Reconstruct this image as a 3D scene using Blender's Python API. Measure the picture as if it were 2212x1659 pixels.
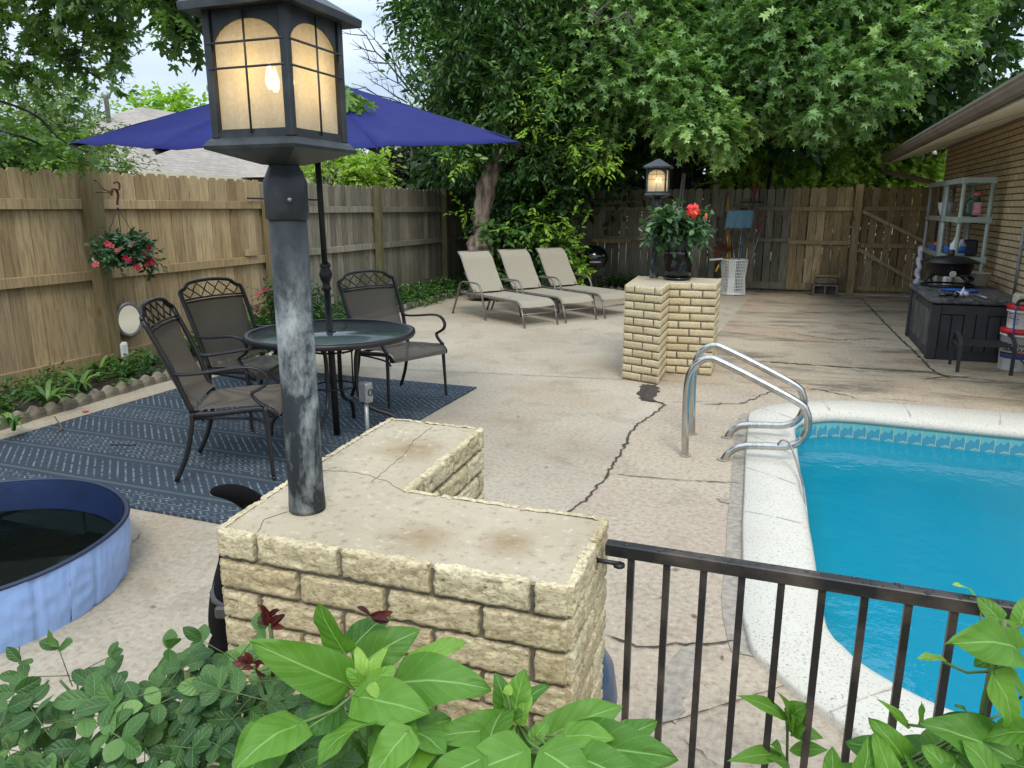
import bpy, math, random
import numpy as np
from mathutils import Vector, Matrix, noise as mnoise
R=math.radians
# ---------------- camera, world, sun, exposure ----------------
for o in list(bpy.data.objects): bpy.data.objects.remove(o)
sc=bpy.context.scene
PITCH=R(13.411); YAW=R(20.4); CH=1.5; FPX=1600.0
cd=bpy.data.cameras.new('camera'); cam=bpy.data.objects.new('camera',cd); sc.collection.objects.link(cam)
cam.location=(0,0,CH); cam.rotation_euler=(R(90)-PITCH,0,YAW)
cd.sensor_width=36; cd.lens=36*FPX/2212; cd.clip_start=.05; cd.clip_end=400
sc.camera=cam
SUN_EL=R(50); SUN_AZ=R(150)      # azimuth from +y towards +x
w=bpy.data.worlds.new('World'); sc.world=w; w.use_nodes=True
nt=w.node_tree; nt.nodes.clear()
def wn(t,**k):
    n=nt.nodes.new(t)
    for a,b in k.items(): setattr(n,a,b)
    return n
wo=wn('ShaderNodeOutputWorld'); bg=wn('ShaderNodeBackground'); bg.inputs['Strength'].default_value=.1
sky=wn('ShaderNodeTexSky',sky_type='NISHITA',sun_disc=False); sky.sun_elevation=SUN_EL; sky.sun_rotation=SUN_AZ
tc=wn('ShaderNodeTexCoord'); sp=wn('ShaderNodeSeparateXYZ'); nt.links.new(tc.outputs['Generated'],sp.inputs[0])
mp=wn('ShaderNodeMapping'); mp.inputs['Scale'].default_value=(1.6,1.6,5.5); nt.links.new(tc.outputs['Generated'],mp.inputs[0])
nz=wn('ShaderNodeTexNoise'); nz.inputs['Scale'].default_value=2.2; nz.inputs['Detail'].default_value=5; nt.links.new(mp.outputs[0],nz.inputs['Vector'])
cr=wn('ShaderNodeValToRGB'); cr.color_ramp.elements[0].position=.35; cr.color_ramp.elements[0].color=(4.3,5.3,6.7,1)
cr.color_ramp.elements[1].position=.68; cr.color_ramp.elements[1].color=(7.0,7.6,8.3,1); nt.links.new(nz.outputs[0],cr.inputs[0])
mx=wn('ShaderNodeMix',data_type='RGBA'); mx.inputs[0].default_value=.82
nt.links.new(sky.outputs[0],mx.inputs[6]); nt.links.new(cr.outputs[0],mx.inputs[7])
m1=wn('ShaderNodeMath',operation='MAXIMUM'); nt.links.new(sp.outputs[2],m1.inputs[0]); m1.inputs[1].default_value=0
m2=wn('ShaderNodeMath',operation='MULTIPLY_ADD'); nt.links.new(m1.outputs[0],m2.inputs[0]); m2.inputs[1].default_value=1.55; m2.inputs[2].default_value=.84
vm=wn('ShaderNodeVectorMath',operation='SCALE'); nt.links.new(mx.outputs[2],vm.inputs[0]); nt.links.new(m2.outputs[0],vm.inputs['Scale'])
nt.links.new(vm.outputs[0],bg.inputs[0]); nt.links.new(bg.outputs[0],wo.inputs[0])
sd=bpy.data.lights.new('sun','SUN'); so=bpy.data.objects.new('sun',sd); sc.collection.objects.link(so)
sd.energy=1.5; sd.angle=R(18); sd.color=(1,.96,.9)
so.rotation_euler=(R(90)-SUN_EL,0,-SUN_AZ+math.pi)
v=sc.view_settings; v.view_transform='Standard'; v.look='None'; v.exposure=0.5; v.gamma=1; v.use_curve_mapping=False
# ---------------- measuring helpers ----------------
CY,SY=math.cos(YAW),math.sin(YAW)
def ray(u,v):
    x=(u-1106)/FPX; z=(829.5-v)/FPX
    return x, math.cos(PITCH)+z*math.sin(PITCH), -math.sin(PITCH)+z*math.cos(PITCH)
def cw(X,Y,Z):      # ground-projected view frame (right, forward, height) -> world
    return Vector((X*CY-Y*SY, X*SY+Y*CY, Z))
def A(u,v,D):       # point seen at (u,v) standing D metres ahead
    d=ray(u,v); t=D/d[1]; return cw(d[0]*t,D,CH+d[2]*t)
def G(u,v,z=0):
    d=ray(u,v); t=(z-CH)/d[2]; return cw(d[0]*t,d[1]*t,z)
def OX(u,v,x):
    d=cw(*ray(u,v)); t=x/d.x; return Vector((x,d.y*t,CH+d.z*t))
def OY(u,v,y):
    d=cw(*ray(u,v)); t=y/d.y; return Vector((d.x*t,y,CH+d.z*t))
# ---------------- object helpers ----------------
COL=sc.collection
RM={}
def tag(o,label=None,cat=None,group=None,kind=None):
    if label: o['label']=label
    if cat: o['category']=cat
    if group: o['group']=group
    if kind: o['kind']=kind
    return o
def thing(name,label,cat,loc=(0,0,0),rz=0,group=None):
    o=bpy.data.objects.new(name,None); COL.objects.link(o); o.location=loc; o.rotation_euler=(0,0,rz)
    o.empty_display_size=.1
    RM[o.name]=Matrix.Translation(loc)@Matrix.Rotation(rz,4,'Z')
    return tag(o,label,cat,group)
def link_mesh(name,me,mat,parent=None,loc=None):
    o=bpy.data.objects.new(name,me); COL.objects.link(o)
    if mat: me.materials.append(mat)
    if parent is not None: o.parent=parent
    if loc is not None: o.location=loc
    RM[o.name]=(RM[parent.name] if parent is not None else Matrix.Translation(loc or (0,0,0)))
    return o
class MB:
    def __init__(s): s.v=[]; s.f=[]; s.t=[]; s.sm=[]
    def add(s,vs,fs,tint=0,smooth=False):
        n=len(s.v); s.v+= [tuple(x) for x in vs]
        for f in fs: s.f.append(tuple(i+n for i in f)); s.t.append(tint); s.sm.append(smooth)
        return s
    def box(s,c,d,rot=None,tint=0,bev=0):
        hx,hy,hz=d[0]/2,d[1]/2,d[2]/2
        if bev>0:
            b=min(bev,hx*.9,hy*.9,hz*.9); vs=[]
            for sx in(-1,1):
                for sy in(-1,1):
                    for sz in(-1,1):
                        vs+= [(sx*(hx-b),sy*(hy-b),sz*hz),(sx*(hx-b),sy*hy,sz*(hz-b)),(sx*hx,sy*(hy-b),sz*(hz-b))]
            def I(sx,sy,sz,k): return (((sx>0)*4+(sy>0)*2+(sz>0))*3+k)
            fs=[]
            for sg in(-1,1):
                q=[I(-1,-1,sg,0),I(1,-1,sg,0),I(1,1,sg,0),I(-1,1,sg,0)]; fs.append(q if sg>0 else q[::-1])
                q=[I(-1,sg,-1,1),I(-1,sg,1,1),I(1,sg,1,1),I(1,sg,-1,1)]; fs.append(q if sg>0 else q[::-1])
                q=[I(sg,-1,-1,2),I(sg,1,-1,2),I(sg,1,1,2),I(sg,-1,1,2)]; fs.append(q if sg>0 else q[::-1])
            for a in(-1,1):
                for b2 in(-1,1):
                    fs.append((I(a,b2,-1,2),I(a,b2,1,2),I(a,b2,1,1),I(a,b2,-1,1)))
                    fs.append((I(a,-1,b2,2),I(a,1,b2,2),I(a,1,b2,0),I(a,-1,b2,0)))
                    fs.append((I(-1,a,b2,1),I(1,a,b2,1),I(1,a,b2,0),I(-1,a,b2,0)))
                    for c2 in(-1,1): fs.append((I(a,b2,c2,0),I(a,b2,c2,1),I(a,b2,c2,2)))
        else:
            vs=[(x,y,z) for x in(-hx,hx) for y in(-hy,hy) for z in(-hz,hz)]
            fs=[(0,1,3,2),(4,6,7,5),(0,4,5,1),(2,3,7,6),(0,2,6,4),(1,5,7,3)]
        M=rot.to_3x3() if rot is not None else None
        C=Vector(c)
        vs=[(M@Vector(p) if M else Vector(p))+C for p in vs]
        return s.add(vs,fs,tint)
    def tube(s,pts,r,n=8,cap=True,tint=0,closed=False,sq=None):
        pts=[Vector(p) for p in pts]; m=len(pts)
        rs=r if isinstance(r,(list,tuple)) else [r]*m
        vs=[];prev=None
        for i,p in enumerate(pts):
            if closed: t=(pts[(i+1)%m]-pts[i-1])
            elif i==0: t=pts[1]-p
            elif i==m-1: t=p-pts[i-1]
            else: t=(pts[i+1]-pts[i-1])
            t.normalize()
            if prev is None:
                a=Vector((0,0,1)) if abs(t.z)<.9 else Vector((0,1,0))
                x=t.cross(a).normalized()
            else:
                x=(prev-t*prev.dot(t))
                x=x.normalized() if x.length>1e-6 else t.orthogonal().normalized()
            prev=x; y=t.cross(x)
            sx,sy=(sq if sq else (1,1))
            for k in range(n):
                an=2*math.pi*k/n+(math.pi/4 if n==4 else 0)
                vs.append(p+x*math.cos(an)*rs[i]*sx+y*math.sin(an)*rs[i]*sy)
        fs=[]
        rg=m if closed else m-1
        for i in range(rg):
            j=(i+1)%m
            for k in range(n): fs.append((i*n+k,i*n+(k+1)%n,j*n+(k+1)%n,j*n+k))
        if cap and not closed:
            fs.append(tuple(range(n))[::-1]); fs.append(tuple((m-1)*n+k for k in range(n)))
        return s.add(vs,fs,tint,n>4)
    def lathe(s,prof,n=24,c=(0,0,0),tint=0,smooth=True,wob=0,sx=1,sy=1):
        vs=[];C=Vector(c)
        for r,z in prof:
            for k in range(n):
                a=2*math.pi*k/n; rr=r*(1+wob*math.sin(3*a+z*20))
                vs.append(C+Vector((rr*math.cos(a)*sx,rr*math.sin(a)*sy,z)))
        fs=[]
        for i in range(len(prof)-1):
            for k in range(n): fs.append((i*n+k,i*n+(k+1)%n,(i+1)*n+(k+1)%n,(i+1)*n+k))
        if prof[0][0]>1e-4: fs.append(tuple(range(n))[::-1])
        if prof[-1][0]>1e-4: fs.append(tuple((len(prof)-1)*n+k for k in range(n)))
        return s.add(vs,fs,tint,smooth)
    def poly(s,pts,tint=0): return s.add(pts,[tuple(range(len(pts)))],tint)
    def prism(s,pts,h,tint=0):   # pts CCW list of Vector; h offset vector
        n=len(pts); a=[Vector(p) for p in pts]; h=Vector(h); b=[p+h for p in a]
        fs=[tuple(range(n))[::-1],tuple(range(n,2*n))]+[(i,(i+1)%n,n+(i+1)%n,n+i) for i in range(n)]
        return s.add(a+b,fs,tint)
    def grid(s,fn,nu,nv,tint=0,smooth=True):
        vs=[fn(i/nu,j/nv) for j in range(nv+1) for i in range(nu+1)]
        fs=[(j*(nu+1)+i,j*(nu+1)+i+1,(j+1)*(nu+1)+i+1,(j+1)*(nu+1)+i) for j in range(nv) for i in range(nu)]
        return s.add(vs,fs,tint,smooth)
    def build(s,name,mat,parent=None,world=True,origin=None,merge=False):
        vs=s.v
        if parent is not None and world:
            Mi=RM[parent.name].inverted(); vs=[tuple(Mi@Vector(p)) for p in vs]
        loc=None
        if parent is None:
            if origin is None:
                xs=[p[0] for p in vs]; ys=[p[1] for p in vs]; zs=[p[2] for p in vs]
                origin=((min(xs)+max(xs))/2,(min(ys)+max(ys))/2,min(zs))
            loc=origin; vs=[(p[0]-origin[0],p[1]-origin[1],p[2]-origin[2]) for p in vs]
        me=bpy.data.meshes.new(name); me.from_pydata(vs,[],s.f); 
        at=me.attributes.new('tint','FLOAT','FACE'); at.data.foreach_set('value',s.t)
        me.polygons.foreach_set('use_smooth',s.sm)
        me.update()
        return link_mesh(name,me,mat,parent,loc)
def dup(root,loc,rz,label,group=None):
    r=root.copy(); COL.objects.link(r); r.location=loc; r.rotation_euler=(0,0,rz); r['label']=label
    RM[r.name]=Matrix.Translation(loc)@Matrix.Rotation(rz,4,'Z')
    for ch in list(root.children):
        c=ch.copy(); COL.objects.link(c); c.parent=r
        for g in ch.children:
            d=g.copy(); COL.objects.link(d); d.parent=c
    return r
def spl(pts,n=6):   # catmull-rom
    P=[Vector(p) for p in pts]; P=[P[0]*2-P[1]]+P+[P[-1]*2-P[-2]]; out=[]
    for i in range(1,len(P)-2):
        for k in range(n):
            t=k/n; a,b,c,d=P[i-1:i+3]
            out.append(.5*((2*b)+(c-a)*t+(2*a-5*b+4*c-d)*t*t+(3*b-a-3*c+d)*t**3))
    out.append(P[-2]); return out
# ---------------- materials ----------------
def srgb(r,g,b):
    f=lambda c:(c/255/12.92 if c/255<=.04045 else ((c/255+.055)/1.055)**2.4)
    return (f(r),f(g),f(b),1)
class NT:
    def __init__(s,name):
        s.m=bpy.data.materials.new(name); s.m.use_nodes=True; s.t=s.m.node_tree; s.t.nodes.clear()
        s.out=s.n('ShaderNodeOutputMaterial'); s.tc=s.n('ShaderNodeTexCoord'); s.geo=None
    def n(s,t,**k):
        x=s.t.nodes.new(t)
        for a,b in k.items(): setattr(x,a,b)
        return x
    def set(s,sock,val):
        if hasattr(val,'is_linked') or isinstance(val,bpy.types.NodeSocket): s.t.links.new(val,sock)
        elif isinstance(val,(tuple,list)) and len(val)==3 and sock.type=='RGBA': sock.default_value=(*val,1)
        else: sock.default_value=val
    def math(s,op,a,b=None,c=None,clamp=False):
        x=s.n('ShaderNodeMath',operation=op,use_clamp=clamp); s.set(x.inputs[0],a)
        if b is not None: s.set(x.inputs[1],b)
        if c is not None: s.set(x.inputs[2],c)
        return x.outputs[0]
    def vec(s,stretch=(1,1,1),src='Object',off=None):
        mp=s.n('ShaderNodeMapping'); mp.inputs['Scale'].default_value=stretch
        s.t.links.new(s.tc.outputs[src],mp.inputs[0])
        if off is not None: s.set(mp.inputs['Location'],off)
        return mp.outputs[0]
    def noise(s,vec,scale,detail=4,rough=.55,dist=0):
        x=s.n('ShaderNodeTexNoise'); s.set(x.inputs['Vector'],vec); x.inputs['Scale'].default_value=scale
        x.inputs['Detail'].default_value=detail; x.inputs['Roughness'].default_value=rough; x.inputs['Distortion'].default_value=dist
        return x.outputs[0]
    def vor(s,vec,scale,feature='F1',out=0):
        x=s.n('ShaderNodeTexVoronoi',feature=feature); s.set(x.inputs['Vector'],vec); x.inputs['Scale'].default_value=scale
        return x.outputs[out]
    def ramp(s,fac,stops,interp='LINEAR'):
        x=s.n('ShaderNodeValToRGB'); x.color_ramp.interpolation=interp; e=x.color_ramp.elements
        while len(e)<len(stops): e.new(.5)
        for k,(p,c) in enumerate(stops):
            e[k].position=p; e[k].color=c if isinstance(c,(tuple,list)) else (c,c,c,1)
        s.set(x.inputs[0],fac); return x.outputs[0]
    def mix(s,f,a,b,mode='MIX'):
        x=s.n('ShaderNodeMix',data_type='RGBA',blend_type=mode); s.set(x.inputs[0],f); s.set(x.inputs[6],a); s.set(x.inputs[7],b)
        return x.outputs[2]
    def attr(s,name='tint'):
        x=s.n('ShaderNodeAttribute',attribute_name=name); return x.outputs['Fac']
    def bump(s,h,strength=.5,dist=.01,normal=None):
        x=s.n('ShaderNodeBump'); x.inputs['Strength'].default_value=strength; x.inputs['Distance'].default_value=dist
        s.set(x.inputs['Height'],h)
        if normal is not None: s.set(x.inputs['Normal'],normal)
        return x.outputs[0]
    def principled(s,col,rough=.6,metal=0,normal=None,spec=.5,**k):
        x=s.n('ShaderNodeBsdfPrincipled'); s.set(x.inputs['Base Color'],col); s.set(x.inputs['Roughness'],rough)
        s.set(x.inputs['Metallic'],metal); s.set(x.inputs['Specular IOR Level'],spec)
        if normal is not None: s.set(x.inputs['Normal'],normal)
        for a,b in k.items(): s.set(x.inputs[a.replace('_',' ')],b)
        return x
    def done(s,x): s.t.links.new(x.outputs[0],s.out.inputs[0]); return s.m
def simple(name,c1,c2=None,rough=.6,metal=0,ns=6,stretch=(1,1,1),bump=0,bs=40,tint=0,spec=.5,lo=.35,hi=.65,**k):
    t=NT(name); c2=c2 or tuple(x*.8 for x in c1[:3])+(1,)
    v=t.vec(stretch); f=t.noise(v,ns,5)
    col=t.mix(t.ramp(f,[(lo,0.),(hi,1.)]),c1,c2)
    if tint:
        col=t.mix(1,col,t.ramp(t.math('MULTIPLY_ADD',t.attr(),.5,.5),[(0,1-tint),(1,1+tint)]),'MULTIPLY')
    nm=t.bump(t.noise(v,bs,3),.6,bump) if bump else None
    rr=t.math('MULTIPLY_ADD',f,.25,rough-.12,clamp=True)
    return t.done(t.principled(col,rr,metal,nm,spec,**k))
def wood(name,cols,ts=.25,stain=.5,green=0):
    t=NT(name); at=t.attr()
    comb=t.n('ShaderNodeCombineXYZ'); t.set(comb.inputs[0],t.math('MULTIPLY',at,37)); t.set(comb.inputs[2],t.math('MULTIPLY',at,19))
    v=t.vec((1,1,.09),off=comb.outputs[0]); v2=t.vec((1,1,.35),off=comb.outputs[0])
    g=t.noise(v,42,6,.62,.6); big=t.noise(v2,2.2,4,.6); wv=t.noise(v,14,3,.5,1.5)
    col=t.ramp(t.math('MULTIPLY_ADD',big,.6,t.math('MULTIPLY',at,.13)),[(0.05,cols[0]),(.3,cols[1]),(.55,cols[2])])
    col=t.mix(t.ramp(g,[(.38,.5),(.54,0)]),col,cols[3])
    col=t.mix(t.ramp(wv,[(.55,0),(.74,.28)]),col,cols[4])
    kn=t.vor(t.vec((1,1,.45),off=comb.outputs[0]),3.2); col=t.mix(t.ramp(kn,[(.03,.85),(.09,0)]),col,cols[3])
    col=t.mix(t.ramp(t.noise(t.vec((1.2,1.2,.5)),1.3,5,.6),[(.45,0),(.75,stain)]),col,cols[5])
    if green:
        z=t.n('ShaderNodeSeparateXYZ'); t.t.links.new(t.tc.outputs['Object'],z.inputs[0])
        gm=t.math('MULTIPLY',t.ramp(z.outputs[2],[(0,1.),(.6,.25),(1,0.)]),t.ramp(t.noise(t.vec((1,1,.6)),3,4),[(.4,0.),(.65,green)]))
        col=t.mix(gm,col,srgb(70,78,50))
    col=t.mix(1,col,t.ramp(t.math('MULTIPLY_ADD',at,.5,.5),[(0,1-ts),(1,1+ts)]),'MULTIPLY')
    return t.done(t.principled(col,.85,0,t.bump(t.math('ADD',g,wv),.5,.004),.2))
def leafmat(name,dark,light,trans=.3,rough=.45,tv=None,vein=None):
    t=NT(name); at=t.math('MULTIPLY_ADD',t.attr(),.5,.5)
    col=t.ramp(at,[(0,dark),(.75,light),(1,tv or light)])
    nm=None
    if vein:
        uv=t.n('ShaderNodeSeparateXYZ'); t.t.links.new(t.tc.outputs['UV'],uv.inputs[0])
        au=t.math('ABSOLUTE',t.math('SUBTRACT',uv.outputs[0],.5))
        lat=t.math('ABSOLUTE',t.math('SUBTRACT',t.math('FRACT',t.math('SUBTRACT',t.math('MULTIPLY',uv.outputs[1],5.0),t.math('MULTIPLY',t.math('POWER',au,.8),3.0))),.5))
        lv=t.ramp(lat,[(.44,0.),(.5,1.)]); mid=t.ramp(au,[(.008,1.),(.03,0.)])
        m=t.math('MAXIMUM',t.math('MULTIPLY',lv,.22),mid)
        blot=t.noise(t.vec((1,1,1)),16,4)
        col=t.mix(t.ramp(blot,[(.35,0.),(.7,.5)]),col,t.mix(1,col,(.62,.7,.6,1),'MULTIPLY'))
        fine=t.vor(t.vec((1,1,1)),150,'DISTANCE_TO_EDGE'); col=t.mix(t.ramp(fine,[(0,.22),(.06,0.)]),col,light)
        col=t.mix(t.math('MULTIPLY',m,.8),col,vein)
        hb=t.math('SUBTRACT',t.math('SINE',t.math('MULTIPLY',lat,3.14)),m)
        nm=t.bump(t.math('ADD',t.math('MULTIPLY',hb,.6),t.math('MULTIPLY',blot,1.0)),.35,.004)
    d=t.principled(col,rough,0,nm,.35)
    tr=t.n('ShaderNodeBsdfTranslucent'); t.set(tr.inputs[0],t.mix(1,col,(1.25,1.35,.55,1),'MULTIPLY'))
    ms=t.n('ShaderNodeMixShader'); ms.inputs[0].default_value=trans
    t.t.links.new(d.outputs[0],ms.inputs[1]); t.t.links.new(tr.outputs[0],ms.inputs[2])
    return t.done(ms)
def concrete(name,base,alt,pink,dark,speck,rs=.5,bumpd=.004,dk=.5,streak=None):
    t=NT(name); v=t.vec()
    big=t.noise(v,.55,6,.62,.4); med=t.noise(v,2.6,6,.65,.5); fine=t.noise(v,38,5,.7); sp=t.vor(v,130)
    col=t.mix(t.ramp(big,[(.35,0.),(.66,1.)]),base,alt)
    col=t.mix(t.ramp(t.noise(v,1.15,5,.6,.8),[(.50,0.),(.68,.65)]),col,pink)
    col=t.mix(t.ramp(med,[(.52,0.),(.76,dk)]),col,dark)
    if streak:
        sv=t.vec(streak); sn=t.noise(sv,1.6,7,.68,.6); col=t.mix(t.ramp(sn,[(.50,0.),(.63,.85)]),col,dark)
        s2=t.noise(sv,2.7,6,.7,.3); col=t.mix(t.ramp(s2,[(.6,0.),(.72,.6)]),col,srgb(205,198,180))
    col=t.mix(t.ramp(fine,[(.36,rs),(.5,0.)]),col,dark)
    col=t.mix(t.ramp(fine,[(.55,0.),(.72,rs*.9)]),col,speck)
    col=t.mix(t.ramp(sp,[(.12,rs*.6),(.3,0.)]),col,dark)
    h=t.math('MULTIPLY_ADD',fine,1,t.math('MULTIPLY',med,.8))
    return t.done(t.principled(col,.85,0,t.bump(h,.7,bumpd),.25))
MT={}
MT['patio']=concrete('smooth tan concrete',srgb(178,167,147),srgb(158,148,129),srgb(164,146,122),srgb(112,100,82),srgb(204,196,178),.42,.003,.55)
MT['deck']=concrete('exposed pool deck concrete',srgb(178,164,142),srgb(164,150,131),srgb(170,151,133),srgb(108,98,84),srgb(208,200,180),.5,.004,.5)
MT['back']=concrete('weathered back concrete',srgb(178,164,140),srgb(162,146,122),srgb(170,142,116),srgb(98,88,74),srgb(188,180,162),.5,.004,.6,(.5,1.6,1))
MT['cap']=concrete('mortar cap',srgb(182,171,150),srgb(172,160,136),srgb(150,128,88),srgb(112,92,62),srgb(204,196,178),.45,.002,.55)
t=NT('stained mortar top'); v=t.vec(); f=t.noise(v,38,5,.7); m_=t.noise(v,6,5,.65,.6); big=t.noise(v,2.5,4)
sx_=t.n('ShaderNodeSeparateXYZ'); t.t.links.new(t.tc.outputs['Object'],sx_.inputs[0])
def blob(x,y,r):
    dx=t.math('SUBTRACT',sx_.outputs[0],x); dy=t.math('SUBTRACT',sx_.outputs[1],y); d=t.math('SQRT',t.math('ADD',t.math('MULTIPLY',dx,dx),t.math('MULTIPLY',dy,dy)))
    return t.math('SUBTRACT',1,t.math('DIVIDE',d,r),clamp=True)
bl_=t.math('MAXIMUM',t.math('MAXIMUM',blob(.42,.13,.17),blob(.60,.16,.13)),blob(.12,.62,.22))
mk=t.ramp(t.math('ADD',t.math('MULTIPLY',bl_,.6),t.math('MULTIPLY',m_,.7)),[(.58,0.),(1.0,.75)])
col=t.mix(t.ramp(big,[(.35,0.),(.7,1.)]),srgb(176,164,140),srgb(160,147,122)); col=t.mix(mk,col,srgb(128,104,66)); col=t.mix(t.ramp(f,[(.34,.6),(.44,0.)]),col,srgb(120,106,84)); col=t.mix(t.ramp(f,[(.58,0.),(.72,.5)]),col,srgb(214,206,188))
col=t.mix(t.ramp(t.vor(v,70),[(.06,.5),(.14,0.)]),col,srgb(108,96,78))
MT['piercap']=t.done(t.principled(col,.88,0,t.bump(t.math('ADD',f,t.math('MULTIPLY',m_,.7)),.6,.002),.25))
MT['soil']=simple('soil',srgb(62,50,40),srgb(40,32,26),.95,ns=14,bump=.02,bs=60)
MT['crack']=simple('crack dirt',srgb(74,65,54),srgb(48,42,35),.95,ns=30)
MT['joint']=simple('joint line',srgb(96,86,72),srgb(70,62,52),.95,ns=30)
MT['cjoint']=simple('coping joint',srgb(176,170,154),srgb(150,144,128),.9,ns=30)
MT['patch']=simple('grey patch cement',srgb(158,150,136),srgb(128,120,106),.9,ns=30,bump=.003,bs=70)
def brickmat(name,a,b,c):
    t=NT(name); v=t.vec((1,1,2.3)); dv=t.noise(v,30,7,.7,.5); f=t.noise(v,90,5,.65); g=t.noise(t.vec(),5,4)
    rg=t.math('ABSOLUTE',t.math('SUBTRACT',dv,.5)); rl=t.ramp(rg,[(0,0.),(.045,1.)])
    at=t.math('MULTIPLY_ADD',t.attr(),.5,.5)
    col=t.mix(at,a,b); col=t.mix(t.ramp(f,[(.36,.62),(.49,0.)]),col,c); col=t.mix(t.ramp(rg,[(0,.28),(.025,0.)]),col,c); col=t.mix(t.ramp(g,[(.55,0.),(.75,.3)]),col,c)
    return t.done(t.principled(col,.8,0,t.bump(t.math('ADD',t.math('MULTIPLY',rl,.22),t.math('MULTIPLY',f,.5)),.8,.004),.3))
MT['brick']=brickmat('cream rock face brick',srgb(210,197,162),srgb(192,176,138),srgb(122,100,66))
MT['mortar']=simple('grey mortar',srgb(122,116,102),srgb(92,87,76),.95,ns=20,bump=.003,bs=150)
TAN=[srgb(138,116,82),srgb(168,146,108),srgb(182,162,124),srgb(104,82,54),srgb(144,114,76),srgb(134,126,106)]
GRY=[srgb(98,92,80),srgb(126,120,104),srgb(148,142,124),srgb(60,54,44),srgb(92,84,68),srgb(92,94,84)]
BRN=[srgb(126,108,80),srgb(156,136,102),srgb(174,154,122),srgb(84,68,50),srgb(146,114,78),srgb(104,98,78)]
MT['tan']=wood('new tan pine',TAN,.11,.45); MT['grey']=wood('weathered grey pine',GRY,.16,.5,.55); MT['brown']=wood('brown stained pine',BRN,.22,.5,.35)
MT['post_g']=wood('mossy post',[srgb(78,76,50),srgb(98,94,66),srgb(112,106,80),srgb(54,50,34),srgb(92,88,58),srgb(84,90,58)],.1,.5)
MT['tanpost']=wood('tan post',[srgb(96,82,54),srgb(122,106,72),srgb(140,124,86),srgb(74,60,38),srgb(106,90,56),srgb(96,98,78)],.1,.5)
MT['blackmetal']=simple('dark bronze metal',srgb(44,42,42),srgb(34,32,33),.42,.3,bump=.0006,bs=90,spec=.5)
MT['black']=simple('black metal',srgb(26,27,28),srgb(40,40,40),.45,.3,ns=20)
MT['rail']=simple('weathered black rail',srgb(34,34,35),srgb(84,74,66),.42,.2,ns=9,bump=.001,bs=60,lo=.45,hi=.7)
MT['lantern']=simple('aged grey black lantern',srgb(44,48,50),srgb(84,90,92),.5,.3,ns=9,bump=.001,bs=60,lo=.48,hi=.8)
MT['cream']=simple('cream painted trim',srgb(238,230,204),srgb(230,220,192),.6,ns=3)
MT['gutter']=simple('taupe gutter',srgb(128,116,102),srgb(112,100,88),.45,ns=3)
MT['steel']=simple('brushed steel',srgb(200,198,192),srgb(176,174,168),.2,1,ns=30,stretch=(1,1,.2))
MT['loungeframe']=simple('grey brown lounger frame',srgb(122,116,108),srgb(104,98,90),.4,.4,ns=20)
MT['white']=simple('white plastic',srgb(214,214,210),srgb(200,200,196),.4,ns=5)
MT['palegreen']=simple('pale grey green resin',srgb(164,178,166),srgb(148,160,150),.5,ns=6)
MT['greyresin']=simple('grey resin',srgb(142,144,138),srgb(124,126,122),.5,ns=6)
MT['galv']=simple('galvanised metal',srgb(158,160,160),srgb(128,130,130),.45,.6,ns=14)
MT['blackgloss']=simple('black enamel',srgb(10,11,12),srgb(18,19,21),.08,0,spec=.6)
MT['plasticblack']=simple('charcoal resin',srgb(50,51,54),srgb(40,41,44),.55,ns=8,bump=.0006,bs=120)
t=NT('weathered charcoal resin'); v=t.vec((10,10,.8)); f=t.noise(v,5,4); 
MT['boxfront']=t.done(t.principled(t.mix(t.ramp(f,[(.42,0.),(.68,.9)]),srgb(54,54,56),srgb(126,124,120)),.6,0,t.bump(f,.3,.003),.3))
t=NT('weathered charcoal lid'); v=t.vec((3,.8,3)); f=t.noise(v,7,6,.65)
MT['boxlid']=t.done(t.principled(t.mix(t.ramp(f,[(.42,0.),(.66,.85)]),srgb(58,58,60),srgb(118,116,114)),.6,0,t.bump(f,.3,.003),.3))
MT['greentank']=simple('green plastic',srgb(24,92,64),srgb(18,74,52),.35)
MT['red']=simple('red plastic',srgb(188,24,34),srgb(172,20,30),.4)
MT['pinkcap']=simple('faded pink plastic',srgb(206,110,110),srgb(196,96,98),.45)
MT['blue']=simple('blue plastic',srgb(34,104,188),srgb(28,88,168),.4)
MT['bluefade']=simple('faded blue plastic',srgb(84,124,140),srgb(96,132,146),.55,ns=9)
MT['navy']=simple('navy plastic',srgb(22,28,44),srgb(18,22,36),.4)
MT['orange']=simple('orange plastic',srgb(220,96,48),srgb(206,84,40),.5)
MT['yellow']=simple('yellow fibreglass',srgb(196,156,52),srgb(176,138,44),.5)
MT['rust']=simple('rusty steel',srgb(96,56,36),srgb(62,36,24),.85,.1,ns=18)
MT['woodhandle']=simple('worn ash handle',srgb(130,104,76),srgb(104,82,58),.7,ns=12,stretch=(1,1,.2))
MT['redhandle']=simple('worn red handle',srgb(140,52,44),srgb(112,44,38),.6,ns=14)
MT['greenhandle']=simple('green handle',srgb(36,92,64),srgb(30,76,54),.5)
MT['ink_blue']=simple('blue ink',srgb(52,74,150),srgb(44,64,138),.5); MT['ink_black']=simple('black ink',srgb(20,20,24),srgb(30,30,34),.5)
MT['ink_red']=simple('red ink',srgb(186,40,48),srgb(176,36,44),.5); MT['ink_grey']=simple('grey ink',srgb(150,156,176),srgb(138,144,166),.5)
MT['pinklabel']=simple('pink label',srgb(214,140,146),srgb(204,120,130),.5,ns=20)
MT['hose']=simple('blue hose',srgb(36,72,124),srgb(30,62,108),.4)
MT['block']=simple('cinder block',srgb(116,110,98),srgb(88,82,72),.95,ns=12,bump=.006,bs=70)
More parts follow.
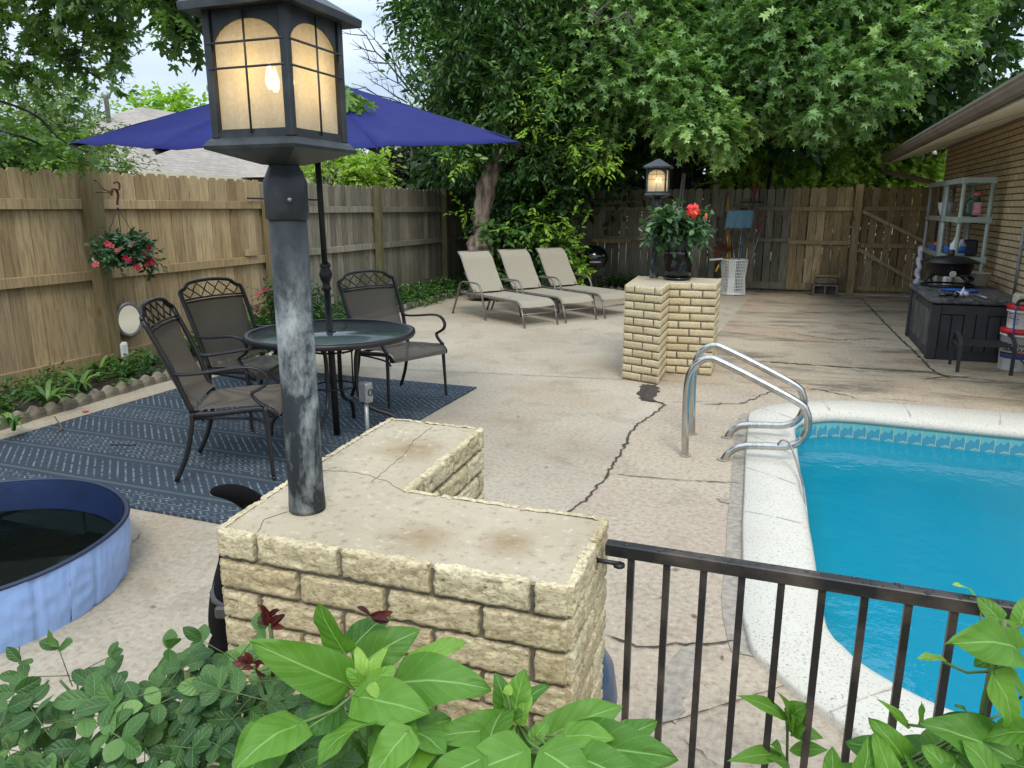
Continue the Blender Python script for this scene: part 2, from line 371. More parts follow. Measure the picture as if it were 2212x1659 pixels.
MT['edging']=simple('scalloped edging stone',srgb(138,130,112),srgb(96,90,76),.9,ns=7,bump=.01,bs=22,tint=.15)
MT['bark']=simple('rough bark',srgb(150,134,118),srgb(70,58,50),.95,ns=13,stretch=(1,1,.25),bump=.05,bs=20)
MT['barkdark']=simple('dark bark',srgb(58,52,46),srgb(36,32,28),.95,ns=9,stretch=(1,1,.3),bump=.03,bs=24)
MT['twig']=simple('bare grey twig',srgb(112,104,96),srgb(84,76,70),.9,ns=20)
MT['stem']=simple('green stem',srgb(96,124,62),srgb(84,100,54),.6,ns=20)
MT['stemw']=simple('woody stem',srgb(92,108,62),srgb(76,92,50),.8,ns=20)
MT['fur']=simple('black fur',srgb(9,9,10),srgb(14,13,13),.9,ns=40,bump=.004,bs=160,spec=.15)
MT['urn']=simple('blue glazed urn',srgb(40,62,92),srgb(74,86,104),.25,ns=6)
MT['collar']=simple('dark grey buckle',srgb(70,68,66),srgb(56,54,52),.5)
MT['winding']=simple('red sling',srgb(150,60,80),srgb(120,40,60),.6)
def mesh_fabric(name,a,b,sc=420,op=.9):
    t=NT(name); v=t.vec(); wv=t.n('ShaderNodeTexWave',wave_type='BANDS',bands_direction='Y'); t.set(wv.inputs[0],v); wv.inputs['Scale'].default_value=sc/6
    w2=t.n('ShaderNodeTexWave',wave_type='BANDS',bands_direction='Z'); t.set(w2.inputs[0],v); w2.inputs['Scale'].default_value=sc/6
    f=t.math('MULTIPLY',wv.outputs[1],w2.outputs[1]); st=t.noise(v,4,5,.6)
    col=t.mix(f,a,b); col=t.mix(t.ramp(st,[(.5,0.),(.75,.3)]),col,a)
    col=t.mix(t.ramp(t.noise(v,140,2),[(.4,.35),(.6,0.)]),col,tuple(x*.55 for x in a[:3])+(1,))
    pr=t.principled(col,.75,0,t.bump(f,.4,.001),.3)
    tr=t.n('ShaderNodeBsdfTransparent'); ms=t.n('ShaderNodeMixShader'); ms.inputs[0].default_value=op
    t.t.links.new(tr.outputs[0],ms.inputs[1]); t.t.links.new(pr.outputs[0],ms.inputs[2])
    return t.done(ms)
MT['sling']=mesh_fabric('brown mesh sling',srgb(96,88,78),srgb(136,126,112),420,.93)
MT['lsling']=mesh_fabric('beige mesh sling',srgb(152,144,126),srgb(180,172,152),420,.97)
t=NT('navy umbrella fabric'); v=t.vec(); f=t.noise(v,220,3); g=t.noise(v,5,6,.7)
col=t.mix(t.ramp(g,[(.5,0.),(.8,.35)]),srgb(32,38,98),srgb(54,62,128)); lint=t.noise(t.vec((1,3,3)),26,6,.8); col=t.mix(t.ramp(lint,[(.66,0.),(.76,.3)]),col,srgb(120,120,170))
pr=t.principled(col,.75,0,t.bump(f,.3,.001),.15)
tr=t.n('ShaderNodeBsdfTranslucent'); t.set(tr.inputs[0],srgb(34,36,110)); ms=t.n('ShaderNodeMixShader'); ms.inputs[0].default_value=.08
t.t.links.new(pr.outputs[0],ms.inputs[1]); t.t.links.new(tr.outputs[0],ms.inputs[2]); MT['umb']=t.done(ms)
t=NT('tempered table glass'); v=t.vec(); f=t.noise(v,6,4)
MT['glass']=t.done(t.principled(t.mix(f,srgb(74,92,90),srgb(96,112,108)),t.math('MULTIPLY_ADD',f,.12,.06),0,None,.6,Alpha=.86))
t=NT('seeded lamp glass'); v=t.vec(); f=t.noise(v,140,4,.7); g=t.noise(t.vec((1,1,.3)),22,4)
nm=t.bump(f,.6,.003)
gl=t.principled(t.mix(t.ramp(g,[(.4,0.),(.65,.7)]),srgb(206,202,188),srgb(158,152,136)),.35,0,nm,.5)
tr=t.n('ShaderNodeBsdfTranslucent'); t.set(tr.inputs[0],srgb(236,228,206)); t.set(tr.inputs[1],nm)
tp=t.n('ShaderNodeBsdfTransparent'); t.set(tp.inputs[0],srgb(250,240,215))
a1=t.n('ShaderNodeMixShader'); a1.inputs[0].default_value=.55; t.t.links.new(gl.outputs[0],a1.inputs[1]); t.t.links.new(tr.outputs[0],a1.inputs[2])
a2=t.n('ShaderNodeMixShader'); t.set(a2.inputs[0],t.ramp(f,[(.35,.06),(.7,.22)])); t.t.links.new(a1.outputs[0],a2.inputs[1]); t.t.links.new(tp.outputs[0],a2.inputs[2]); MT['lampglass']=t.done(a2)
t=NT('lit bulb'); e=t.n('ShaderNodeEmission'); e.inputs[0].default_value=(1,.68,.28,1); e.inputs[1].default_value=19; MT['bulb']=t.done(e)
t=NT('peeling painted post'); v=t.vec((1,1,.5)); f=t.noise(v,11,6,.62,.5); g=t.noise(t.vec((1,1,.5)),120,4,.7)
m=t.ramp(t.math('ADD',f,t.math('MULTIPLY',t.math('SUBTRACT',g,.5),.22)),[(.44,0.),(.70,1.)])
z=t.n('ShaderNodeSeparateXYZ'); t.t.links.new(t.tc.outputs['Object'],z.inputs[0]); m=t.math('MULTIPLY',m,t.ramp(z.outputs[2],[(0,.8),(.42,1.),(.53,.25),(.6,.06)]))
MT['postpaint']=t.done(t.principled(t.mix(m,srgb(32,37,40),srgb(160,166,162)),.55,.1,t.bump(m,.3,.002),.4))
t=NT('pool water'); v=t.vec(); n1=t.noise(v,3.2,3,.5); n2=t.noise(v,16,3,.6)
nm=t.bump(t.math('ADD',n1,t.math('MULTIPLY',n2,.22)),.22,.05)
pr=t.principled(srgb(24,142,166),.03,0,nm,.5); tp=t.n('ShaderNodeBsdfTransparent'); t.set(tp.inputs[0],srgb(120,206,226))
gs=t.n('ShaderNodeBsdfGlossy'); gs.inputs['Roughness'].default_value=.02; t.set(gs.inputs['Normal'],nm)
ms=t.n('ShaderNodeMixShader'); ms.inputs[0].default_value=.30; t.t.links.new(pr.outputs[0],ms.inputs[1]); t.t.links.new(tp.outputs[0],ms.inputs[2])
MT['water']=t.done(ms)
t=NT('pool plaster'); MT['basin']=t.done(t.principled(srgb(120,190,206),.8))
t=NT('pool tile')
sv=t.n('ShaderNodeSeparateXYZ'); t.t.links.new(t.tc.outputs['UV'],sv.inputs[0])
uu=t.math('MULTIPLY',sv.outputs[0],1.0); vv=sv.outputs[1]
fx=t.math('FRACT',uu); wob=t.math('MULTIPLY',t.math('SINE',t.math('MULTIPLY',uu,6.283*1)),.07)
row=t.math('FRACT',t.math('ADD',t.math('MULTIPLY',vv,2),wob)); rowi=t.math('FLOOR',t.math('ADD',t.math('MULTIPLY',vv,2),wob))
wave=t.math('GREATER_THAN',t.math('ADD',t.math('MULTIPLY',t.math('SINE',t.math('MULTIPLY',uu,12.566)),.09),row),.5)
c=t.mix(wave,srgb(66,138,158),srgb(102,168,166))
gr=t.math('MAXIMUM',t.math('LESS_THAN',fx,.06),t.math('LESS_THAN',row,.05))
c=t.mix(gr,c,srgb(156,170,150))
MT['tile']=t.done(t.principled(c,.2,0,None,.5))
t=NT('speckled white coping'); v=t.vec(); s1=t.noise(v,95,4,.75); s2=t.noise(v,4,4)
c=t.mix(t.ramp(s1,[(.36,.85),(.44,0.)]),srgb(196,192,178),srgb(116,108,94)); c=t.mix(t.ramp(s2,[(.5,0.),(.75,.35)]),c,srgb(184,178,160))
MT['coping']=t.done(t.principled(c,.8,0,t.bump(s1,.4,.003),.3))
# woven rug
t=NT('navy woven rug'); s=t.n('ShaderNodeSeparateXYZ'); t.t.links.new(t.tc.outputs['Object'],s.inputs[0]); X,Y=s.outputs[0],s.outputs[1]
band=t.math('FRACT',t.math('DIVIDE',Y,.33)); bi=t.math('FLOOR',t.math('DIVIDE',Y,.33))
y2=t.math('FRACT',t.math('DIVIDE',Y,.055)); tri=t.math('ABSOLUTE',t.math('SUBTRACT',y2,.5))
chev=t.math('LESS_THAN',t.math('FRACT',t.math('ADD',t.math('DIVIDE',X,.045),t.math('MULTIPLY',tri,1.7))),.34)
y3=t.math('FRACT',t.math('DIVIDE',Y,.11)); dg=t.math('LESS_THAN',t.math('FRACT',t.math('ADD',t.math('DIVIDE',X,.06),t.math('MULTIPLY',y3,2))),.26)
par=t.math('GREATER_THAN',t.math('FRACT',t.math('MULTIPLY',bi,.5)),.25)
pat=t.math('ADD',t.math('MULTIPLY',chev,par),t.math('MULTIPLY',dg,t.math('SUBTRACT',1,par)))
inz=t.math('MULTIPLY',t.math('GREATER_THAN',band,.24),t.math('LESS_THAN',band,.98))
wear=t.ramp(t.noise(t.vec((1,1,1)),30,4,.7),[(.42,0.),(.56,1.)])
pat=t.math('MULTIPLY',t.math('MULTIPLY',pat,inz),wear)
ln=t.math('MULTIPLY',t.math('LESS_THAN',t.math('ABSOLUTE',t.math('SUBTRACT',band,.12)),.035),1)
c=t.mix(t.noise(t.vec(),2.2,4),srgb(54,63,73),srgb(68,79,86)); c=t.mix(t.math('MULTIPLY',pat,.62),c,srgb(150,160,160)); c=t.mix(t.math('MULTIPLY',ln,.5),c,srgb(104,116,116))
wv=t.noise(t.vec((40,220,1)),3,2); c=t.mix(t.math('MULTIPLY',wv,.4),c,srgb(26,36,50))
MT['rug']=t.done(t.principled(c,.9,0,t.bump(wv,.4,.002),.15))
t=NT('vinyl light blue'); v=t.vec((1,1,.3)); f=t.noise(v,14,4); MT['vinyl']=t.done(t.principled(t.mix(f,srgb(132,162,214),srgb(146,176,222)),.38,0,t.bump(f,.5,.012),.5))
MT['vinylin']=simple('navy vinyl',srgb(30,46,80),srgb(24,36,64),.35,bump=.002,bs=20); MT['vinylrim']=simple('dark navy rim',srgb(30,42,66),srgb(24,34,56),.4)
t=NT('shallow pool water'); nm=t.bump(t.noise(t.vec(),5,2),.1,.02); pr=t.principled(srgb(70,80,76),.03,0,nm,.5); tp=t.n('ShaderNodeBsdfTransparent'); tp.inputs[0].default_value=(.6,.66,.62,1)
ms=t.n('ShaderNodeMixShader'); ms.inputs[0].default_value=.45; t.t.links.new(pr.outputs[0],ms.inputs[1]); t.t.links.new(tp.outputs[0],ms.inputs[2]); MT['kwater']=t.done(ms)
t=NT('mirror glass'); MT['mirror']=t.done(t.principled((.85,.88,.85,1),.06,1))
t=NT('long brick'); s=t.n('ShaderNodeSeparateXYZ'); t.t.links.new(t.tc.outputs['Object'],s.inputs[0]); cb=t.n('ShaderNodeCombineXYZ'); t.set(cb.inputs[0],s.outputs[1]); t.set(cb.inputs[1],s.outputs[2])
bk=t.n('ShaderNodeTexBrick'); t.set(bk.inputs['Vector'],cb.outputs[0]); bk.inputs['Color1'].default_value=srgb(214,194,156); bk.inputs['Color2'].default_value=srgb(198,174,136); bk.inputs['Mortar'].default_value=srgb(122,102,76)
bk.inputs['Scale'].default_value=1; bk.inputs['Mortar Size'].default_value=.0055; bk.inputs['Brick Width'].default_value=.2; bk.inputs['Row Height'].default_value=.0715; bk.inputs['Bias'].default_value=0
rowf=t.math('FRACT',t.math('DIVIDE',s.outputs[2],.0715)); ml=t.math('LESS_THAN',rowf,.13)
gr=t.noise(t.vec((1,30,6)),3,4,.6); c=t.mix(t.ramp(gr,[(.4,.5),(.6,0.)]),bk.outputs[0],srgb(120,98,70)); c=t.mix(ml,c,srgb(70,56,44))
MT['housebrick']=t.done(t.principled(c,.85,0,t.bump(t.math('ADD',t.math('SUBTRACT',1,ml),t.math('MULTIPLY',gr,.25)),.9,.012),.2))
t=NT('roof shingle'); bk=t.n('ShaderNodeTexBrick'); t.set(bk.inputs['Vector'],t.vec((1,1,1),'UV')); bk.inputs['Color1'].default_value=srgb(152,142,128); bk.inputs['Color2'].default_value=srgb(116,106,96); bk.inputs['Mortar'].default_value=srgb(90,82,74)
bk.inputs['Scale'].default_value=1; bk.inputs['Brick Width'].default_value=.33; bk.inputs['Row Height'].default_value=.14; bk.inputs['Mortar Size'].default_value=.014
c=t.mix(t.noise(t.vec(),9,4),bk.outputs[0],srgb(168,160,150)); MT['shingle']=t.done(t.principled(c,.9))
L_=leafmat
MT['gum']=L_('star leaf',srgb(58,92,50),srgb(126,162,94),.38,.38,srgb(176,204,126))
MT['gumback']=L_('shaded star leaf',srgb(34,60,28),srgb(72,106,52),.3,.5,srgb(100,136,64))  # darker leaf copy: shade within and behind the crowns put into its colour
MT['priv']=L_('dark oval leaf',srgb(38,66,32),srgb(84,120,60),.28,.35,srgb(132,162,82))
MT['sprig']=L_('young bright leaf',srgb(88,132,40),srgb(146,184,68),.4,.4,srgb(176,206,96))
MT['maple']=L_('maple leaf',srgb(44,70,30),srgb(100,134,60),.38,.4,srgb(140,168,80))
MT['pale']=L_('pale fine leaf',srgb(66,88,48),srgb(118,142,84),.35,.5,srgb(158,176,110))
MT['lime']=L_('yellow green leaf',srgb(104,136,52),srgb(168,196,88),.45,.45,srgb(206,222,124))
MT['far']=L_('distant dull leaf',srgb(52,64,46),srgb(86,98,70),.25,.6,srgb(110,122,84))
MT['bed']=L_('bed leaf',srgb(40,72,32),srgb(80,116,56),.3,.4,srgb(120,150,70))
MT['vine']=L_('broad heart leaf',srgb(58,104,34),srgb(108,154,56),.36,.5,srgb(156,190,84),vein=srgb(150,190,110))
MT['rose']=L_('rose leaf',srgb(36,70,30),srgb(82,118,58),.25,.45,srgb(118,152,82),vein=srgb(104,142,90))
MT['redleaf']=L_('young red leaf',srgb(62,22,24),srgb(104,40,38),.3,.4,srgb(120,64,48),vein=srgb(110,40,40))
MT['hib']=L_('glossy hibiscus leaf',srgb(34,66,36),srgb(84,116,76),.2,.22,srgb(150,170,110))
MT['petal']=simple('red petal',srgb(214,44,36),srgb(196,30,28),.5); MT['pinkpetal']=simple('crimson petal',srgb(196,32,64),srgb(168,20,48),.5)
MT['stamen']=simple('yellow stamen',srgb(220,180,60),srgb(200,160,50),.5)
# ---------------- ground, patio, pool ----------------
rnd=random.Random(7)
def jag(pts,amp,step=.06,seed=1):
    r=random.Random(seed); out=[]; P=[Vector((p[0],p[1],0)) for p in pts]
    for a,b in zip(P[:-1],P[1:]):
        n=max(1,int((b-a).length/step)); d=(b-a).normalized(); nn=Vector((-d.y,d.x,0))
        for i in range(n): out.append(a.lerp(b,i/n)+nn*r.uniform(-amp,amp)*(1 if i else 0))
    out.append(P[-1]); return out
yard=MB(); yard.add([(-150,-60,-.06),(150,-60,-.06),(150,-.5,-.06),(-150,-.5,-.06)],[(0,1,2,3)])
def ringquad(mb,x0,x1,y0,y1,z): mb.add([(x0,y0,z),(x1,y0,z),(x1,y1,z),(x0,y1,z)],[(0,1,2,3)])
PL_X1=6.2
for (x0,x1,y0,y1) in [(-150,-.2,-.5,150),(PL_X1,150,-.5,150),(-.2,PL_X1,6.3,150),(-.2,PL_X1,-.5,1.9)]: ringquad(yard,x0,x1,y0,y1,-.06)
MT['ground']=simple('ground soil and turf',srgb(70,76,44),srgb(58,54,38),.95,ns=3,bump=.02,bs=30)
tag(yard.build('ground',MT['ground'],origin=(0,0,-.06)),kind='structure')
C1=jag([(-1.08,6.30),(-1.04,5.80),(-.815,5.65),(-.90,5.2),(-.937,4.83),(-.90,4.4),(-.893,4.02),(-.90,3.7),(-.934,3.42),(-1.02,2.9),(-1.05,2.0),(-1.0,-.5)],.010,.09,3)
J1=[(-5.1,5.83),(-1.08,6.42)]
# coping outline
outer=[(-.01,2.40),(-.045,2.55),(-.075,2.75),(-.09,3.1),(-.115,3.5),(-.13,3.85),(-.165,4.6),(-.185,5.2),(-.195,5.5),(-.165,5.62),(-.10,5.75),(.02,5.89),(.18,6.02),(.36,6.12),(.6,6.19),(1.0,6.21),(1.7,6.22),(2.6,6.22),(4,6.2),(5.3,6.1),(5.8,5.7),(6.0,5.0),(6.0,3.4),(5.8,2.6),(5.3,2.1),(4,1.95),(2.6,1.93),(1.2,1.93),(.6,1.95),(.40,2.01),(.27,2.09),(.14,2.21),(.05,2.32)]
inner=[(.29,2.56),(.255,2.62),(.225,2.76),(.208,3.08),(.193,3.44),(.177,3.75),(.155,4.3),(.135,4.75),(.125,5.1),(.118,5.35),(.145,5.52),(.20,5.64),(.28,5.72),(.40,5.79),(.62,5.81),(1.0,5.79),(1.6,5.77),(2.6,5.78),(4,5.77),(5.0,5.7),(5.4,5.4),(5.6,4.9),(5.6,3.4),(5.4,2.8),(5.0,2.45),(4,2.3),(2.6,2.27),(1.2,2.26),(.75,2.275),(.60,2.305),(.50,2.35),(.40,2.42),(.33,2.49)]
def smooth_loop(p,n=5):
    P=[Vector((a,b,0)) for a,b in p]; m=len(P); out=[]
    for i in range(m):
        a,b,c,d=P[i-1],P[i],P[(i+1)%m],P[(i+2)%m]
        for k in range(n):
            t=k/n; out.append(.5*((2*b)+(c-a)*t+(2*a-5*b+4*c-d)*t*t+(3*b-a-3*c+d)*t**3))
    return out
OUT=smooth_loop(outer); INN=smooth_loop(inner)
def strip_poly(mb,left,right,z=0):  # two polylines of any length -> triangulated later by ngon
    pts=[(p[0],p[1],z) for p in left]+[(p[0],p[1],z) for p in reversed(right)]
    mb.add(pts,[tuple(range(len(pts)))])
# slabs
pm=MB(); strip_poly(pm,[(-5.1,-.5),(-5.1,5.83)],[(p[0],p[1]) for p in reversed(C1)]+[(-1.08,6.42)],0)
patio=tag(pm.build('patio_slab',MT['patio'],origin=(-3,3,0)),kind='structure')
pb=MB(); pb.add([(-5.1,5.83,0),(-1.08,6.42,0),(-.85,7.2,0),(-.55,14.6,0),(-5.5,14.6,0),(-5.42,12,0),(-5.3,9,0)],[(0,1,2,3,4,5,6)])
pb2=tag(pb.build('patio_slab',MT['patio'],origin=(-3,9,0)),kind='structure')
# deck right of the long crack, up to the coping; split left/bottom/top around pool
dk=MB()
lft=[(p[0],p[1]) for p in C1]
on=[(p.x,p.y) for p in OUT]
i_top=min(range(len(on)),key=lambda i:abs(on[i][0]-.36)+abs(on[i][1]-6.12)); i_bot=min(range(len(on)),key=lambda i:abs(on[i][0]-.27)+abs(on[i][1]-2.09))
n=len(on); path=[]; i=i_bot
while i!=(i_top): path.append(on[i]); i=(i+1)%n
path.append(on[i_top])
pts=[(p[0],p[1],0) for p in lft]+[(.27,-.5,0)]+[(p[0],p[1],0) for p in path]+[(.36,6.45,0)]+[(-1.08,6.45,0)]
dk.add(pts,[tuple(range(len(pts)))])
path2=[]; i=i_top
while i!=i_bot: path2.append(on[i]); i=(i+1)%n
path2.append(on[i_bot])
pts=[(p[0],p[1],0) for p in path2]+[(.27,-.5,0),(9,-.5,0),(9,6.45,0),(.36,6.45,0)]
dk.add(pts,[tuple(range(len(pts)))])
tag(dk.build('pool_deck',MT['deck'],origin=(-.5,4,0)),kind='structure')
bk=MB(); bk.add([(-1.08,6.45,0),(9,6.45,0),(9,14.6,0),(-.55,14.6,0),(-.85,7.2,0)],[(0,1,2,3,4)])
backslab=tag(bk.build('back_slab',MT['back'],origin=(1,9,0)),kind='structure')
def crack(name,pts,wd,seed,mat='crack',par=None,amp=.012,z=.006):
    P=jag(pts,amp,.03,seed); r=random.Random(seed*7); mb=MB(); L=[];Rr=[]
    for i,p in enumerate(P):
        d=(P[min(i+1,len(P)-1)]-P[max(i-1,0)]).normalized(); nn=Vector((-d.y,d.x,0)); e=min(1,min(i,len(P)-1-i)/3+.25)
        L.append(p+nn*wd*r.uniform(.05,.75)*e); Rr.append(p-nn*wd*r.uniform(.05,.75)*e)
    for i in range(len(P)-1): mb.add([(L[i].x,L[i].y,z),(Rr[i].x,Rr[i].y,z),(Rr[i+1].x,Rr[i+1].y,z),(L[i+1].x,L[i+1].y,z)],[(0,1,2,3)])
    return tag(mb.build(name,MT[mat],None,origin=(P[0].x,P[0].y,z)),kind='structure')
crack('ground_crack',[(p[0],p[1]) for p in C1[:-1]],.017,5)
h=MB(); hp=[(-1.13,6.27),(-1.00,6.30),(-.93,6.05),(-.95,5.82),(-.86,5.70),(-1.03,5.72),(-1.11,5.95)]; hj=jag([p for p in hp]+[hp[0]],.02,.04,9)[:-1][::-1]; h.add([(q.x,q.y,.003) for q in hj],[tuple(range(len(hj)))]); tag(h.build('ground_crack',MT['crack']),kind='structure')
c2=[crack('ground_crack',p,wd,sd,m,None,am) for p,wd,sd,m,am in [
 (J1,.008,11,'crack',.001),
 ([(-.872,3.984),(-.5,4.02),(-.148,4.096)],.010,12,'joint',.004),
 ([tuple(G(1300,1372)[:2]),tuple(G(1375,1400)[:2]),tuple(G(1440,1395)[:2]),tuple(G(1600,1388)[:2])],.010,13,'crack',.01),
 ([tuple(G(1375,1585)[:2]),tuple(G(1500,1545)[:2]),tuple(G(1700,1482)[:2])],.006,14,'joint',.002),
 ([tuple(G(1478,1600)[:2]),tuple(G(1550,1655)[:2])],.005,15,'joint',.01),
 ([(1.17,13.79),(1.27,9.97),(1.348,7.7),(1.45,7.45)],.022,16,'crack',.01),
 ([(1.30,7.62),(1.5,7.55),(1.95,7.45),(2.3,7.3)],.02,17,'crack',.015),
 ([tuple(G(1720,722)[:2]),tuple(G(1800,735)[:2]),tuple(G(1900,732)[:2])],.018,18,'crack',.03),
 ([tuple(G(1520,875)[:2]),tuple(G(1600,872)[:2]),tuple(G(1690,838)[:2]),tuple(G(1770,842)[:2]),tuple(G(1860,863)[:2])],.014,19,'crack',.02),
 ([tuple(G(1640,781)[:2]),tuple(G(1800,792)[:2]),tuple(G(2020,805)[:2])],.03,20,'joint',.02),
 ([tuple(G(265,1190)[:2]),tuple(G(290,1170)[:2]),tuple(G(310,1150)[:2])],.005,21,'joint',.01),
 ([tuple(G(1990,820)[:2]),tuple(G(2040,815)[:2]),tuple(G(2110,815)[:2])],.02,22,'crack',.015),
 ([(-3.6,5.1),(-3.1,5.6),(-2.7,6.1)],.003,23,'joint',.01),
 ([tuple(G(1440,870)[:2]),tuple(G(1520,868)[:2]),tuple(G(1615,875)[:2])],.006,24,'joint',.01)]]
# grey cement strip beside the coping
gp=MB(); L=[(p.x,p.y) for p in OUT if p.x<.0 and 2.4<p.y<5.6]
for a,b in zip(L[:-1],L[1:]):
    if abs(a[1]-b[1])<.5: gp.add([(a[0],a[1],.004),(b[0],b[1],.004),(b[0]-.07,b[1],.004),(a[0]-.07,a[1],.004)],[(0,1,2,3)])
tag(gp.build('cement_strip',MT['patch']),kind='structure')
gq=MB(); r=random.Random(4); pz=.002
for (u,v,rx,ry) in [(1470,1455,.05,.20),(1585,1085,.10,.045),(1450,1530,.04,.09)]:
    c=G(u,v); pp=[(c.x+rx*math.cos(a*.39)*(r.uniform(.7,1.15)),c.y+ry*math.sin(a*.39)*(r.uniform(.7,1.15)),.004) for a in range(16)]
    pz+=.0012; gq.add([(p[0],p[1],pz) for p in pp],[tuple(range(16))])
tag(gq.build('cement_patch',MT['patch']),kind='structure')
# pool
pool=thing('swimming_pool','kidney edged in-ground pool of bright turquoise water with speckled white coping','pool',(2.8,4,0))
N=len(OUT); cp=MB(); rings=[]
prof=[(0,-.05),(0,.022),(.03,.032),(.5,.036),(.85,.030),(.97,.012),(1.03,-.02),(1.0,-.05),(.95,-.055)]
for f,z in prof: rings.append([(OUT[i].lerp(INN[i],f).x,OUT[i].lerp(INN[i],f).y,z) for i in range(N)])
vs=[p for rg in rings for p in rg]
fs=[(k*N+i,k*N+(i+1)%N,(k+1)*N+(i+1)%N,(k+1)*N+i) for k in range(len(rings)-1) for i in range(N)]
cp.add(vs,[f[::-1] for f in fs],0,True); cop=cp.build('coping',MT['coping'],pool)
jm=MB()
acc=0
for i in range(N):
    a=OUT[i]; acc+=(OUT[(i+1)%N]-a).length
    if acc>.62:
        acc=0; b=INN[i]; d=(b-a); t_=Vector((-d.y,d.x,0)).normalized()*.003
        p=[a.lerp(b,.02),a.lerp(b,.9)]
        jm=MB(); jm.add([(p[0].x-t_.x,p[0].y-t_.y,.034),(p[0].x+t_.x,p[0].y+t_.y,.034),(p[1].x+t_.x,p[1].y+t_.y,.0375),(p[1].x-t_.x,p[1].y-t_.y,.0375)],[(0,1,2,3)]); jm.build('coping_joint',MT['cjoint'],pool)

def wall_ring(z0,z1,off,mat,name,uvw=None):
    me_v=[];fs=[];cen=Vector((2.8,4,0)); s=0;S=[0]
    for i in range(N): s+=(INN[(i+1)%N]-INN[i]).length; S.append(s)
    for i in range(N+1):
        p=INN[i%N]; q=p+(p-cen).normalized()*off
        me_v+=[(q.x,q.y,z0),(q.x,q.y,z1)]
    for i in range(N): fs.append((2*i,2*i+2,2*i+3,2*i+1))
    mb=MB(); mb.add(me_v,fs,0,True); o=mb.build(name,mat,pool)
    uvl=o.data.uv_layers.new(name='uv')
    for k,f in enumerate(o.data.polygons):
        i=k
        for li,(su,sv) in zip(f.loop_indices,[(S[i],0),(S[i+1],0),(S[i+1],1),(S[i],1)]): uvl.data[li].uv=(su/.09,sv)
    return o
wall_ring(-.30,-.03,.012,MT['tile'],'tile_band')
wall_ring(-1.5,-.30,.012,MT['basin'],'basin_wall')
fl=MB(); fl.add([(p.x,p.y,-1.5) for p in INN],[tuple(range(N))]); fl.build('basin_floor',MT['basin'],pool)
ld=MB(); ins=[p+(Vector((2.8,4,0))-p).normalized()*.22 for p in INN]
ld.add([(p.x,p.y,-.36) for p in INN]+[(p.x,p.y,-.36) for p in ins]+[(p.x,p.y,-.40) for p in ins],[(i,(i+1)%N,N+(i+1)%N,N+i) for i in range(N)]+[(N+i,N+(i+1)%N,2*N+(i+1)%N,2*N+i) for i in range(N)]); 
ld.build('ledge',MT['coping'],pool)
wm=MB(); wm.add([(p.x+(p.x-2.8)*.003,p.y+(p.y-4)*.003,-.165) for p in INN],[tuple(range(N))]); tag(wm.build('pool_water',MT['water'],origin=(2.8,4,-.165)),kind='structure')
# ladder handrails
def hr(y,pts,label):
    t=thing('pool_handrail',label,'handrail',(pts[0][0],y,0))
    P=[Vector((pts[0][0],y,-.03))]+[Vector((x,y,z)) for x,z in pts[1:-1]]+[Vector((pts[-1][0]-.01,y,-.03))]
    MB().tube(spl(P,6),.0225,16).build('rail_tube',MT['steel'],t)
    for x in(pts[0][0],pts[-1][0]): MB().lathe([(.024,0),(.034,0),(.034,.006),(.024,.008)],20,(x,y,.001)).build('flange',MT['patch'],t)
NR=[(-.515,.0),(-.525,.20),(-.528,.39),(-.52,.50),(-.488,.575),(-.445,.611),(-.401,.623),(-.347,.610),(-.12,.51),(.109,.399),(.155,.348),(.173,.285),(.166,.219),(.135,.165),(.07,.128),(-.03,.118),(-.144,.108),(-.215,.085),(-.26,.045),(-.29,.0)]
hr(4.47,NR,'nearer curved stainless steel rail at the pool corner with a cord looped on it')
hr(4.95,[(x-.018,z-.006 if 1<i<17 else z) for i,(x,z) in enumerate(NR)],'farther curved stainless steel rail at the pool corner')
c=spl([OY(1680,960,4.45),OY(1690,951,4.44),OY(1705,958,4.43),OY(1718,990,4.35),Vector((.15,4.2,.045)),Vector((.165,4.0,.04)),Vector((.185,3.9,-.05)),Vector((.21,3.85,-.17))],6)
tag(MB().tube(c,.006,6).build('thin_cord',MT['galv']),'thin grey cord hanging from the nearer steel rail into the pool','cord')
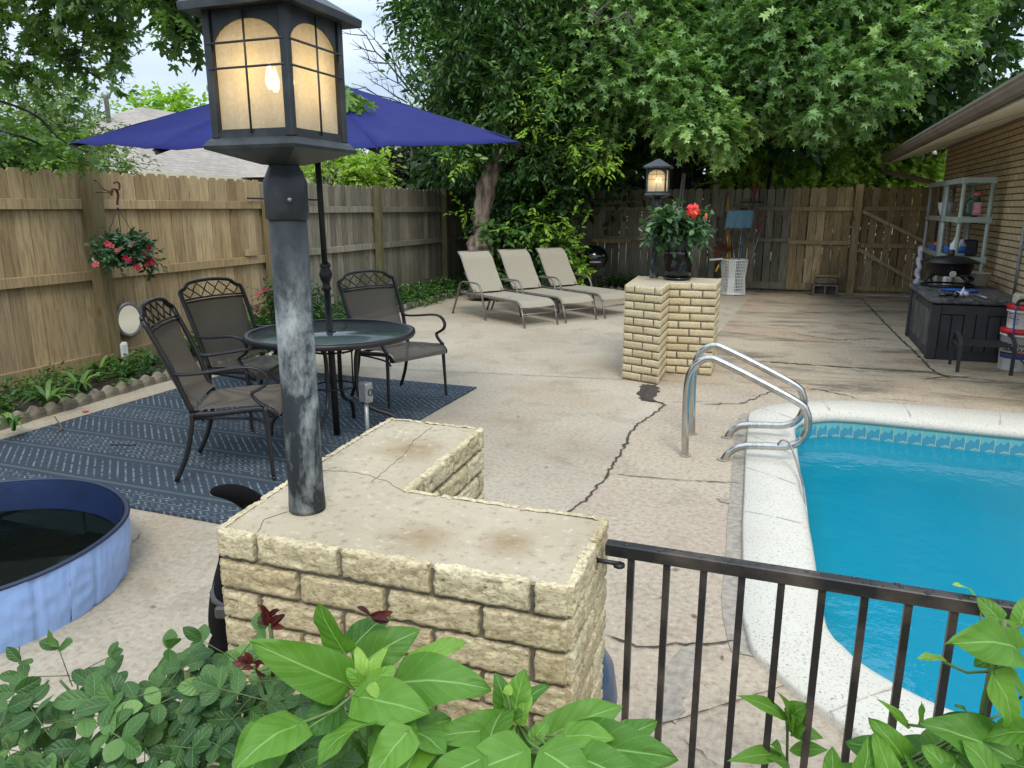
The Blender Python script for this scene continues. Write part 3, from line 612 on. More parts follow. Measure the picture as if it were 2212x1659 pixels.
# ---------------- brick piers ----------------
def brick_pier(name,label,rects,H,bl=.2,ch=.07,m=.012,res=.008,relief=.006,base=.009,seed=1,skip_back=True,segs=(('f',),)):
    """rects: list of faces (p0,p1,outward normal) as runs of running bond"""
    root=thing(name,label,'brick wall',(rects[0][0][0],rects[0][0][1],0))
    base_=base; mb=MB(); r=random.Random(seed); rows=int(round(H/ch))
    for (p0,p1,nr,st) in rects:
        p0=Vector((*p0,0)); p1=Vector((*p1,0)); L=(p1-p0).length; d=(p1-p0).normalized(); nr=Vector((*nr,0))
        for k in range(rows):
            z1=H-k*ch; z0=z1-ch+m
            x=0; first=True
            while x<L-.012:
                wd=bl/2 if (first and (k+st)%2==1) else bl
                e=min(x+wd-m,L)
                if L-e<.03: e=L
                x0=x; nu=max(2,int((e-x0)/res)); nv=max(2,int((z1-z0)/res)); tint=r.uniform(-1,1); off=r.uniform(0,50)
                amp=relief
                def fn(a,b):
                    s_=x0+(e-x0)*a; z=z0+(z1-z0)*b
                    q=Vector((s_*34+off+mnoise.noise(Vector((s_*60,z*60,off)))*1.2,z*95,off)); q2=Vector((s_*95+off,z*210,off*2))
                    nn=mnoise.noise(q); nn=1-abs(nn)*2.6
                    st=math.floor((mnoise.noise(Vector((s_*26+off,z*60,off*3)))+1)*2.6)/2.6-1; hgt=min(.30*amp,(nn*.50+mnoise.noise(q2)*.40+st*.60+.15)*amp)
                    ed=min(a*(e-x0),(1-a)*(e-x0),b*(z1-z0),(1-b)*(z1-z0)); k_=min(1,ed/.003); 
                    jx=mnoise.noise(Vector((z*90,off,0)))*.003 if a in(0,1) else 0; jz=mnoise.noise(Vector((s_*70,off,3)))*.003 if b in(0,1) else 0
                    if (a==0 and x0<.001) or (a==1 and e>L-.001): jx=0
                    return p0+d*(s_+jx)+nr*((base_+hgt)*(.8+.2*k_) if k_<1 else base_+hgt)+Vector((0,0,z+jz))
                base=len(mb.v); mb.grid(fn,nu,nv,tint,True)
                # skirt back to core
                rim=[i for i in range(nu+1)]+[j*(nu+1)+nu for j in range(1,nv+1)]+[nv*(nu+1)+i for i in range(nu-1,-1,-1)]+[j*(nu+1) for j in range(nv-1,0,-1)]
                sk=[Vector(mb.v[base+i])-nr*.016 for i in rim]; b2=len(mb.v); mb.v+=[tuple(p) for p in sk]; nR=len(rim)
                for q_ in range(nR):
                    mb.f.append((base+rim[q_],b2+q_,b2+(q_+1)%nR,base+rim[(q_+1)%nR])); mb.t.append(tint); mb.sm.append(False)
                x=e+m; first=False
                if e>=L: break
    mb.build('brickwork',MT['brick'],root); return root
WH=.84
near=brick_pier('brick_wall','near low L shaped cream rock-faced brick wall carrying the large lamp post',
 [((-1.085,1.145),(-.325,1.165),(0,-1),1),((-.325,1.165),(-.335,1.475),(1,0),0),((-.825,1.475),(-.85,2.01),(1,0),1),((-1.165,2.01),(-1.13,1.5),(-1,0),0),((-1.13,1.5),(-1.085,1.145),(-1,0),0),((-.335,1.475),(-.825,1.475),(0,1),0),((-.85,2.01),(-1.165,2.01),(0,1),0)],WH,res=.006,relief=.0105,seed=3)
def core(root,pts,H,ins=.0):
    n=len(pts); MB().prism([(x,y,0) for x,y in pts],(0,0,H-.012)).build('mortar_core',MT['mortar'],root)
    # worn top
    MB().prism([(x,y,H-.010) for x,y in pts],(0,0,.008)).build('cap',MT['piercap'],root)
core(near,[(-1.087,1.147),(-.327,1.167),(-.337,1.473),(-.823,1.473),(-.852,2.008),(-1.163,2.008),(-1.128,1.5)],WH)
for i,(pts) in enumerate([[(-1.0,1.16),(-1.03,1.22),(-1.01,1.27),(-.985,1.285)],[(-.93,1.5),(-.95,1.7),(-.99,1.85),(-1.0,1.98)],[(-1.12,1.52),(-1.0,1.545),(-.9,1.52),(-.83,1.475)]]):
    P=jag([(a,b) for a,b in pts],.004,.02,i+50); mb=MB()
    mb.tube([(p.x,p.y,WH-.0015) for p in P],.0007,4); mb.build('hairline_crack',MT['joint'],near)
far=brick_pier('brick_wall','far low L shaped cream rock-faced brick wall carrying the small lamp post and potted plant',
 [((-1.335,6.43),(-.995,6.30),(.357,-.934),1),((-.995,6.30),(-1.01,6.80),(1,0),0),((-1.01,6.80),(-.60,6.83),(0,-1),0),((-.60,6.83),(-.61,7.36),(1,0),1),((-1.40,7.38),(-1.335,6.43),(-1,0),0)],WH,m=.0105,res=.016,relief=.0045,base=.0045,seed=9)
core(far,[(-1.333,6.434),(-.997,6.306),(-1.008,6.803),(-.602,6.833),(-.612,7.358),(-1.398,7.378)],WH)
# ---------------- lamps ----------------
def lamp(name,label,x,y,z0,seed):
    root=thing(name,label,'lamp post',(x,y,z0))
    zt=1.615-z0
    MB().lathe([(.040,0),(.0405,.01),(.0385,.05),(.0385,zt-.135)],28).build('post',MT['postpaint'],root,world=False)
    MB().lathe([(.0385,zt-.14),(.0435,zt-.136),(.0435,zt-.065),(.038,zt-.052),(.028,zt-.03),(.026,zt-.012),(.034,zt)],28).build('collar',MT['lantern'],root,world=False)
    MB().tube([(.030,-.032,zt-.10),(.038,-.040,zt-.10)],.004,8).build('set_screw',MT['galv'],root,world=False)
    ln=MB(); b=.104; h=.092
    # tapered underside, base plate with moulding
    def fr(s0,z0_,s1,z1_):
        vs=[(sx*s,sy*s,z) for s,z in((s0,z0_),(s1,z1_)) for sx,sy in((-1,-1),(1,-1),(1,1),(-1,1))]
        ln.add(vs,[(0,1,5,4),(1,2,6,5),(2,3,7,6),(3,0,4,7)])
    fr(.03,zt-.032,b,zt-.006); fr(b,zt-.006,b+.002,zt); fr(b+.002,zt,b-.004,zt+.009); fr(b-.004,zt+.009,h+.002,zt+.014)
    ln.add([(-h,-h,zt+.014),(h,-h,zt+.014),(h,h,zt+.014),(-h,h,zt+.014)],[(0,1,2,3)])
    ln.build('base_plate',MT['lantern'],root,world=False)
    zb=zt+.014; zh=.835-.84+1.84-z0   # top of body
    zh=1.860-z0
    bd=MB(); fw=.013
    for sx in(-1,1):
        for sy in(-1,1): bd.box((sx*(h-fw/2),sy*(h-fw/2),(zb+zh)/2),(fw*1.25,fw*1.25,zh-zb),bev=.002)
    for k in range(4):
        M=Matrix.Rotation(k*math.pi/2,4,'Z')
        bd.add([M@Vector(p) for p in [(-h+.005,-h+.002,zb),(h-.005,-h+.002,zb),(h-.005,-h+.002,zb+.016),(-h+.005,-h+.002,zb+.016)]],[(0,1,2,3)])
        # arched head: plate with arch opening
        ws=h-fw; y_=-h+.004; za=zh-.022; zs=zh-.070; pts=[]
        top=[(-ws,zh),(ws,zh)]
        arc=[(-ws*.96*math.cos(a),zs+(za-zs)*math.sin(a)) for a in [math.pi*i/14 for i in range(15)]]
        for i in range(14):
            a,b2=arc[i],arc[i+1]; ta=(a[0],zh); tb=(b2[0],zh)
            for yo in(0,.004): bd.add([M@Vector((a[0],y_+yo,a[1])),M@Vector((b2[0],y_+yo,b2[1])),M@Vector((tb[0],y_+yo,tb[1])),M@Vector((ta[0],y_+yo,ta[1]))],[(0,1,2,3)])
            bd.add([M@Vector((a[0],y_,a[1])),M@Vector((b2[0],y_,b2[1])),M@Vector((b2[0],y_+.004,b2[1])),M@Vector((a[0],y_+.004,a[1]))],[(0,1,2,3)])
        for sx in(-1,1): bd.add([M@Vector(p) for p in [(sx*ws,y_,zs-.006),(sx*ws*.94,y_,zs-.006),(sx*ws*.94,y_,zh),(sx*ws,y_,zh)]],[(0,1,2,3)])
    bd.build('lantern_frame',MT['lantern'],root,world=False)
    for k in range(4):
        M=Matrix.Rotation(k*math.pi/2,4,'Z'); mt=MB()
        mt.tube([M@Vector((.001,-h-.001,zb+.008)),M@Vector((.001,-h-.001,zh-.01))],.0022,6)
        for zz in(zb+(zh-zb)*.54,zh-.062): mt.tube([M@Vector((-h+.006,-h-.001,zz)),M@Vector((h-.006,-h-.001,zz))],.0022,6)
        mt.build('glazing_bar',MT['lantern'],root,world=False)
        gm=MB(); gm.add([M@Vector(p) for p in [(-h+.010,-h+.0115,zb),(h-.010,-h+.0115,zb),(h-.010,-h+.0115,zh),(-h+.010,-h+.0115,zh)]],[(0,1,2,3)]); gm.build('glass_pane',MT['lampglass'],root,world=False)
    rf=MB(); e=.121
    z1=zh; vs=[(sx*e,sy*e,z1-.006) for sx,sy in((-1,-1),(1,-1),(1,1),(-1,1))]+[(sx*(e+.001),sy*(e+.001),z1+.008) for sx,sy in((-1,-1),(1,-1),(1,1),(-1,1))]+[(sx*.012,sy*.012,z1+.078) for sx,sy in((-1,-1),(1,-1),(1,1),(-1,1))]+[(sx*h*.9,sy*h*.9,z1-.002) for sx,sy in((-1,-1),(1,-1),(1,1),(-1,1))]
    f=[(8,9,10,11)]
    for k in range(4): j=(k+1)%4; f+=[(k,j,4+j,4+k),(4+k,4+j,8+j,8+k),(12+k,12+j,j,k)]
    rf.add(vs,f); rf.build('roof',MT['lantern'],root,world=False)
    for k in range(3):
        a=k*2.094+.4; cx,cy=.022*math.cos(a),.022*math.sin(a); zc=zb+(zh-zb)*.5
        MB().lathe([(.009,zb),(.009,zc-.03)],12,(cx,cy,0)).build('candle_sleeve',MT['cap'],root,world=False)
        MB().lathe([(.004,zc-.02),(.008,zc-.012),(.009,zc-.002),(.006,zc+.012),(.0025,zc+.024),(0,zc+.028)],12,(cx,cy,0)).build('bulb',MT['bulb'],root,world=False)
    pl=bpy.data.lights.new('lamp_light','POINT'); po=bpy.data.objects.new('lamp_light',pl); COL.objects.link(po); pl.energy=.05; pl.color=(1,.62,.25); pl.shadow_soft_size=.03; po.parent=root; po.location=(0,0,zb+(zh-zb)*.5)
    return root
lamp('lamp_post','large lit lantern on a peeling black post rising from the near brick wall',-.975,1.30,WH,1)
lamp('lamp_post','small lit lantern with grey hipped cap on the far brick wall',-1.224,7.21,WH,2)
# ---------------- railing ----------------
rl=thing('metal_railing','black metal balustrade with square top rail running right from the near brick wall','railing',(.6,1.4,0))
MB().box((.90,1.395,.815),(2.42,.027,.027),bev=.002).build('top_rail',MT['rail'],rl)
MB().box((.90,1.395,.09),(2.42,.024,.024),bev=.002).build('bottom_rail',MT['rail'],rl)
dr_=random.Random(2); m=MB()
for q in range(90):
    xx=dr_.uniform(-.3,1.2); yy=1.395+dr_.uniform(-.010,.010); r0=dr_.uniform(.0015,.0045); m.lathe([(r0,0),(r0*.8,r0*.3),(0,r0*.45)],8,(xx,yy,.8286),sx=1.3)
tag(m.build('water_drops',MT['blackgloss'],rl),None,None,None,'stuff')
k=0
x=-.257
while x<2.05:
    MB().box((x,1.395,.445),(.0135,.0135,.715)).build('baluster',MT['rail'],rl); x+=.0727
MB().tube([(-.335,1.36,.80),(-.275,1.36,.80)],.005,8).lathe([(.012,0),(.012,.006)],8,(-.275,1.36,.794)).build('latch_bolt',MT['black'],rl)
for px_ in (1.2,2.08): MB().box((px_,1.395,.40),(.03,.03,.80),bev=.002).build('post',MT['rail'],rl)
# ---------------- fences ----------------
def fence(name,label,p0,p1,zt,z0,mat,posts,rails,seed,inner,bw=.14,gap=.004,postmat=None,jit=.008,ptop=.03,group=None):
    p0=Vector((*p0,0)); p1=Vector((*p1,0)); L=(p1-p0).length; d=(p1-p0).normalized(); nn=Vector((*inner,0))
    root=thing(name,label,'fence',(p0.x,p0.y,0)); r=random.Random(seed); mb=MB(); x=0
    while x<L-.02:
        wb=bw+r.uniform(-.003,.003); e=min(x+wb-gap*r.uniform(.4,1.6),L); h=zt+r.uniform(-jit,jit); c=.028; t_=.016; lean=r.uniform(-.003,.003)
        out=[(x,z0),(e,z0),(e+lean,h-c),(e-c+lean,h),(x+c+lean,h),(x+lean,h-c)]
        off=r.uniform(0,.004)
        mb.prism([p0+d*a-nn*off+Vector((0,0,b)) for a,b in out],-nn*t_,r.uniform(-1,1)); x+=wb
    mb.build('board_panel',MT[mat],root)
    for (zc,hh,tk) in rails:
        x=0; 
        while x<L:
            l=min(2.4,L-x); M=Matrix((( d.x,nn.x,0),(d.y,nn.y,0),(0,0,1))).to_4x4()
            b=MB(); b.box(p0+d*(x+l/2)+nn*(tk/2+.002)+Vector((0,0,zc+r.uniform(-.004,.004))),(l-.004,tk,hh),M,tint=r.uniform(-.6,.9),bev=.003); b.build('rail',MT[mat],root); x+=2.4
    for s_,wd,top in posts:
        M=Matrix((( d.x,nn.x,0),(d.y,nn.y,0),(0,0,1))).to_4x4()
        b=MB(); b.box(p0+d*s_+nn*(.045+wd*.45)+Vector((0,0,top/2)),(wd,wd*.9,top),M,tint=r.uniform(-.3,.3),bev=.004); b.build('post',MT[postmat or mat],root)
    return root
FX=-5.93
fence('wooden_fence','tan dog-eared pine fence with new looking boards behind the patio chairs',(FX,1.0),(FX,7.42),1.815,.06,'tan',[(4.03,.13,1.935),(1.2,.10,1.75),(6.42,.1,1.55)],[(1.53,.085,.038),(.90,.085,.038),(.115,.13,.038)],1,(1,0),postmat='tanpost')
fence('wooden_fence','weathered grey dog-eared fence along the left side beyond the tan boards',(FX,7.425),(FX,14.30),1.80,.04,'grey',[(2.53,.10,1.82),(4.85,.11,1.83)],[(1.47,.085,.038),(.93,.085,.038),(.10,.13,.038)],2,(1,0),postmat='post_g')
fence('wooden_fence','mossy grey fence at the back of the yard behind the grill and tools',(FX,14.33),(-.05,14.33),1.83,.04,'grey',[(2.12,.095,1.84),(4.57,.1,1.90)],[(1.48,.07,.038),(.93,.07,.038),(.12,.12,.038)],3,(0,-1),gap=.012,postmat='grey')
fence('wooden_fence','brown stained plank fence at the back with light showing through the gaps',(-.048,14.33),(1.00,14.33),1.84,.05,'brown',[],[(1.48,.07,.038),(.90,.07,.038),(.12,.12,.038)],4,(0,-1),gap=.016,jit=.004)
gt=thing('wooden_gate','dark brown plank gate with diagonal braces beside the brick house','gate',(1.5,14.33,0))
g_=MB(); x=1.09; r=random.Random(8)
while x<2.2:
    wb=.125; g_.prism([(x,14.33,.05),(x+wb-.016,14.33,.05),(x+wb-.014,14.33,1.83),(x+.002,14.33,1.83)],(0,.016,0),r.uniform(-1,.2)); x+=wb
g_.build('board_panel',MT['brown'],gt)
for zc in(1.48,.86,.12): MB().box((1.65,14.308,zc),(1.13,.038,.075),bev=.003).build('rail',MT['brown'],gt)
for (a,b) in [((1.08,1.44),(2.2,.88)),((1.08,.80),(2.2,.16))]:
    dx,dz=b[0]-a[0],b[1]-a[1]; an=math.atan2(dz,dx); M=Matrix.Rotation(-an,4,'Y')
    MB().box(((a[0]+b[0])/2,14.268,(a[1]+b[1])/2),(math.hypot(dx,dz),.03,.06),M,tint=.7,bev=.003).build('brace',MT['brown'],gt)
MB().box((1.01,14.27,.94),(.12,.09,1.88),bev=.005).build('gate_post',MT['brown'],gt)
for s_,zc,ln_,tt in [(-1.0,1.60,.0,0)]: pass
for (u0,u1,v,lb) in [(1275,1362,520,'short dark plank shelf nailed to the back fence beside the lamp post'),(1278,1395,437,'upper weathered plank nailed across the back fence top')]:
    a=OY(u0,v,14.26); b=OY(u1,v,14.26); m_=MB(); m_.box(((a.x+b.x)/2,14.255,a.z),(b.x-a.x,.03,.075),bev=.003); tag(m_.build('plank',MT['brown' if v>500 else 'grey']),lb,'plank')
# ---------------- brick house ----------------
hs=thing('brick_house','tan brick house with gutter, cream soffit and downspout along the right side','house',(2.26,14.2,0))
HX=2.26; HY0=5.9; HY1=14.35
m_=MB(); m_.add([(HX,HY1,-.05),(HX,HY0,-.05),(HX,HY0,2.50),(HX,HY1,2.50)],[(0,1,2,3)]); m_.add([(HX,HY1,-.05),(9,HY1,-.05),(9,HY1,2.5),(HX,HY1,2.5)],[(3,2,1,0)]); m_.add([(HX,HY0,-.05),(9,HY0,-.05),(9,HY0,2.5),(HX,HY0,2.5)],[(0,1,2,3)])
m_.build('brick_facade',MT['housebrick'],hs)
GX=1.42; YE=14.75
s_=MB(); s_.prism([(GX+.03,HY0-.5,2.238),(HX+.02,HY0-.5,2.47),(HX+.02,YE,2.47),(GX+.03,YE,2.238)],(0,0,.02)); s_.build('soffit',MT['cream'],hs)
for yy in (8.6,11.0,13.4): MB().box((GX+.44,yy,2.343),(.86,.012,.004),Matrix.Rotation(-math.atan2(.255,.83),4,'Y')).build('soffit_seam',MT['gutter'],hs)
MB().box((HX-.012,(HY0+HY1)/2,2.452),(.022,HY1-HY0,.045)).build('frieze_trim',MT['gutter'],hs)
fa=MB(); fa.box((GX+.02,(HY0-.5+YE)/2,2.295),(.022,YE-HY0+.5,.09)); fa.build('fascia',MT['gutter'],hs)
gu=MB()
gp_=[(GX,2.345),(GX-.105,2.350),(GX-.112,2.335),(GX-.098,2.318),(GX-.10,2.298),(GX-.08,2.28),(GX-.065,2.262),(GX,2.260)]
gu.add([(a,HY0-.5,b) for a,b in gp_]+[(a,YE,b) for a,b in gp_],[(i,i+1,9+i,8+i) for i in range(7)]+[tuple(range(8,16))]); gu.build('gutter',MT['gutter'],hs)
ds=MB(); ds.tube([(GX-.05,YE-.08,2.24),(GX-.05,YE-.10,2.13),(GX+.05,YE-.2,2.08),(HX-.16,YE-.44,1.90),(HX-.05,YE-.47,1.84),(HX-.045,YE-.47,.1)],.045,4,sq=(1,.75)); ds.build('downspout',MT['gutter'],hs)
rf=MB(); rf.prism([(GX-.06,HY0-.6,2.36),(6,HY0-.6,4.0),(6,YE+.05,4.0),(GX-.06,YE+.05,2.36)],(0,0,.03)); o=rf.build('roof',MT['cap'],hs)
MT['roofdark']=simple('asphalt roof',srgb(128,124,120),srgb(100,96,92),.9,ns=40); o.data.materials[0]=MT['roofdark']
MB().add([(HX,HY1,2.5),(6,HY1,2.5),(6,HY1,4.0)],[(0,1,2)]).build('gable',MT['cream'],hs)
fl_=thing('flood_light','small twin floodlight fixed under the soffit at the house corner','floodlight',OX(2022,328,HX-.05))
p=OX(2022,328,HX-.05)
MB().tube([p+Vector((.04,0,.06)),p+Vector((0,0,.04))],.03,10).build('mount',MT['black'],fl_)
MB().lathe([(.0,.05),(.02,.045),(.035,.01),(.05,-.03),(.045,-.04),(.0,-.05)],14,p+Vector((-.03,-.02,-.01))).build('bulb_shade',MT['white'],fl_)
MB().lathe([(.0,.05),(.02,.045),(.03,.01),(.04,-.02),(.0,-.03)],14,p+Vector((-.09,.03,.02))).build('bulb_shade',MT['black'],fl_)
cd_=MB(); a=OX(2210,488,HX-.02); b=OX(2190,640,HX-.02); cd_.tube([(HX-.02,b.y,.6),(HX-.02,b.y,.9),(HX-.02,a.y-.02,2.45)],.010,8)
cd_.tube([(HX-.02,b.y+.05,.6),(HX-.02,b.y+.05,.9),(HX-.02,a.y+.02,2.45)],.006,8)
tag(cd_.build('conduit',MT['galv']),'grey conduit pipe running down the house wall above the buckets','pipe')
# neighbour house
nh=thing('neighbour_house','neighbouring house with grey brown shingle hip roof behind the tan fence','house',(-16,16,0))
def roofquad(mb,pts): mb.add(pts,[tuple(range(len(pts)))])
def uvroof(o,u_ax=(0,1,0)):
    uv=o.data.uv_layers.new(name='uv')
    for f in o.data.polygons:
        n=f.normal; ua=Vector((0,0,1)).cross(n); ua=ua.normalized() if ua.length>.01 else Vector((1,0,0)); va=n.cross(ua)
        for li in f.loop_indices:
            c=o.data.vertices[o.data.loops[li].vertex_index].co; uv.data[li].uv=(c.dot(ua),c.dot(va))
rm=MB(); E_=2.18
roofquad(rm,[(-11.9,11.2,E_),(-11.9,24,E_),(-15.6,20.5,3.95),(-15.6,15.2,3.95)]); roofquad(rm,[(-11.9,11.2,E_),(-15.6,15.2,3.95),(-19.3,11.2,E_)]); roofquad(rm,[(-11.9,24,E_),(-19.3,24,E_),(-15.6,20.5,3.95)]); roofquad(rm,[(-19.3,11.2,E_),(-15.6,15.2,3.95),(-15.6,20.5,3.95),(-19.3,24,E_)])
# projecting hip nearer the fence
roofquad(rm,[(-11.0,14.2,E_-.02),(-11.0,18.4,E_-.02),(-13.0,16.3,3.02)]); roofquad(rm,[(-11.0,14.2,E_-.02),(-13.0,16.3,3.02),(-15.2,16.3,3.02),(-14.5,14.2,E_-.02)]); roofquad(rm,[(-11.0,18.4,E_-.02),(-14.5,18.4,E_-.02),(-15.2,16.3,3.02),(-13.0,16.3,3.02)])
roofquad(rm,[(-14.0,9.4,E_),(-14.0,12.4,E_),(-15.4,10.9,3.45)]); roofquad(rm,[(-14.0,9.4,E_),(-15.4,10.9,3.45),(-16.8,9.4,E_)]); roofquad(rm,[(-14.0,12.4,E_),(-16.8,12.4,E_),(-15.4,10.9,3.45)])
o=rm.build('roof',MT['shingle'],nh); uvroof(o)
MB().box((-15.6,17.6,1.06),(7.0,12.4,2.2)).box((-12.9,16.3,1.05),(3.4,3.8,2.18)).build('wall',MT['housebrick'],nh)
MB().box((-11.87,17.6,E_-.05),(.10,12.9,.10)).box((-10.98,16.3,E_-.07),(.10,4.2,.10)).build('gutter',MT['cream'],nh)
vp=OX(235,262,-15.5); 
MB().lathe([(.055,0),(.055,.62),(.10,.64),(.10,.74),(.06,.78)],12,(vp.x,vp.y,vp.z-.12)).build('vent_pipe',MT['galv'],nh)
wv_=OX(306,262,-15.6); MB().lathe([(.12,0),(.12,.12),(.2,.16),(.24,.28),(.2,.4),(.08,.46),(0,.47)],16,(wv_.x,wv_.y,wv_.z-.2)).build('turbine_vent',MT['galv'],nh)
# ---------------- rug, table, umbrella ----------------
rg=MB(); rg.grid(lambda a,b:(-4.78+2.36*a,2.64+3.0*b,.012+.003*mnoise.noise(Vector((a*6,b*7,1)))),30,36)
n0=len(rg.v); 
edge=[(-4.78,2.64),(-2.42,2.64),(-2.42,5.64),(-4.78,5.64)]
for i in range(4):
    a,b=edge[i],edge[(i+1)%4]; rg.add([(a[0],a[1],.001),(b[0],b[1],.001),(b[0],b[1],.013),(a[0],a[1],.013)],[(0,1,2,3)])
tag(rg.build('outdoor_rug',MT['rug'],origin=(-3.6,4.14,0)),'large navy patterned outdoor rug under the patio table','rug')
TX,TY=-2.745,4.03
tb=thing('patio_table','round glass topped patio table with dark metal rim','table',(TX,TY,0))
MB().lathe([(.022,.712),(.505,.712),(.508,.718),(.022,.718)],72).build('glass_top',MT['glass'],tb,world=False)
MB().lathe([(.503,.708),(.503,.722),(.522,.726),(.538,.722),(.540,.706),(.534,.690),(.515,.688),(.505,.694),(.503,.708)],72).build('rim',MT['blackmetal'],tb,world=False)
MB().lathe([(.03,.706),(.03,.725),(.021,.726)],20).build('centre_collar',MT['blackmetal'],tb,world=False)
for k in range(4):
    a=R(18)+k*math.pi/2; c,s=math.cos(a),math.sin(a)
    pts=[(r_*c,r_*s,z) for r_,z in [(.40,.70),(.30,.675),(.19,.64),(.155,.56),(.15,.42),(.155,.33),(.19,.25),(.27,.20),(.37,.165),(.43,.11),(.45,.012)]]
    MB().tube(spl(pts,4),.014,10).build('leg',MT['blackmetal'],tb,world=False)
for z in(.60,.36): MB().tube([(.135*math.cos(q*.2618),.135*math.sin(q*.2618),z) for q in range(24)],.007,6,closed=True).build('brace_ring',MT['blackmetal'],tb,world=False)
for k in range(8):
    a=k*math.pi/4+.2; MB().tube([(.132*math.cos(a),.132*math.sin(a),.70),(.132*math.cos(a),.132*math.sin(a),.36)],.005,6).build('spindle',MT['blackmetal'],tb,world=False)
um=thing('patio_umbrella','navy blue patio umbrella opened above the glass table','umbrella',(TX-.02,TY+.03,0))
pt=Vector((-.05,.02,2.22)); 
def pp(z): return Vector((pt.x*z/2.22,pt.y*z/2.22,z))
MB().tube([pp(.0),pp(1.0)],.0225,16).build('lower_pole',MT['black'],um,world=False)
MB().tube([pp(1.0),pp(2.2)],.019,16).build('upper_pole',MT['black'],um,world=False)
c0=pp(1.06); MB().lathe([(.024,-.08),(.034,-.07),(.024,-.055),(.024,-.03),(.036,-.005),(.042,.02),(.036,.045),(.027,.06),(.036,.075),(.030,.09),(.022,.10)],18,(c0.x,c0.y,1.06)).build('turned_spool',MT['black'],um,world=False)
UR=1.33; tilt=Matrix.Rotation(R(6.5),3,Vector((CY,SY,0)))     # dips towards the viewer's side
cen=pp(1.905); apex_h=.37
def cp_(a,r_,h): return cen+tilt@Vector((r_*math.cos(a),r_*math.sin(a),h))
A0=[YAW+R(x) for x in (-154,-109,-64,-19,26,71,116,161)]
ap=cp_(0,0,apex_h)
for k in range(8):
    a,b=A0[k],A0[(k+1)%8]; pan=MB()
    pa,pb_=cp_(a,UR,0),cp_(b,UR,0)
    def fn(s,t):
        e=pa.lerp(pb_,s); p=ap.lerp(e,t); sag=math.sin(math.pi*s)*t*(1-t)*.06; q=(ap-cen).normalized()
        inn=(cen-e).normalized()*math.sin(math.pi*s)*t**3*.02
        return p-q*sag+inn+q*mnoise.noise(Vector((s*5+k,t*6,2)))*.012*t
    pan.grid(fn,10,14); o=pan.build('canopy_panel',MT['umb'],um,world=False)
    so_=o.modifiers.new('s','SOLIDIFY'); so_.thickness=.002
    rb=MB(); rb.tube([ap-Vector((0,0,.03)),ap.lerp(pa,.5)-Vector((0,0,.018)),pa-Vector((0,0,.008))],.006,6); rb.build('rib',MT['black'],um,world=False)
    hub=pp(1.86); MB().tube([hub,ap.lerp(pa,.55)-Vector((0,0,.025))],.005,6).build('strut',MT['black'],um,world=False)
    pk=MB(); d1=(cp_(a,UR-.10,0.02)-pa); s1=(cp_(a+.06,UR,0)-pa)*.6
    pk.add([pa+Vector((0,0,-.004)),pa+d1+s1*.9+Vector((0,0,-.02)),pa+d1-s1*.9+Vector((0,0,-.02)),pa+s1*.2+Vector((0,0,-.03)),],[(0,1,2),(0,2,3),(0,3,1),(1,3,2)]); pk.build('rib_pocket',MT['black'],um,world=False)
MB().lathe([(.045,-.03),(.048,0),(.02,.02),(.014,.05),(.02,.06),(.0,.075)],16,ap).build('finial',MT['black'],um,world=False)
h_=pp(1.86); MB().lathe([(.03,-.02),(.032,.02),(.02,.03)],14,h_).build('runner_hub',MT['black'],um,world=False)
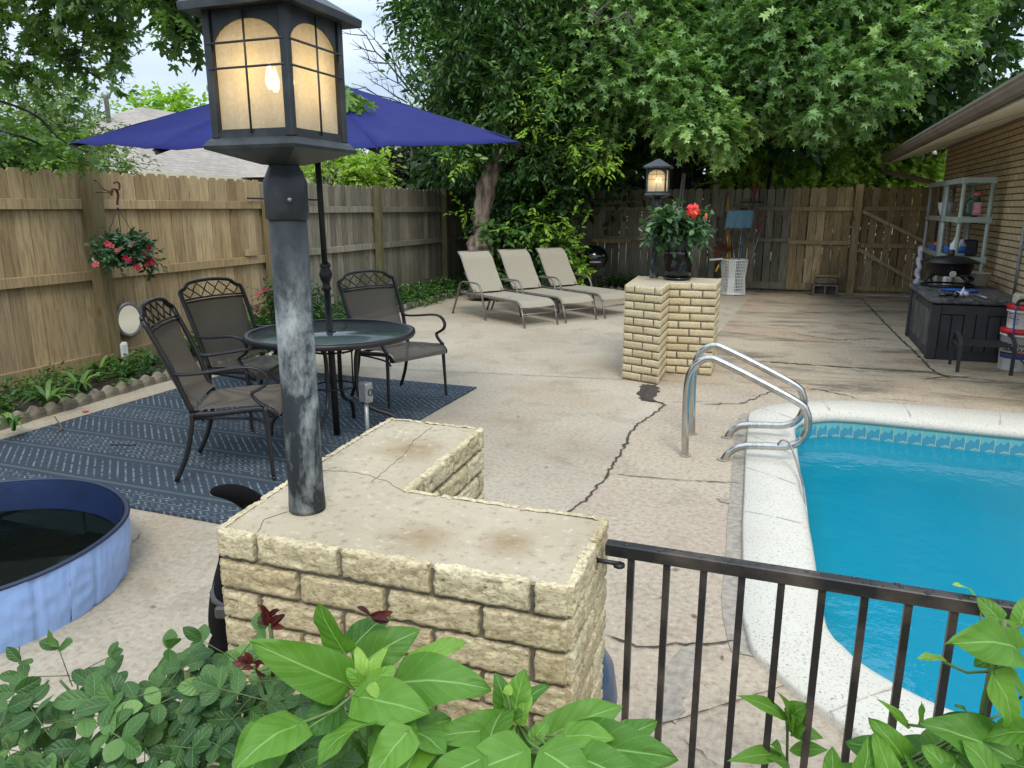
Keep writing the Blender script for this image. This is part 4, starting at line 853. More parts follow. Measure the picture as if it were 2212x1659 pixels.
# ---------------- patio chairs ----------------
def make_chair(label):
    t=thing('patio_chair',label,'patio chair',(0,0,0),0,'patio chairs round the glass table')
    B=lambda m,n,mt: m.build(n,MT[mt],t,world=False)
    fr=MB()
    for s in(-1,1):
        fr.tube(spl([(-.19,.245*s,.40),(-.225,.252*s,.50),(-.262,.262*s,.623),(-.32,.268*s,.77),(-.382,.271*s,.912)],4),.0145,8,sq=(1,1.1))
    notch=[(-.382,-.271,.912),(-.387,-.262,.924),(-.392,-.225,.936),(-.402,-.195,.962),(-.408,-.17,.972)]
    top=[(-.412+.0,y,.974+.012*(1-(y/.17)**2)) for y in(-.1,0,.1)]
    fr.tube(notch+top+[(x,-y,z) for x,y,z in notch[::-1]],.013,8)
    for z,x,bo in((.862,-.359,.012),(.845,-.352,.012)): fr.tube([(x-bo*(1-(y/.25)**2),y,z+.008*(1-(y/.25)**2)) for y in(-.262,-.15,0,.15,.262)],.007,6)
    B(fr,'back_frame','blackmetal')
    lt=MB()
    for i in range(5):
        yc=(i-2)*.098; w_=.052; zb,zt_=.872,.955+.012*(1-(yc/.2)**2)-(.008 if abs(i-2)==2 else 0); zm=(zb+zt_)/2
        P=[(yc-w_,zm),(yc,zt_),(yc+w_,zm),(yc,zb)]
        lt.tube([(-.372-.010*(1-(y/.25)**2)-(z-.87)*.42,y,z) for y,z in P],.0055,6,closed=True)
    B(lt,'lattice','blackmetal')
    bs=MB()
    def bf(a,b):
        y=(a-.5)*2; z=.435+.412*b; x=-.205-(z-.435)*.375-.035*math.sin(math.pi*min(1,b*1.0))*.5-.012*(1-y*y); return (x+ (.03 if b<.05 else 0),y*(.243+.012*b),z)
    bs.grid(bf,12,16); o=B(bs,'back_sling','sling')
    ss=MB()
    def sf(a,b):
        y=(a-.5)*2; x=-.20+.50*b; z=.405+.022*math.sin(b*2.6)-.014*(1-y*y)*math.sin(math.pi*b); 
        if b>.82: q=(b-.82)/.18; x=.21+.055*math.sin(q*1.57); z-= .055*(1-math.cos(q*1.57))
        return (x,y*(.235+.03*b),z)
    ss.grid(sf,12,18); B(ss,'seat_sling','sling')
    sfm=MB()
    for s in(-1,1): sfm.tube(spl([(-.20,.246*s,.385),(-.05,.255*s,.392),(.10,.265*s,.408),(.20,.272*s,.412),(.245,.27*s,.385),(.25,.262*s,.365)],4),.012,8,sq=(.8,1.4))
    sfm.tube([(.225,-.27,.372),(.232,0,.366),(.225,.27,.372)],.011,8); sfm.tube([(-.19,-.245,.385),(-.19,.245,.385)],.010,8)
    sfm.tube(spl([(-.2,-.24,.36),(-.1,-.2,.35),(.1,-.2,.34),(.2,-.25,.33)],3),.007,6)
    B(sfm,'seat_frame','blackmetal')
    for s in(-1,1):
        am=MB(); P=[(-.262,.262,.623),(-.20,.275,.618),(-.08,.285,.630),(.05,.290,.647),(.13,.290,.650),(.19,.288,.632),(.222,.285,.592),(.212,.282,.552),(.165,.278,.522),(.135,.276,.505),(.142,.275,.478),(.172,.277,.448),(.199,.280,.428)]
        am.tube(spl([(x,y*s,z) for x,y,z in P],4),[.0125]*0 or .0115,8,sq=(1.35,.8)); B(am,'armrest','blackmetal')
        lg=MB(); lg.tube(spl([(.199,.278*s,.432),(.205,.282*s,.30),(.210,.288*s,.14),(.216,.292*s,.012)],4),[.014,.014,.014,.014,.0135,.013,.0125,.012,.0115,.011,.0105,.010,.010],8); lg.lathe([(.012,0),(.013,.008),(.010,.014)],10,(.217,.292*s,.012)); B(lg,'leg','blackmetal')
        lg=MB(); lg.tube(spl([(-.19,.245*s,.405),(-.205,.247*s,.30),(-.245,.250*s,.15),(-.308,.253*s,.014)],4),.0135,8); B(lg,'leg','blackmetal')
    return t
ch=make_chair('dark mesh patio chair nearest on the rug, seen from the side')
ch.location=(-2.937,3.341,.014); ch.rotation_euler=(0,0,.509)
dup(ch,(-3.501,4.201,.014),-.118,'dark mesh patio chair behind the nearest one, high back towards the tan fence')
dup(ch,(-2.835,5.075,.014),-.382,'dark mesh patio chair on the far side of the glass table by the open patio')
# ---------------- loungers ----------------
def make_lounger(label):
    t=thing('sun_lounger',label,'sun lounger',(0,0,0),0,'sun loungers in a row by the tree'); W=.54
    B=lambda m,n,mt: m.build(n,MT[mt],t,world=False)
    fr=MB()
    for y in(0,W): fr.tube(spl([(.14,y,.325),(.5,y,.318),(1.0,y,.315),(1.45,y,.320),(1.56,y,.312),(1.615,y,.275),(1.64,y,.235)],4),.0145,10)
    fr.tube([(.15,0,.32),(.15,W,.32)],.0125,8); fr.tube([(1.665,0,.165),(1.665,W,.165)],.011,8); fr.tube([(1.0,0,.30),(1.0,W,.30)],.011,8); fr.tube([(.5,.02,.30),(.5,W-.02,.30)],.011,8)
    B(fr,'frame','loungeframe')
    for y in(0,W):
        B(MB().tube([(1.64,y,.235),(1.672,y,.12),(1.712,y,.01)],.013,10).lathe([(.015,0),(.015,.02)],10,(1.713,y,.0)),'leg','loungeframe')
        yo=y+(-.03 if y==0 else .03)
        B(MB().tube(spl([(0,yo,.01),(.10,yo,.20),(.17,yo,.34),(.205,yo,.42),(.25,yo,.468),(.32,yo,.484),(.55,yo,.487),(.65,yo,.482),(.715,yo,.45),(.755,yo,.39),(.785,yo,.30),(.86,yo,.01)],4),.014,10,sq=(1.15,.85)).lathe([(.016,0),(.016,.02)],10,(.861,yo,.0)),'armrest','loungeframe')
    B(MB().tube([(.33,.03,.30),(.33,W-.03,.30)],.01,8).tube([(.52,.05,.34),(.20,.05,.60)],.008,6).tube([(.52,W-.05,.34),(.20,W-.05,.60)],.008,6),'back_support','loungeframe')
    def bf(a,b):
        y=a*W*.94+.016; x=.50-.335*b-.02*math.sin(b*3.1)+ (-.05*(b-.85)/.15 if b>.85 else 0); z=.348+.545*b- (0.01*(b-.85)/.15 if b>.85 else 0); s=.016*math.sin(math.pi*a); return (x-s*.6,y,z)
    m=MB(); m.grid(bf,10,18); B(m,'back_sling','lsling')
    bfm=MB()
    for y in(.012,W-.012): bfm.tube([Vector(bf(0 if y<.1 else 1,k/10))+Vector((-.006,(-.006 if y<.1 else .006),-.004)) for k in range(11)],.010,8)
    bfm.tube([(.10,.01,.885),(.10,W-.01,.885)],.010,8); B(bfm,'back_frame','loungeframe')
    def sf(a,b):
        y=a*W*.96+.011; x=.53+1.09*b; z=.335-.028*math.sin(math.pi*a)*(math.sin(math.pi*min(1,b*1.05))**.5 if 0<b<.95 else .3)
        if b>.88: q=(b-.88)/.12; x=1.49+.15*math.sin(q*1.4); z-= .10*(1-math.cos(q*1.4))
        return (x,y,z)
    m=MB(); m.grid(sf,10,26); B(m,'seat_sling','lsling')
    return t
lo=make_lounger('beige sling lounger nearest the camera end of the row, left')
lo.location=(-4.526,9.769,0); lo.rotation_euler=(0,0,math.atan2(-.557,.83))
dup(lo,(-4.526+.37,9.769+.60,0),math.atan2(-.557,.83),'middle beige sling lounger of the row of three')
l3=dup(lo,(-4.526+.76,9.769+1.20,0),math.atan2(-.557,.83),'beige sling lounger at the right of the row, partly behind the far brick wall')
# ---------------- paddling pool ----------------
kp=thing('paddling_pool','light blue folding paddling pool with navy lining and a little water','paddling pool',(-3.0,1.745,0))
KR=.63; KH=.25; nseg=16
def kpr(a): return KR*(1+.006*math.sin(3*a+1))
def ring(r0,r1,z0,z1,nm,mt,nv=6,folds=.0):
    m=MB()
    def fn(a,b):
        an=a*2*math.pi; z=z0+(z1-z0)*b; r_=(r0+(r1-r0)*b)*kpr(an)/KR
        k=(an*nseg/(2*math.pi))%1; cre=-.010*math.exp(-((k-.5)/.04)**2)+folds*mnoise.noise(Vector((an*9,z*34,3)))+folds*.6*mnoise.noise(Vector((an*40,z*16,3)))
        r_+=cre+.008*math.sin(math.pi*b); return (r_*math.cos(an),r_*math.sin(an),z+.004*math.sin(an*5))
    m.grid(fn,400,nv); m.build(nm,MT[mt],kp,world=False)
ring(KR-.03,KR,.0,KH,'outer_panel','vinyl',14,.006)
m=MB(); m.tube([((kpr(q*.0314)-.006)*math.cos(q*.0314),(kpr(q*.0314)-.006)*math.sin(q*.0314),KH+.004*math.sin(q*.157)) for q in range(200)],.009,8,closed=True,sq=(1.3,.8)); m.build('rim',MT['vinylrim'],kp,world=False)
m=MB()
def fi(a,b):
    an=-a*2*math.pi; r_=(kpr(an)-.02)-.035*(1-b); k=(an*nseg/(2*math.pi))%1; return ((r_-.006*math.exp(-((k-.5)/.05)**2))*math.cos(an),(r_)*math.sin(an),.02+(KH-.02)*b+.004*math.sin(an*5))
m.grid(fi,200,6); m.build('lining',MT['vinylin'],kp,world=False)
MT['kfloor']=simple('grey green pool floor',srgb(128,134,120),srgb(104,110,100),.6,ns=5)
m=MB(); m.lathe([(0,.02),(KR-.05,.02)],60); m.build('pool_floor',MT['kfloor'],kp,world=False)
m=MB()
for q in range(7): x_=-.48+q*.16; m.tube([(x_,-math.sqrt(max(0,.30-x_*x_)),.022),(x_+.03,0,.024),(x_,math.sqrt(max(0,.30-x_*x_)),.022)],.003,4)
m.build('floor_crease',MT['vinylin'],kp,world=False)
m=MB(); m.lathe([(0,.115),(KR-.042,.115)],60); m.build('water',MT['kwater'],kp,world=False)
# ---------------- flower bed edging ----------------
def edge_stone(p,d,nr,L,label,g,seed,h=.10):
    r=random.Random(seed); m=MB(); P=Vector((*p,0)); d=Vector((*d,0)); n_=Vector((*nr,0))
    def prof(s): return h*(.62+.38*abs(math.sin(math.pi*(s*2+.0)))**.6) if False else h*(.60+.40*math.exp(-((s-.42)/.24)**2)+.10*math.exp(-((s-.9)/.1)**2))
    N_=10; T=.055; base=len(m.v)
    def fnf(side,top=True):
        return [P+d*(L*i/N_)+n_*(T*side+r.uniform(-.002,.002))+Vector((0,0,z)) for i in range(N_+1) for z in (0,)]
    vs=[];
    for i in range(N_+1):
        s=i/N_; hh=prof(s)+r.uniform(-.003,.003)
        bul=.012*math.sin(math.pi*s)
        vs+=[P+d*(L*s)+n_*(-bul*.5),P+d*(L*s)-n_*bul*-1*0+n_*(-.0-bul)+Vector((0,0,hh*.55)),P+d*(L*s)+n_*(.012-bul)+Vector((0,0,hh*.95)),P+d*(L*s)+n_*(T*.55)+Vector((0,0,hh)),P+d*(L*s)+n_*T+Vector((0,0,hh*.9)),P+d*(L*s)+n_*T]
    fs=[]
    for i in range(N_):
        for k in range(5): fs.append((i*6+k,(i+1)*6+k,(i+1)*6+k+1,i*6+k+1))
    fs+=[tuple(range(6)),tuple(N_*6+k for k in range(6))[::-1]]
    m.add(vs,fs,r.uniform(-1,1),False); return m
es=[]
pth=[(-5.0,1.6),(-5.03,3.36),(-5.11,4.94),(-5.18,6.5),(-5.28,8.3),(-5.35,9.9),(-5.40,11.6),(-5.35,12.3),(-5.0,12.9),(-4.3,13.25),(-3.6,13.35),(-2.6,13.45),(-1.9,13.5)]
P_=[Vector((a,b,0)) for a,b in pth]; seg=0; pos=P_[0].copy(); k=0; L=.128
bed=[]
def walk(P,step):
    out=[P[0]]; i=0; cur=P[0].copy(); rem=step
    while i<len(P)-1:
        dd=(P[i+1]-cur).length
        if dd>=rem: cur=cur+(P[i+1]-cur).normalized()*rem; out.append(cur.copy()); rem=step
        else: rem-=dd; i+=1; cur=P[i].copy()
    return out
WK=walk(P_,L+.006)
for i in range(len(WK)-1):
    a,b=WK[i],WK[i+1]; d=(b-a).normalized(); nr=Vector((-d.y,d.x,0)); jx=random.Random(i).uniform(-.006,.006)
    m=edge_stone((a.x+nr.x*jx,a.y+nr.y*jx),(d.x,d.y),(nr.x,nr.y),L,None,None,i)
    o=m.build('edging_stone',MT['edging'],origin=(a.x,a.y,0)); 
    tag(o,'scalloped concrete edging stone in the border of the flower bed','edging stone','scalloped edging stones along the flower bed')
sb=MB(); far_=[(FX,14.3),(-1.9,14.3)]
pts=[(FX,.8,.05),(-5.0,.8,.05)]+[(p.x-.03,p.y,.05) for p in WK]+[(-1.85,13.6,.05),(-1.85,14.3,.05),(FX,14.3,.05)]
sb.add(pts,[tuple(range(len(pts)))]); tag(sb.build('flower_bed_soil',MT['soil'],origin=(FX,5,.05)),kind='structure')
# items on the tan fence
mr=thing('round_mirror','small round mirror with pale frame hung low on the tan fence','mirror',(-5.885,5.31,.457))
def disc(r0,x0,n=40): return [( x0, .155*r0*math.cos(2*math.pi*k/n),.168*r0*math.sin(2*math.pi*k/n)) for k in range(n)]
m=MB(); m.add(disc(.80,.012),[tuple(range(40))]); m.build('glass',MT['mirror'],mr,world=False)
m=MB(); rr=[(1.0,0),(1.0,.012),(.93,.02),(.86,.016),(.80,.013)]; vs=[p for f,x0 in rr for p in disc(f,x0)]
m.add(vs,[(k*40+i,k*40+(i+1)%40,(k+1)*40+(i+1)%40,(k+1)*40+i) for k in range(4) for i in range(40)],0,True); m.build('frame',MT['galv'],mr,world=False)
ob=MB(); ob.box((-5.80,5.115,.19),(.07,.09,.17),bev=.008).box((-5.76,5.115,.20),(.012,.07,.12),bev=.004); tag(ob.build('outlet_box',MT['white']),'white weatherproof outlet box at the foot of the tall tan fence post','outlet box')
m=MB()
for a,b in(((535,428),(690,432)),):
    p=OX(*a,-5.87);q=OX(*b,-5.87); m.tube([p,q],.012,6); m.lathe([(.02,-.01),(.02,.01)],8,q)
tag(m.build('tool_hook_bar',MT['black']),'black bar of hooks on the top rail of the tan fence behind the lamp','hook rail')
p=OX(543,545,-5.88); m=MB(); m.box(p,(.03,.20,.075),bev=.002); tag(m.build('wood_block',MT['tan']),'short wooden block with a black clip screwed to the tan fence','wood block')
# ---------------- hanging basket ----------------
bx=Vector((-5.50,4.99,1.02))
br=thing('plant_bracket','black scroll bracket on the tall tan fence post','bracket',(-5.80,5.03,1.66))
m=MB(); m.box((-5.80,5.03,1.64),(.012,.025,.22)); m.build('wall_plate',MT['black'],br)
m=MB(); m.tube(spl([(-5.795,5.03,1.735),(-5.74,5.02,1.725),(-5.66,5.0,1.665),(-5.58,4.99,1.635),(-5.52,4.985,1.63)],5),.005,6); m.tube([(-5.795,5.03,1.63),(-5.56,4.985,1.622)],.004,6)
m.tube(spl([(-5.515,4.955,1.60),(-5.515,4.965,1.64),(-5.515,4.99,1.655),(-5.515,5.015,1.64),(-5.515,5.025,1.60),(-5.515,5.01,1.55),(-5.515,5.005,1.52)],5),.011,8,sq=(1.2,.7))
m.tube(spl([(-5.515,5.015,1.64),(-5.515,5.045,1.66),(-5.515,5.05,1.70),(-5.515,5.02,1.715),(-5.515,4.995,1.70)],5),.008,8); m.build('scroll_hook',MT['rust'],br)
hb=thing('hanging_basket','dark hanging basket of green leaves and crimson flowers on the tan fence','hanging basket',tuple(bx))
m=MB(); m.lathe([(.10,0),(.11,.005),(.155,.10),(.175,.155),(.182,.16),(.168,.158),(.10,.12)],28,(bx.x,bx.y,bx.z-.02)); m.build('basket',MT['navy'],hb)
hk=Vector((-5.515,5.005,1.50))
for a in(0.3,2.4,4.5): MB().tube([hk,bx+Vector((.17*math.cos(a),.17*math.sin(a),.14))],.003,5).build('hanger_wire',MT['black'],hb)
# ---------------- grill ----------------
gc=A(1280,556,13.15); gc.z=.62
gr=thing('kettle_grill','round black kettle grill at the back fence behind the right lounger','grill',(gc.x,gc.y,0))
m=MB(); m.lathe([(.0,.43),(.10,.44),(.20,.49),(.255,.56),(.275,.62),(.280,.63)],36); m.build('bowl',MT['blackgloss'],gr,world=False)
m=MB(); m.lathe([(.286,.628),(.286,.65),(.277,.69),(.24,.77),(.17,.83),(.08,.86),(0,.868)],36); m.build('lid',MT['blackgloss'],gr,world=False)
MB().tube([(-.05,0,.86),(-.05,0,.90),(.05,0,.90),(.05,0,.86)],.008,8).build('lid_handle',MT['black'],gr,world=False)
m=MB(); m.box((.27*math.cos(-1.15),.27*math.sin(-1.15),.585),(.20,.03,.03),Matrix.Rotation(.42,4,'Z'),bev=.004); m.build('front_handle',MT['galv'],gr,world=False)
for a in(.3,2.0,3.6,5.3):
    c,s=math.cos(a),math.sin(a); MB().tube(spl([(.20*c,.20*s,.50),(.24*c,.24*s,.42),(.17*c,.17*s,.33),(.22*c,.22*s,.2),(.30*c,.30*s,.01)],5),.009,8).build('leg',MT['black'],gr,world=False)
m=MB(); m.tube([(.2*math.cos(q*.39),.2*math.sin(q*.39),.2) for q in range(16)],.006,6,closed=True); m.build('leg_ring',MT['black'],gr,world=False)
# ---------------- hibiscus pot ----------------
hp=Vector((-.985,7.10,WH)); 
pot=thing('plant_pot','glossy black wavy glazed pot and saucer on the far brick wall','pot',tuple(hp))
m=MB(); m.lathe([(.0,.0),(.10,.0),(.128,.012),(.132,.024),(.118,.020)],36); m.build('saucer',MT['blackgloss'],pot,world=False)
m=MB(); m.lathe([(.09,.015),(.105,.02),(.128,.07),(.122,.10),(.132,.135),(.124,.165),(.130,.20),(.122,.235),(.128,.262),(.118,.268),(.105,.25)],40,wob=.03); m.build('glazed_body',MT['blackgloss'],pot,world=False)
m=MB(); m.lathe([(.09,.2),(.10,.22),(.118,.37),(.125,.385),(.118,.385),(.10,.36),(0,.36)],30); m.build('nursery_liner',MT['plasticblack'],pot,world=False)
# ---------------- hamper and tools ----------------
hx,hy=-.92,13.62
hm=thing('laundry_hamper','white slotted plastic hamper standing at the back fence full of tools','hamper',(hx,hy,0))
def hr_(z): return .185+.015*abs(z-.30)/.3+ (.02*(z-.3)/.3 if z>.3 else .01*(.3-z)/.3)
m=MB()
for z in [.02,.075,.13,.185,.24,.295,.35,.405,.46,.515,.56]:
    m.tube([(hr_(z)*math.cos(q*.2618),hr_(z)*.85*math.sin(q*.2618),z) for q in range(24)],.007,4,closed=True)
for q in range(40):
    a=q*math.pi/20; wd=.006 if q not in(28,29,30,31) else .018
    m.tube([(hr_(z)*math.cos(a),hr_(z)*.85*math.sin(a),z) for z in(.01,.1,.2,.3,.4,.5,.60)],wd if q%10 else .02,4)
m.build('slotted_wall',MT['white'],hm,world=False)
m=MB(); m.tube([((hr_(.61)+.004)*math.cos(q*.2618),(hr_(.61)+.004)*.85*math.sin(q*.2618),.61) for q in range(24)],.016,8,closed=True,sq=(.7,1)); m.build('rim',MT['white'],hm,world=False)
m=MB(); m.lathe([(0,.01),(.19,.012),(.195,.05)],24); m.build('base',MT['white'],hm,world=False)
def tl(name,label,cat): return thing(name,label,cat,(hx,hy,.1))
D0=13.1
def hand(t,u0,v0,u1,v1,r_,mt,D1=None,D2=None,nm='handle'):
    a=A(u0,v0,D1 or D0+.25); b=A(u1,v1,D2 or D0); MB().tube([a,b],r_,8).build(nm,MT[mt],t); return a,b
t=tl('snow_shovel','faded blue plastic shovel blade sticking up out of the white hamper','shovel')
hand(t,1580,500,1592,620,.014,'galv')
m=MB()
def sh(a,b):
    p=A(1571+56*a-6*b*(1-a)*0-(1-b)*0-6*b+3*(a>.5)*b, 454+39*b,D0+.02); return p+cw(0,-.05*math.cos((a-.5)*2.6)+.012*math.sin(a*19)*(b),0)
m.grid(sh,16,8); o=m.build('blade',MT['bluefade'],t); q=o.modifiers.new('s','SOLIDIFY'); q.thickness=.006
t=tl('bow_rake','black bow rake head above the hamper against the back fence','rake'); hand(t,1640,434,1612,620,.013,'woodhandle',D0+.3)
m=MB(); a=A(1600,437,D0+.28); b=A(1650,437,D0+.28); m.tube([a,b],.012,6)
for k in range(14): p=a.lerp(b,k/13); m.tube([p,p+Vector((0,-.02,.075))],.005,5)
m.build('rake_head',MT['black'],t)
t=tl('yellow_spade','yellow fibreglass handled spade standing in the hamper','spade'); hand(t,1572.5,422,1571,600,.017,'yellow')
t=tl('yellow_fork','short yellow handled fork beside the yellow spade','fork'); hand(t,1576.5,500,1578,610,.013,'yellow')
t=tl('lopper','red handled long lopper leaning out of the hamper to the right','lopper'); hand(t,1640,466,1603,618,.010,'woodhandle'); hand(t,1649,476,1606,618,.010,'galv')
hand(t,1639,463,1658,467,.015,'redhandle',D0+.22,D0+.22,'grip'); hand(t,1648,478,1634,505,.014,'redhandle',D0+.2,D0+.16,'grip')
t=tl('garden_hoe','grey handled garden hoe in the middle of the hamper','hoe'); hand(t,1606,455,1588,618,.012,'galv'); 
m=MB(); m.box(A(1607,452,D0+.25),(.14,.02,.05),bev=.003); m.build('hoe_blade',MT['rust'],t)
t=tl('pole_pruner','pole pruner with orange red head rising above the back fence','pole pruner'); hand(t,1629,430,1600,618,.013,'woodhandle',D0+.5)
m=MB(); a=A(1629,430,D0+.5); m.tube([a,a+Vector((0,0,.10)),a+Vector((-.05,0,.22))],.02,6).tube([a+Vector((0,0,.08)),a+Vector((.07,0,.20)),a+Vector((.04,0,.27))],.013,6).tube([a+Vector((0,0,.12)),a+Vector((.0,0,.28))],.010,6); m.build('pruner_head',MT['redhandle'],t)
t=tl('leaf_rake','rusty brown fan rake head beside the hamper','leaf rake'); hand(t,1562,500,1584,620,.012,'woodhandle')
m=MB(); 
for k in range(15):
    a=R(200+k*9); b0=A(1573,543,D0+.05); m.tube([b0,b0+cw(.28*math.cos(a)-.0,0,.0)+Vector((0,0,.26*math.sin(a)*-.55+.02)),b0+cw(.30*math.cos(a),.03,0)+Vector((0,0,.27*math.sin(a)*-.55-.02))],.006,5)
m.build('tines',MT['rust'],t)
m=MB(); c=A(1574,548,D0+.06)
for k in range(9):
    a=R(118+k*11); b_=R(118+(k+1)*11); rr=.26+.02*(k%2)
    m.add([c,c+cw(rr*math.cos(b_),.0,rr*math.sin(b_)),c+cw(rr*math.cos(a),.0,rr*math.sin(a))],[(0,1,2)])
m.build('fan',MT['rust'],t)
t=tl('push_broom','push broom head leaning beside the hamper with worn bristles','broom'); hand(t,1560,560,1578,470,.012,'woodhandle')
m=MB(); m.box((A(1536,562,D0)+A(1558,558,D0))/2,(.22,.05,.03),Matrix.Rotation(-.1,4,'Y')); m.build('broom_block',MT['white'],t)
t=tl('green_pole','green handled pole with yellow tip hanging over the left side of the hamper','pole')
hand(t,1570,535,1553,572,.012,'greenhandle',D0+.1,D0-.05); hand(t,1553,572,1546,587,.018,'yellow',D0-.05,D0-.06,'tip')
t=tl('blue_pole','blue grey metal pole leaning diagonally in the hamper','pole'); hand(t,1606,500,1590,618,.014,'bluefade')
m=MB(); a=OY(1557,410,14.2); b=OY(1560,468,14.15); m.box((a+b)/2,(.11,.02,(a-b).length+.0),Matrix.Rotation(.09,4,'Y')); tag(m.build('leaning_board',MT['grey']),'narrow grey board leaning on the back fence left of the hamper','board')
t=thing('pool_pole','pair of pale metal poles leaning on the back fence behind the hibiscus','pole',(A(1470,470,13.5).x,A(1470,470,13.5).y,0))
a=OY(1476,374,14.25); b=Vector((a.x-.12,13.75,.02)); MB().tube([a,b],.020,8).build('pole_tube',MT['white'],t)
a=OY(1480,376,14.25); b=Vector((a.x-.05,13.7,.02)); MB().tube([a,b],.013,8).build('pole_tube',MT['white'],t)
a=OY(1665,350,14.9); m=MB(); m.tube([(a.x,14.9,-.05),(a.x,14.9,a.z+.3)],.04,10); tag(m.build('metal_post',MT['black']),'dark metal post standing just beyond the back fence','post')
# cinder block stack
t=thing('cinder_block','grey cinder block with two dark holes standing at the back fence','cinder block',(.60,14.03,0)); m=MB()
for z,h in((.015,.03),(.185,.03)): m.box((.60,14.03,z),(.40,.19,h),bev=.003)
for x in(.415,.60,.785): m.box((x,14.03,.10),(.033,.185,.142))
m.box((.6,14.11,.1),(.36,.02,.14)); m.build('block_shell',MT['block'],t)
m=MB(); m.box((.61,14.05,.265),(.36,.17,.12),bev=.02); tag(m.build('split_log',MT['block']),'weathered stone block resting on the cinder block','stone block')
m=MB(); m.box((.61,14.05,.345),(.40,.20,.035),bev=.005); m.box((.42,14.06,.395),(.03,.2,.06)).box((.80,14.06,.395),(.03,.2,.06)); tag(m.build('wood_tray',MT['brown']),'old brown wooden tray on top of the stone block stack','tray')
# ---------------- deck box with things on it ----------------
BX0,BX1,BY0,BY1,BH=1.375,2.14,8.40,9.90,.60
db=thing('deck_box','large charcoal resin deck storage box by the brick house','storage box',((BX0+BX1)/2,(BY0+BY1)/2,0))
m=MB()
for x,y in((BX0+.03,BY0+.03),(BX1-.03,BY0+.03),(BX0+.03,BY1-.03),(BX1-.03,BY1-.03)): m.box((x,y,BH/2-.02),(.09,.09,BH-.05),bev=.006)
m.box(((BX0+BX1)/2,BY0+.02,.05),(BX1-BX0-.1,.03,.09)).box(((BX0+BX1)/2,BY0+.02,BH-.09),(BX1-BX0-.1,.03,.09))
m.box((BX0+.02,(BY0+BY1)/2,.05),(.03,BY1-BY0-.1,.09)).box((BX0+.02,(BY0+BY1)/2,BH-.085),(.03,BY1-BY0-.1,.07)).box(((BX0+BX1)/2,(BY0+BY1)/2,BH/2-.03),(BX1-BX0-.08,BY1-BY0-.08,BH-.09))
m.build('body',MT['plasticblack'],db)
m=MB(); n_=6; w_=(BX1-BX0-.13)/n_
for k in range(n_): m.box((BX0+.075+w_*(k+.5),BY0+.022,BH/2-.03+(.012 if k in(2,3) else 0)),(w_-.008,.022,BH-.23+(.024 if k in(2,3) else 0)),bev=.004)
m.build('end_panel',MT['plasticblack'],db)
m=MB(); n_=13; w_=(BY1-BY0-.13)/n_
for k in range(n_): m.box((BX0+.022,BY0+.07+w_*(k+.5),BH/2-.015),(.022,w_-.010,BH-.20),bev=.003)
m.build('side_panel',MT['boxfront'],db)
m=MB(); m.box(((BX0+BX1)/2,(BY0+BY1)/2,BH-.005),(BX1-BX0+.06,BY1-BY0+.07,.05),bev=.012)
for k in range(6): m.box((BX0+.12+k*.105,(BY0+BY1)/2,BH+.021),(.096,BY1-BY0-.06,.006),bev=.002)
m.build('lid',MT['boxlid'],db)
MB().box((BX0-.035,9.25,BH-.06),(.02,.08,.05),bev=.005).build('latch',MT['plasticblack'],db)
zt=BH+.026
fc=G(2046,617,.63); fc.z=zt
fp=thing('fire_bowl','black portable fire bowl with domed lid and silver knob on the deck box','fire bowl',(fc.x,fc.y,zt))
m=MB(); m.tube([(.265*math.cos(q*.2),.265*math.sin(q*.2),.014) for q in range(31)],.012,8,closed=True); m.build('base_ring',MT['black'],fp,world=False)
for k in range(4):
    a=k*1.571+.5; c,s=math.cos(a),math.sin(a); MB().tube(spl([(.26*c,.26*s,.015),(.275*c,.275*s,.08),(.20*c,.20*s,.12),(.16*c,.16*s,.14)],4),.013,6).build('foot',MT['black'],fp,world=False)
m=MB(); m.lathe([(.14,.12),(.20,.13),(.215,.15),(.235,.265),(.245,.27)],36); m.build('bowl',MT['black'],fp,world=False)
m=MB()
for z in(.18,.205,.23):
    for q in range(36): a=q*.1745+(z*43%1)*.17; m.lathe([(.0,-.007),(.007,0),(0,.007)],5,((.222+(z-.15)*.16)*math.cos(a),(.222+(z-.15)*.16)*math.sin(a),z))
m.build('vent_holes',MT['crack'],fp,world=False)
m=MB(); m.lathe([(.30,.268),(.30,.275),(.18,.325),(.05,.345),(0,.347)],36); m.build('lid',MT['black'],fp,world=False)
MB().lathe([(.03,.34),(.035,.36),(.035,.40),(.02,.41),(0,.41)],14).build('lid_knob',MT['plasticblack'],fp,world=False)
d=Vector((-fc.x,-fc.y,0)).normalized(); kd=d*.225+Vector((d.y*-.04,d.x*.04,.155)); m=MB(); M=Vector((0,0,1)).rotation_difference(d).to_matrix()
m.add([M@Vector((.035*math.cos(a*.35),.035*math.sin(a*.35),z))+kd for z in(0,.03) for a in range(18)],[(i,(i+1)%18,18+(i+1)%18,18+i) for i in range(18)]+[tuple(range(18,36))]); m.build('control_knob',MT['steel'],fp,world=False)
m=MB(); M2=spl([kd+Vector((.06,0,-.02)),kd+Vector((.16,-.02,-.02)),kd+Vector((.2,0,-.06)),kd+Vector((.12,.02,-.10))],5); m.tube(M2,.012,8); m.build('gas_hose',MT['black'],fp,world=False)
def onbox(u,v,z=zt): return G(u,v,z)
def c12(x,y): return 1923.8+x/7.2,595.2+y/7.2
p=onbox(*c12(1000,235)); m=MB(); m.lathe([(0,.004),(.13,.006),(.135,.016),(.12,.012),(0,.010)],28,p,sx=1.0,sy=1.0); tag(m.build('frisbee',MT['blue']),'flat blue plastic disc lying on the deck box lid','disc')
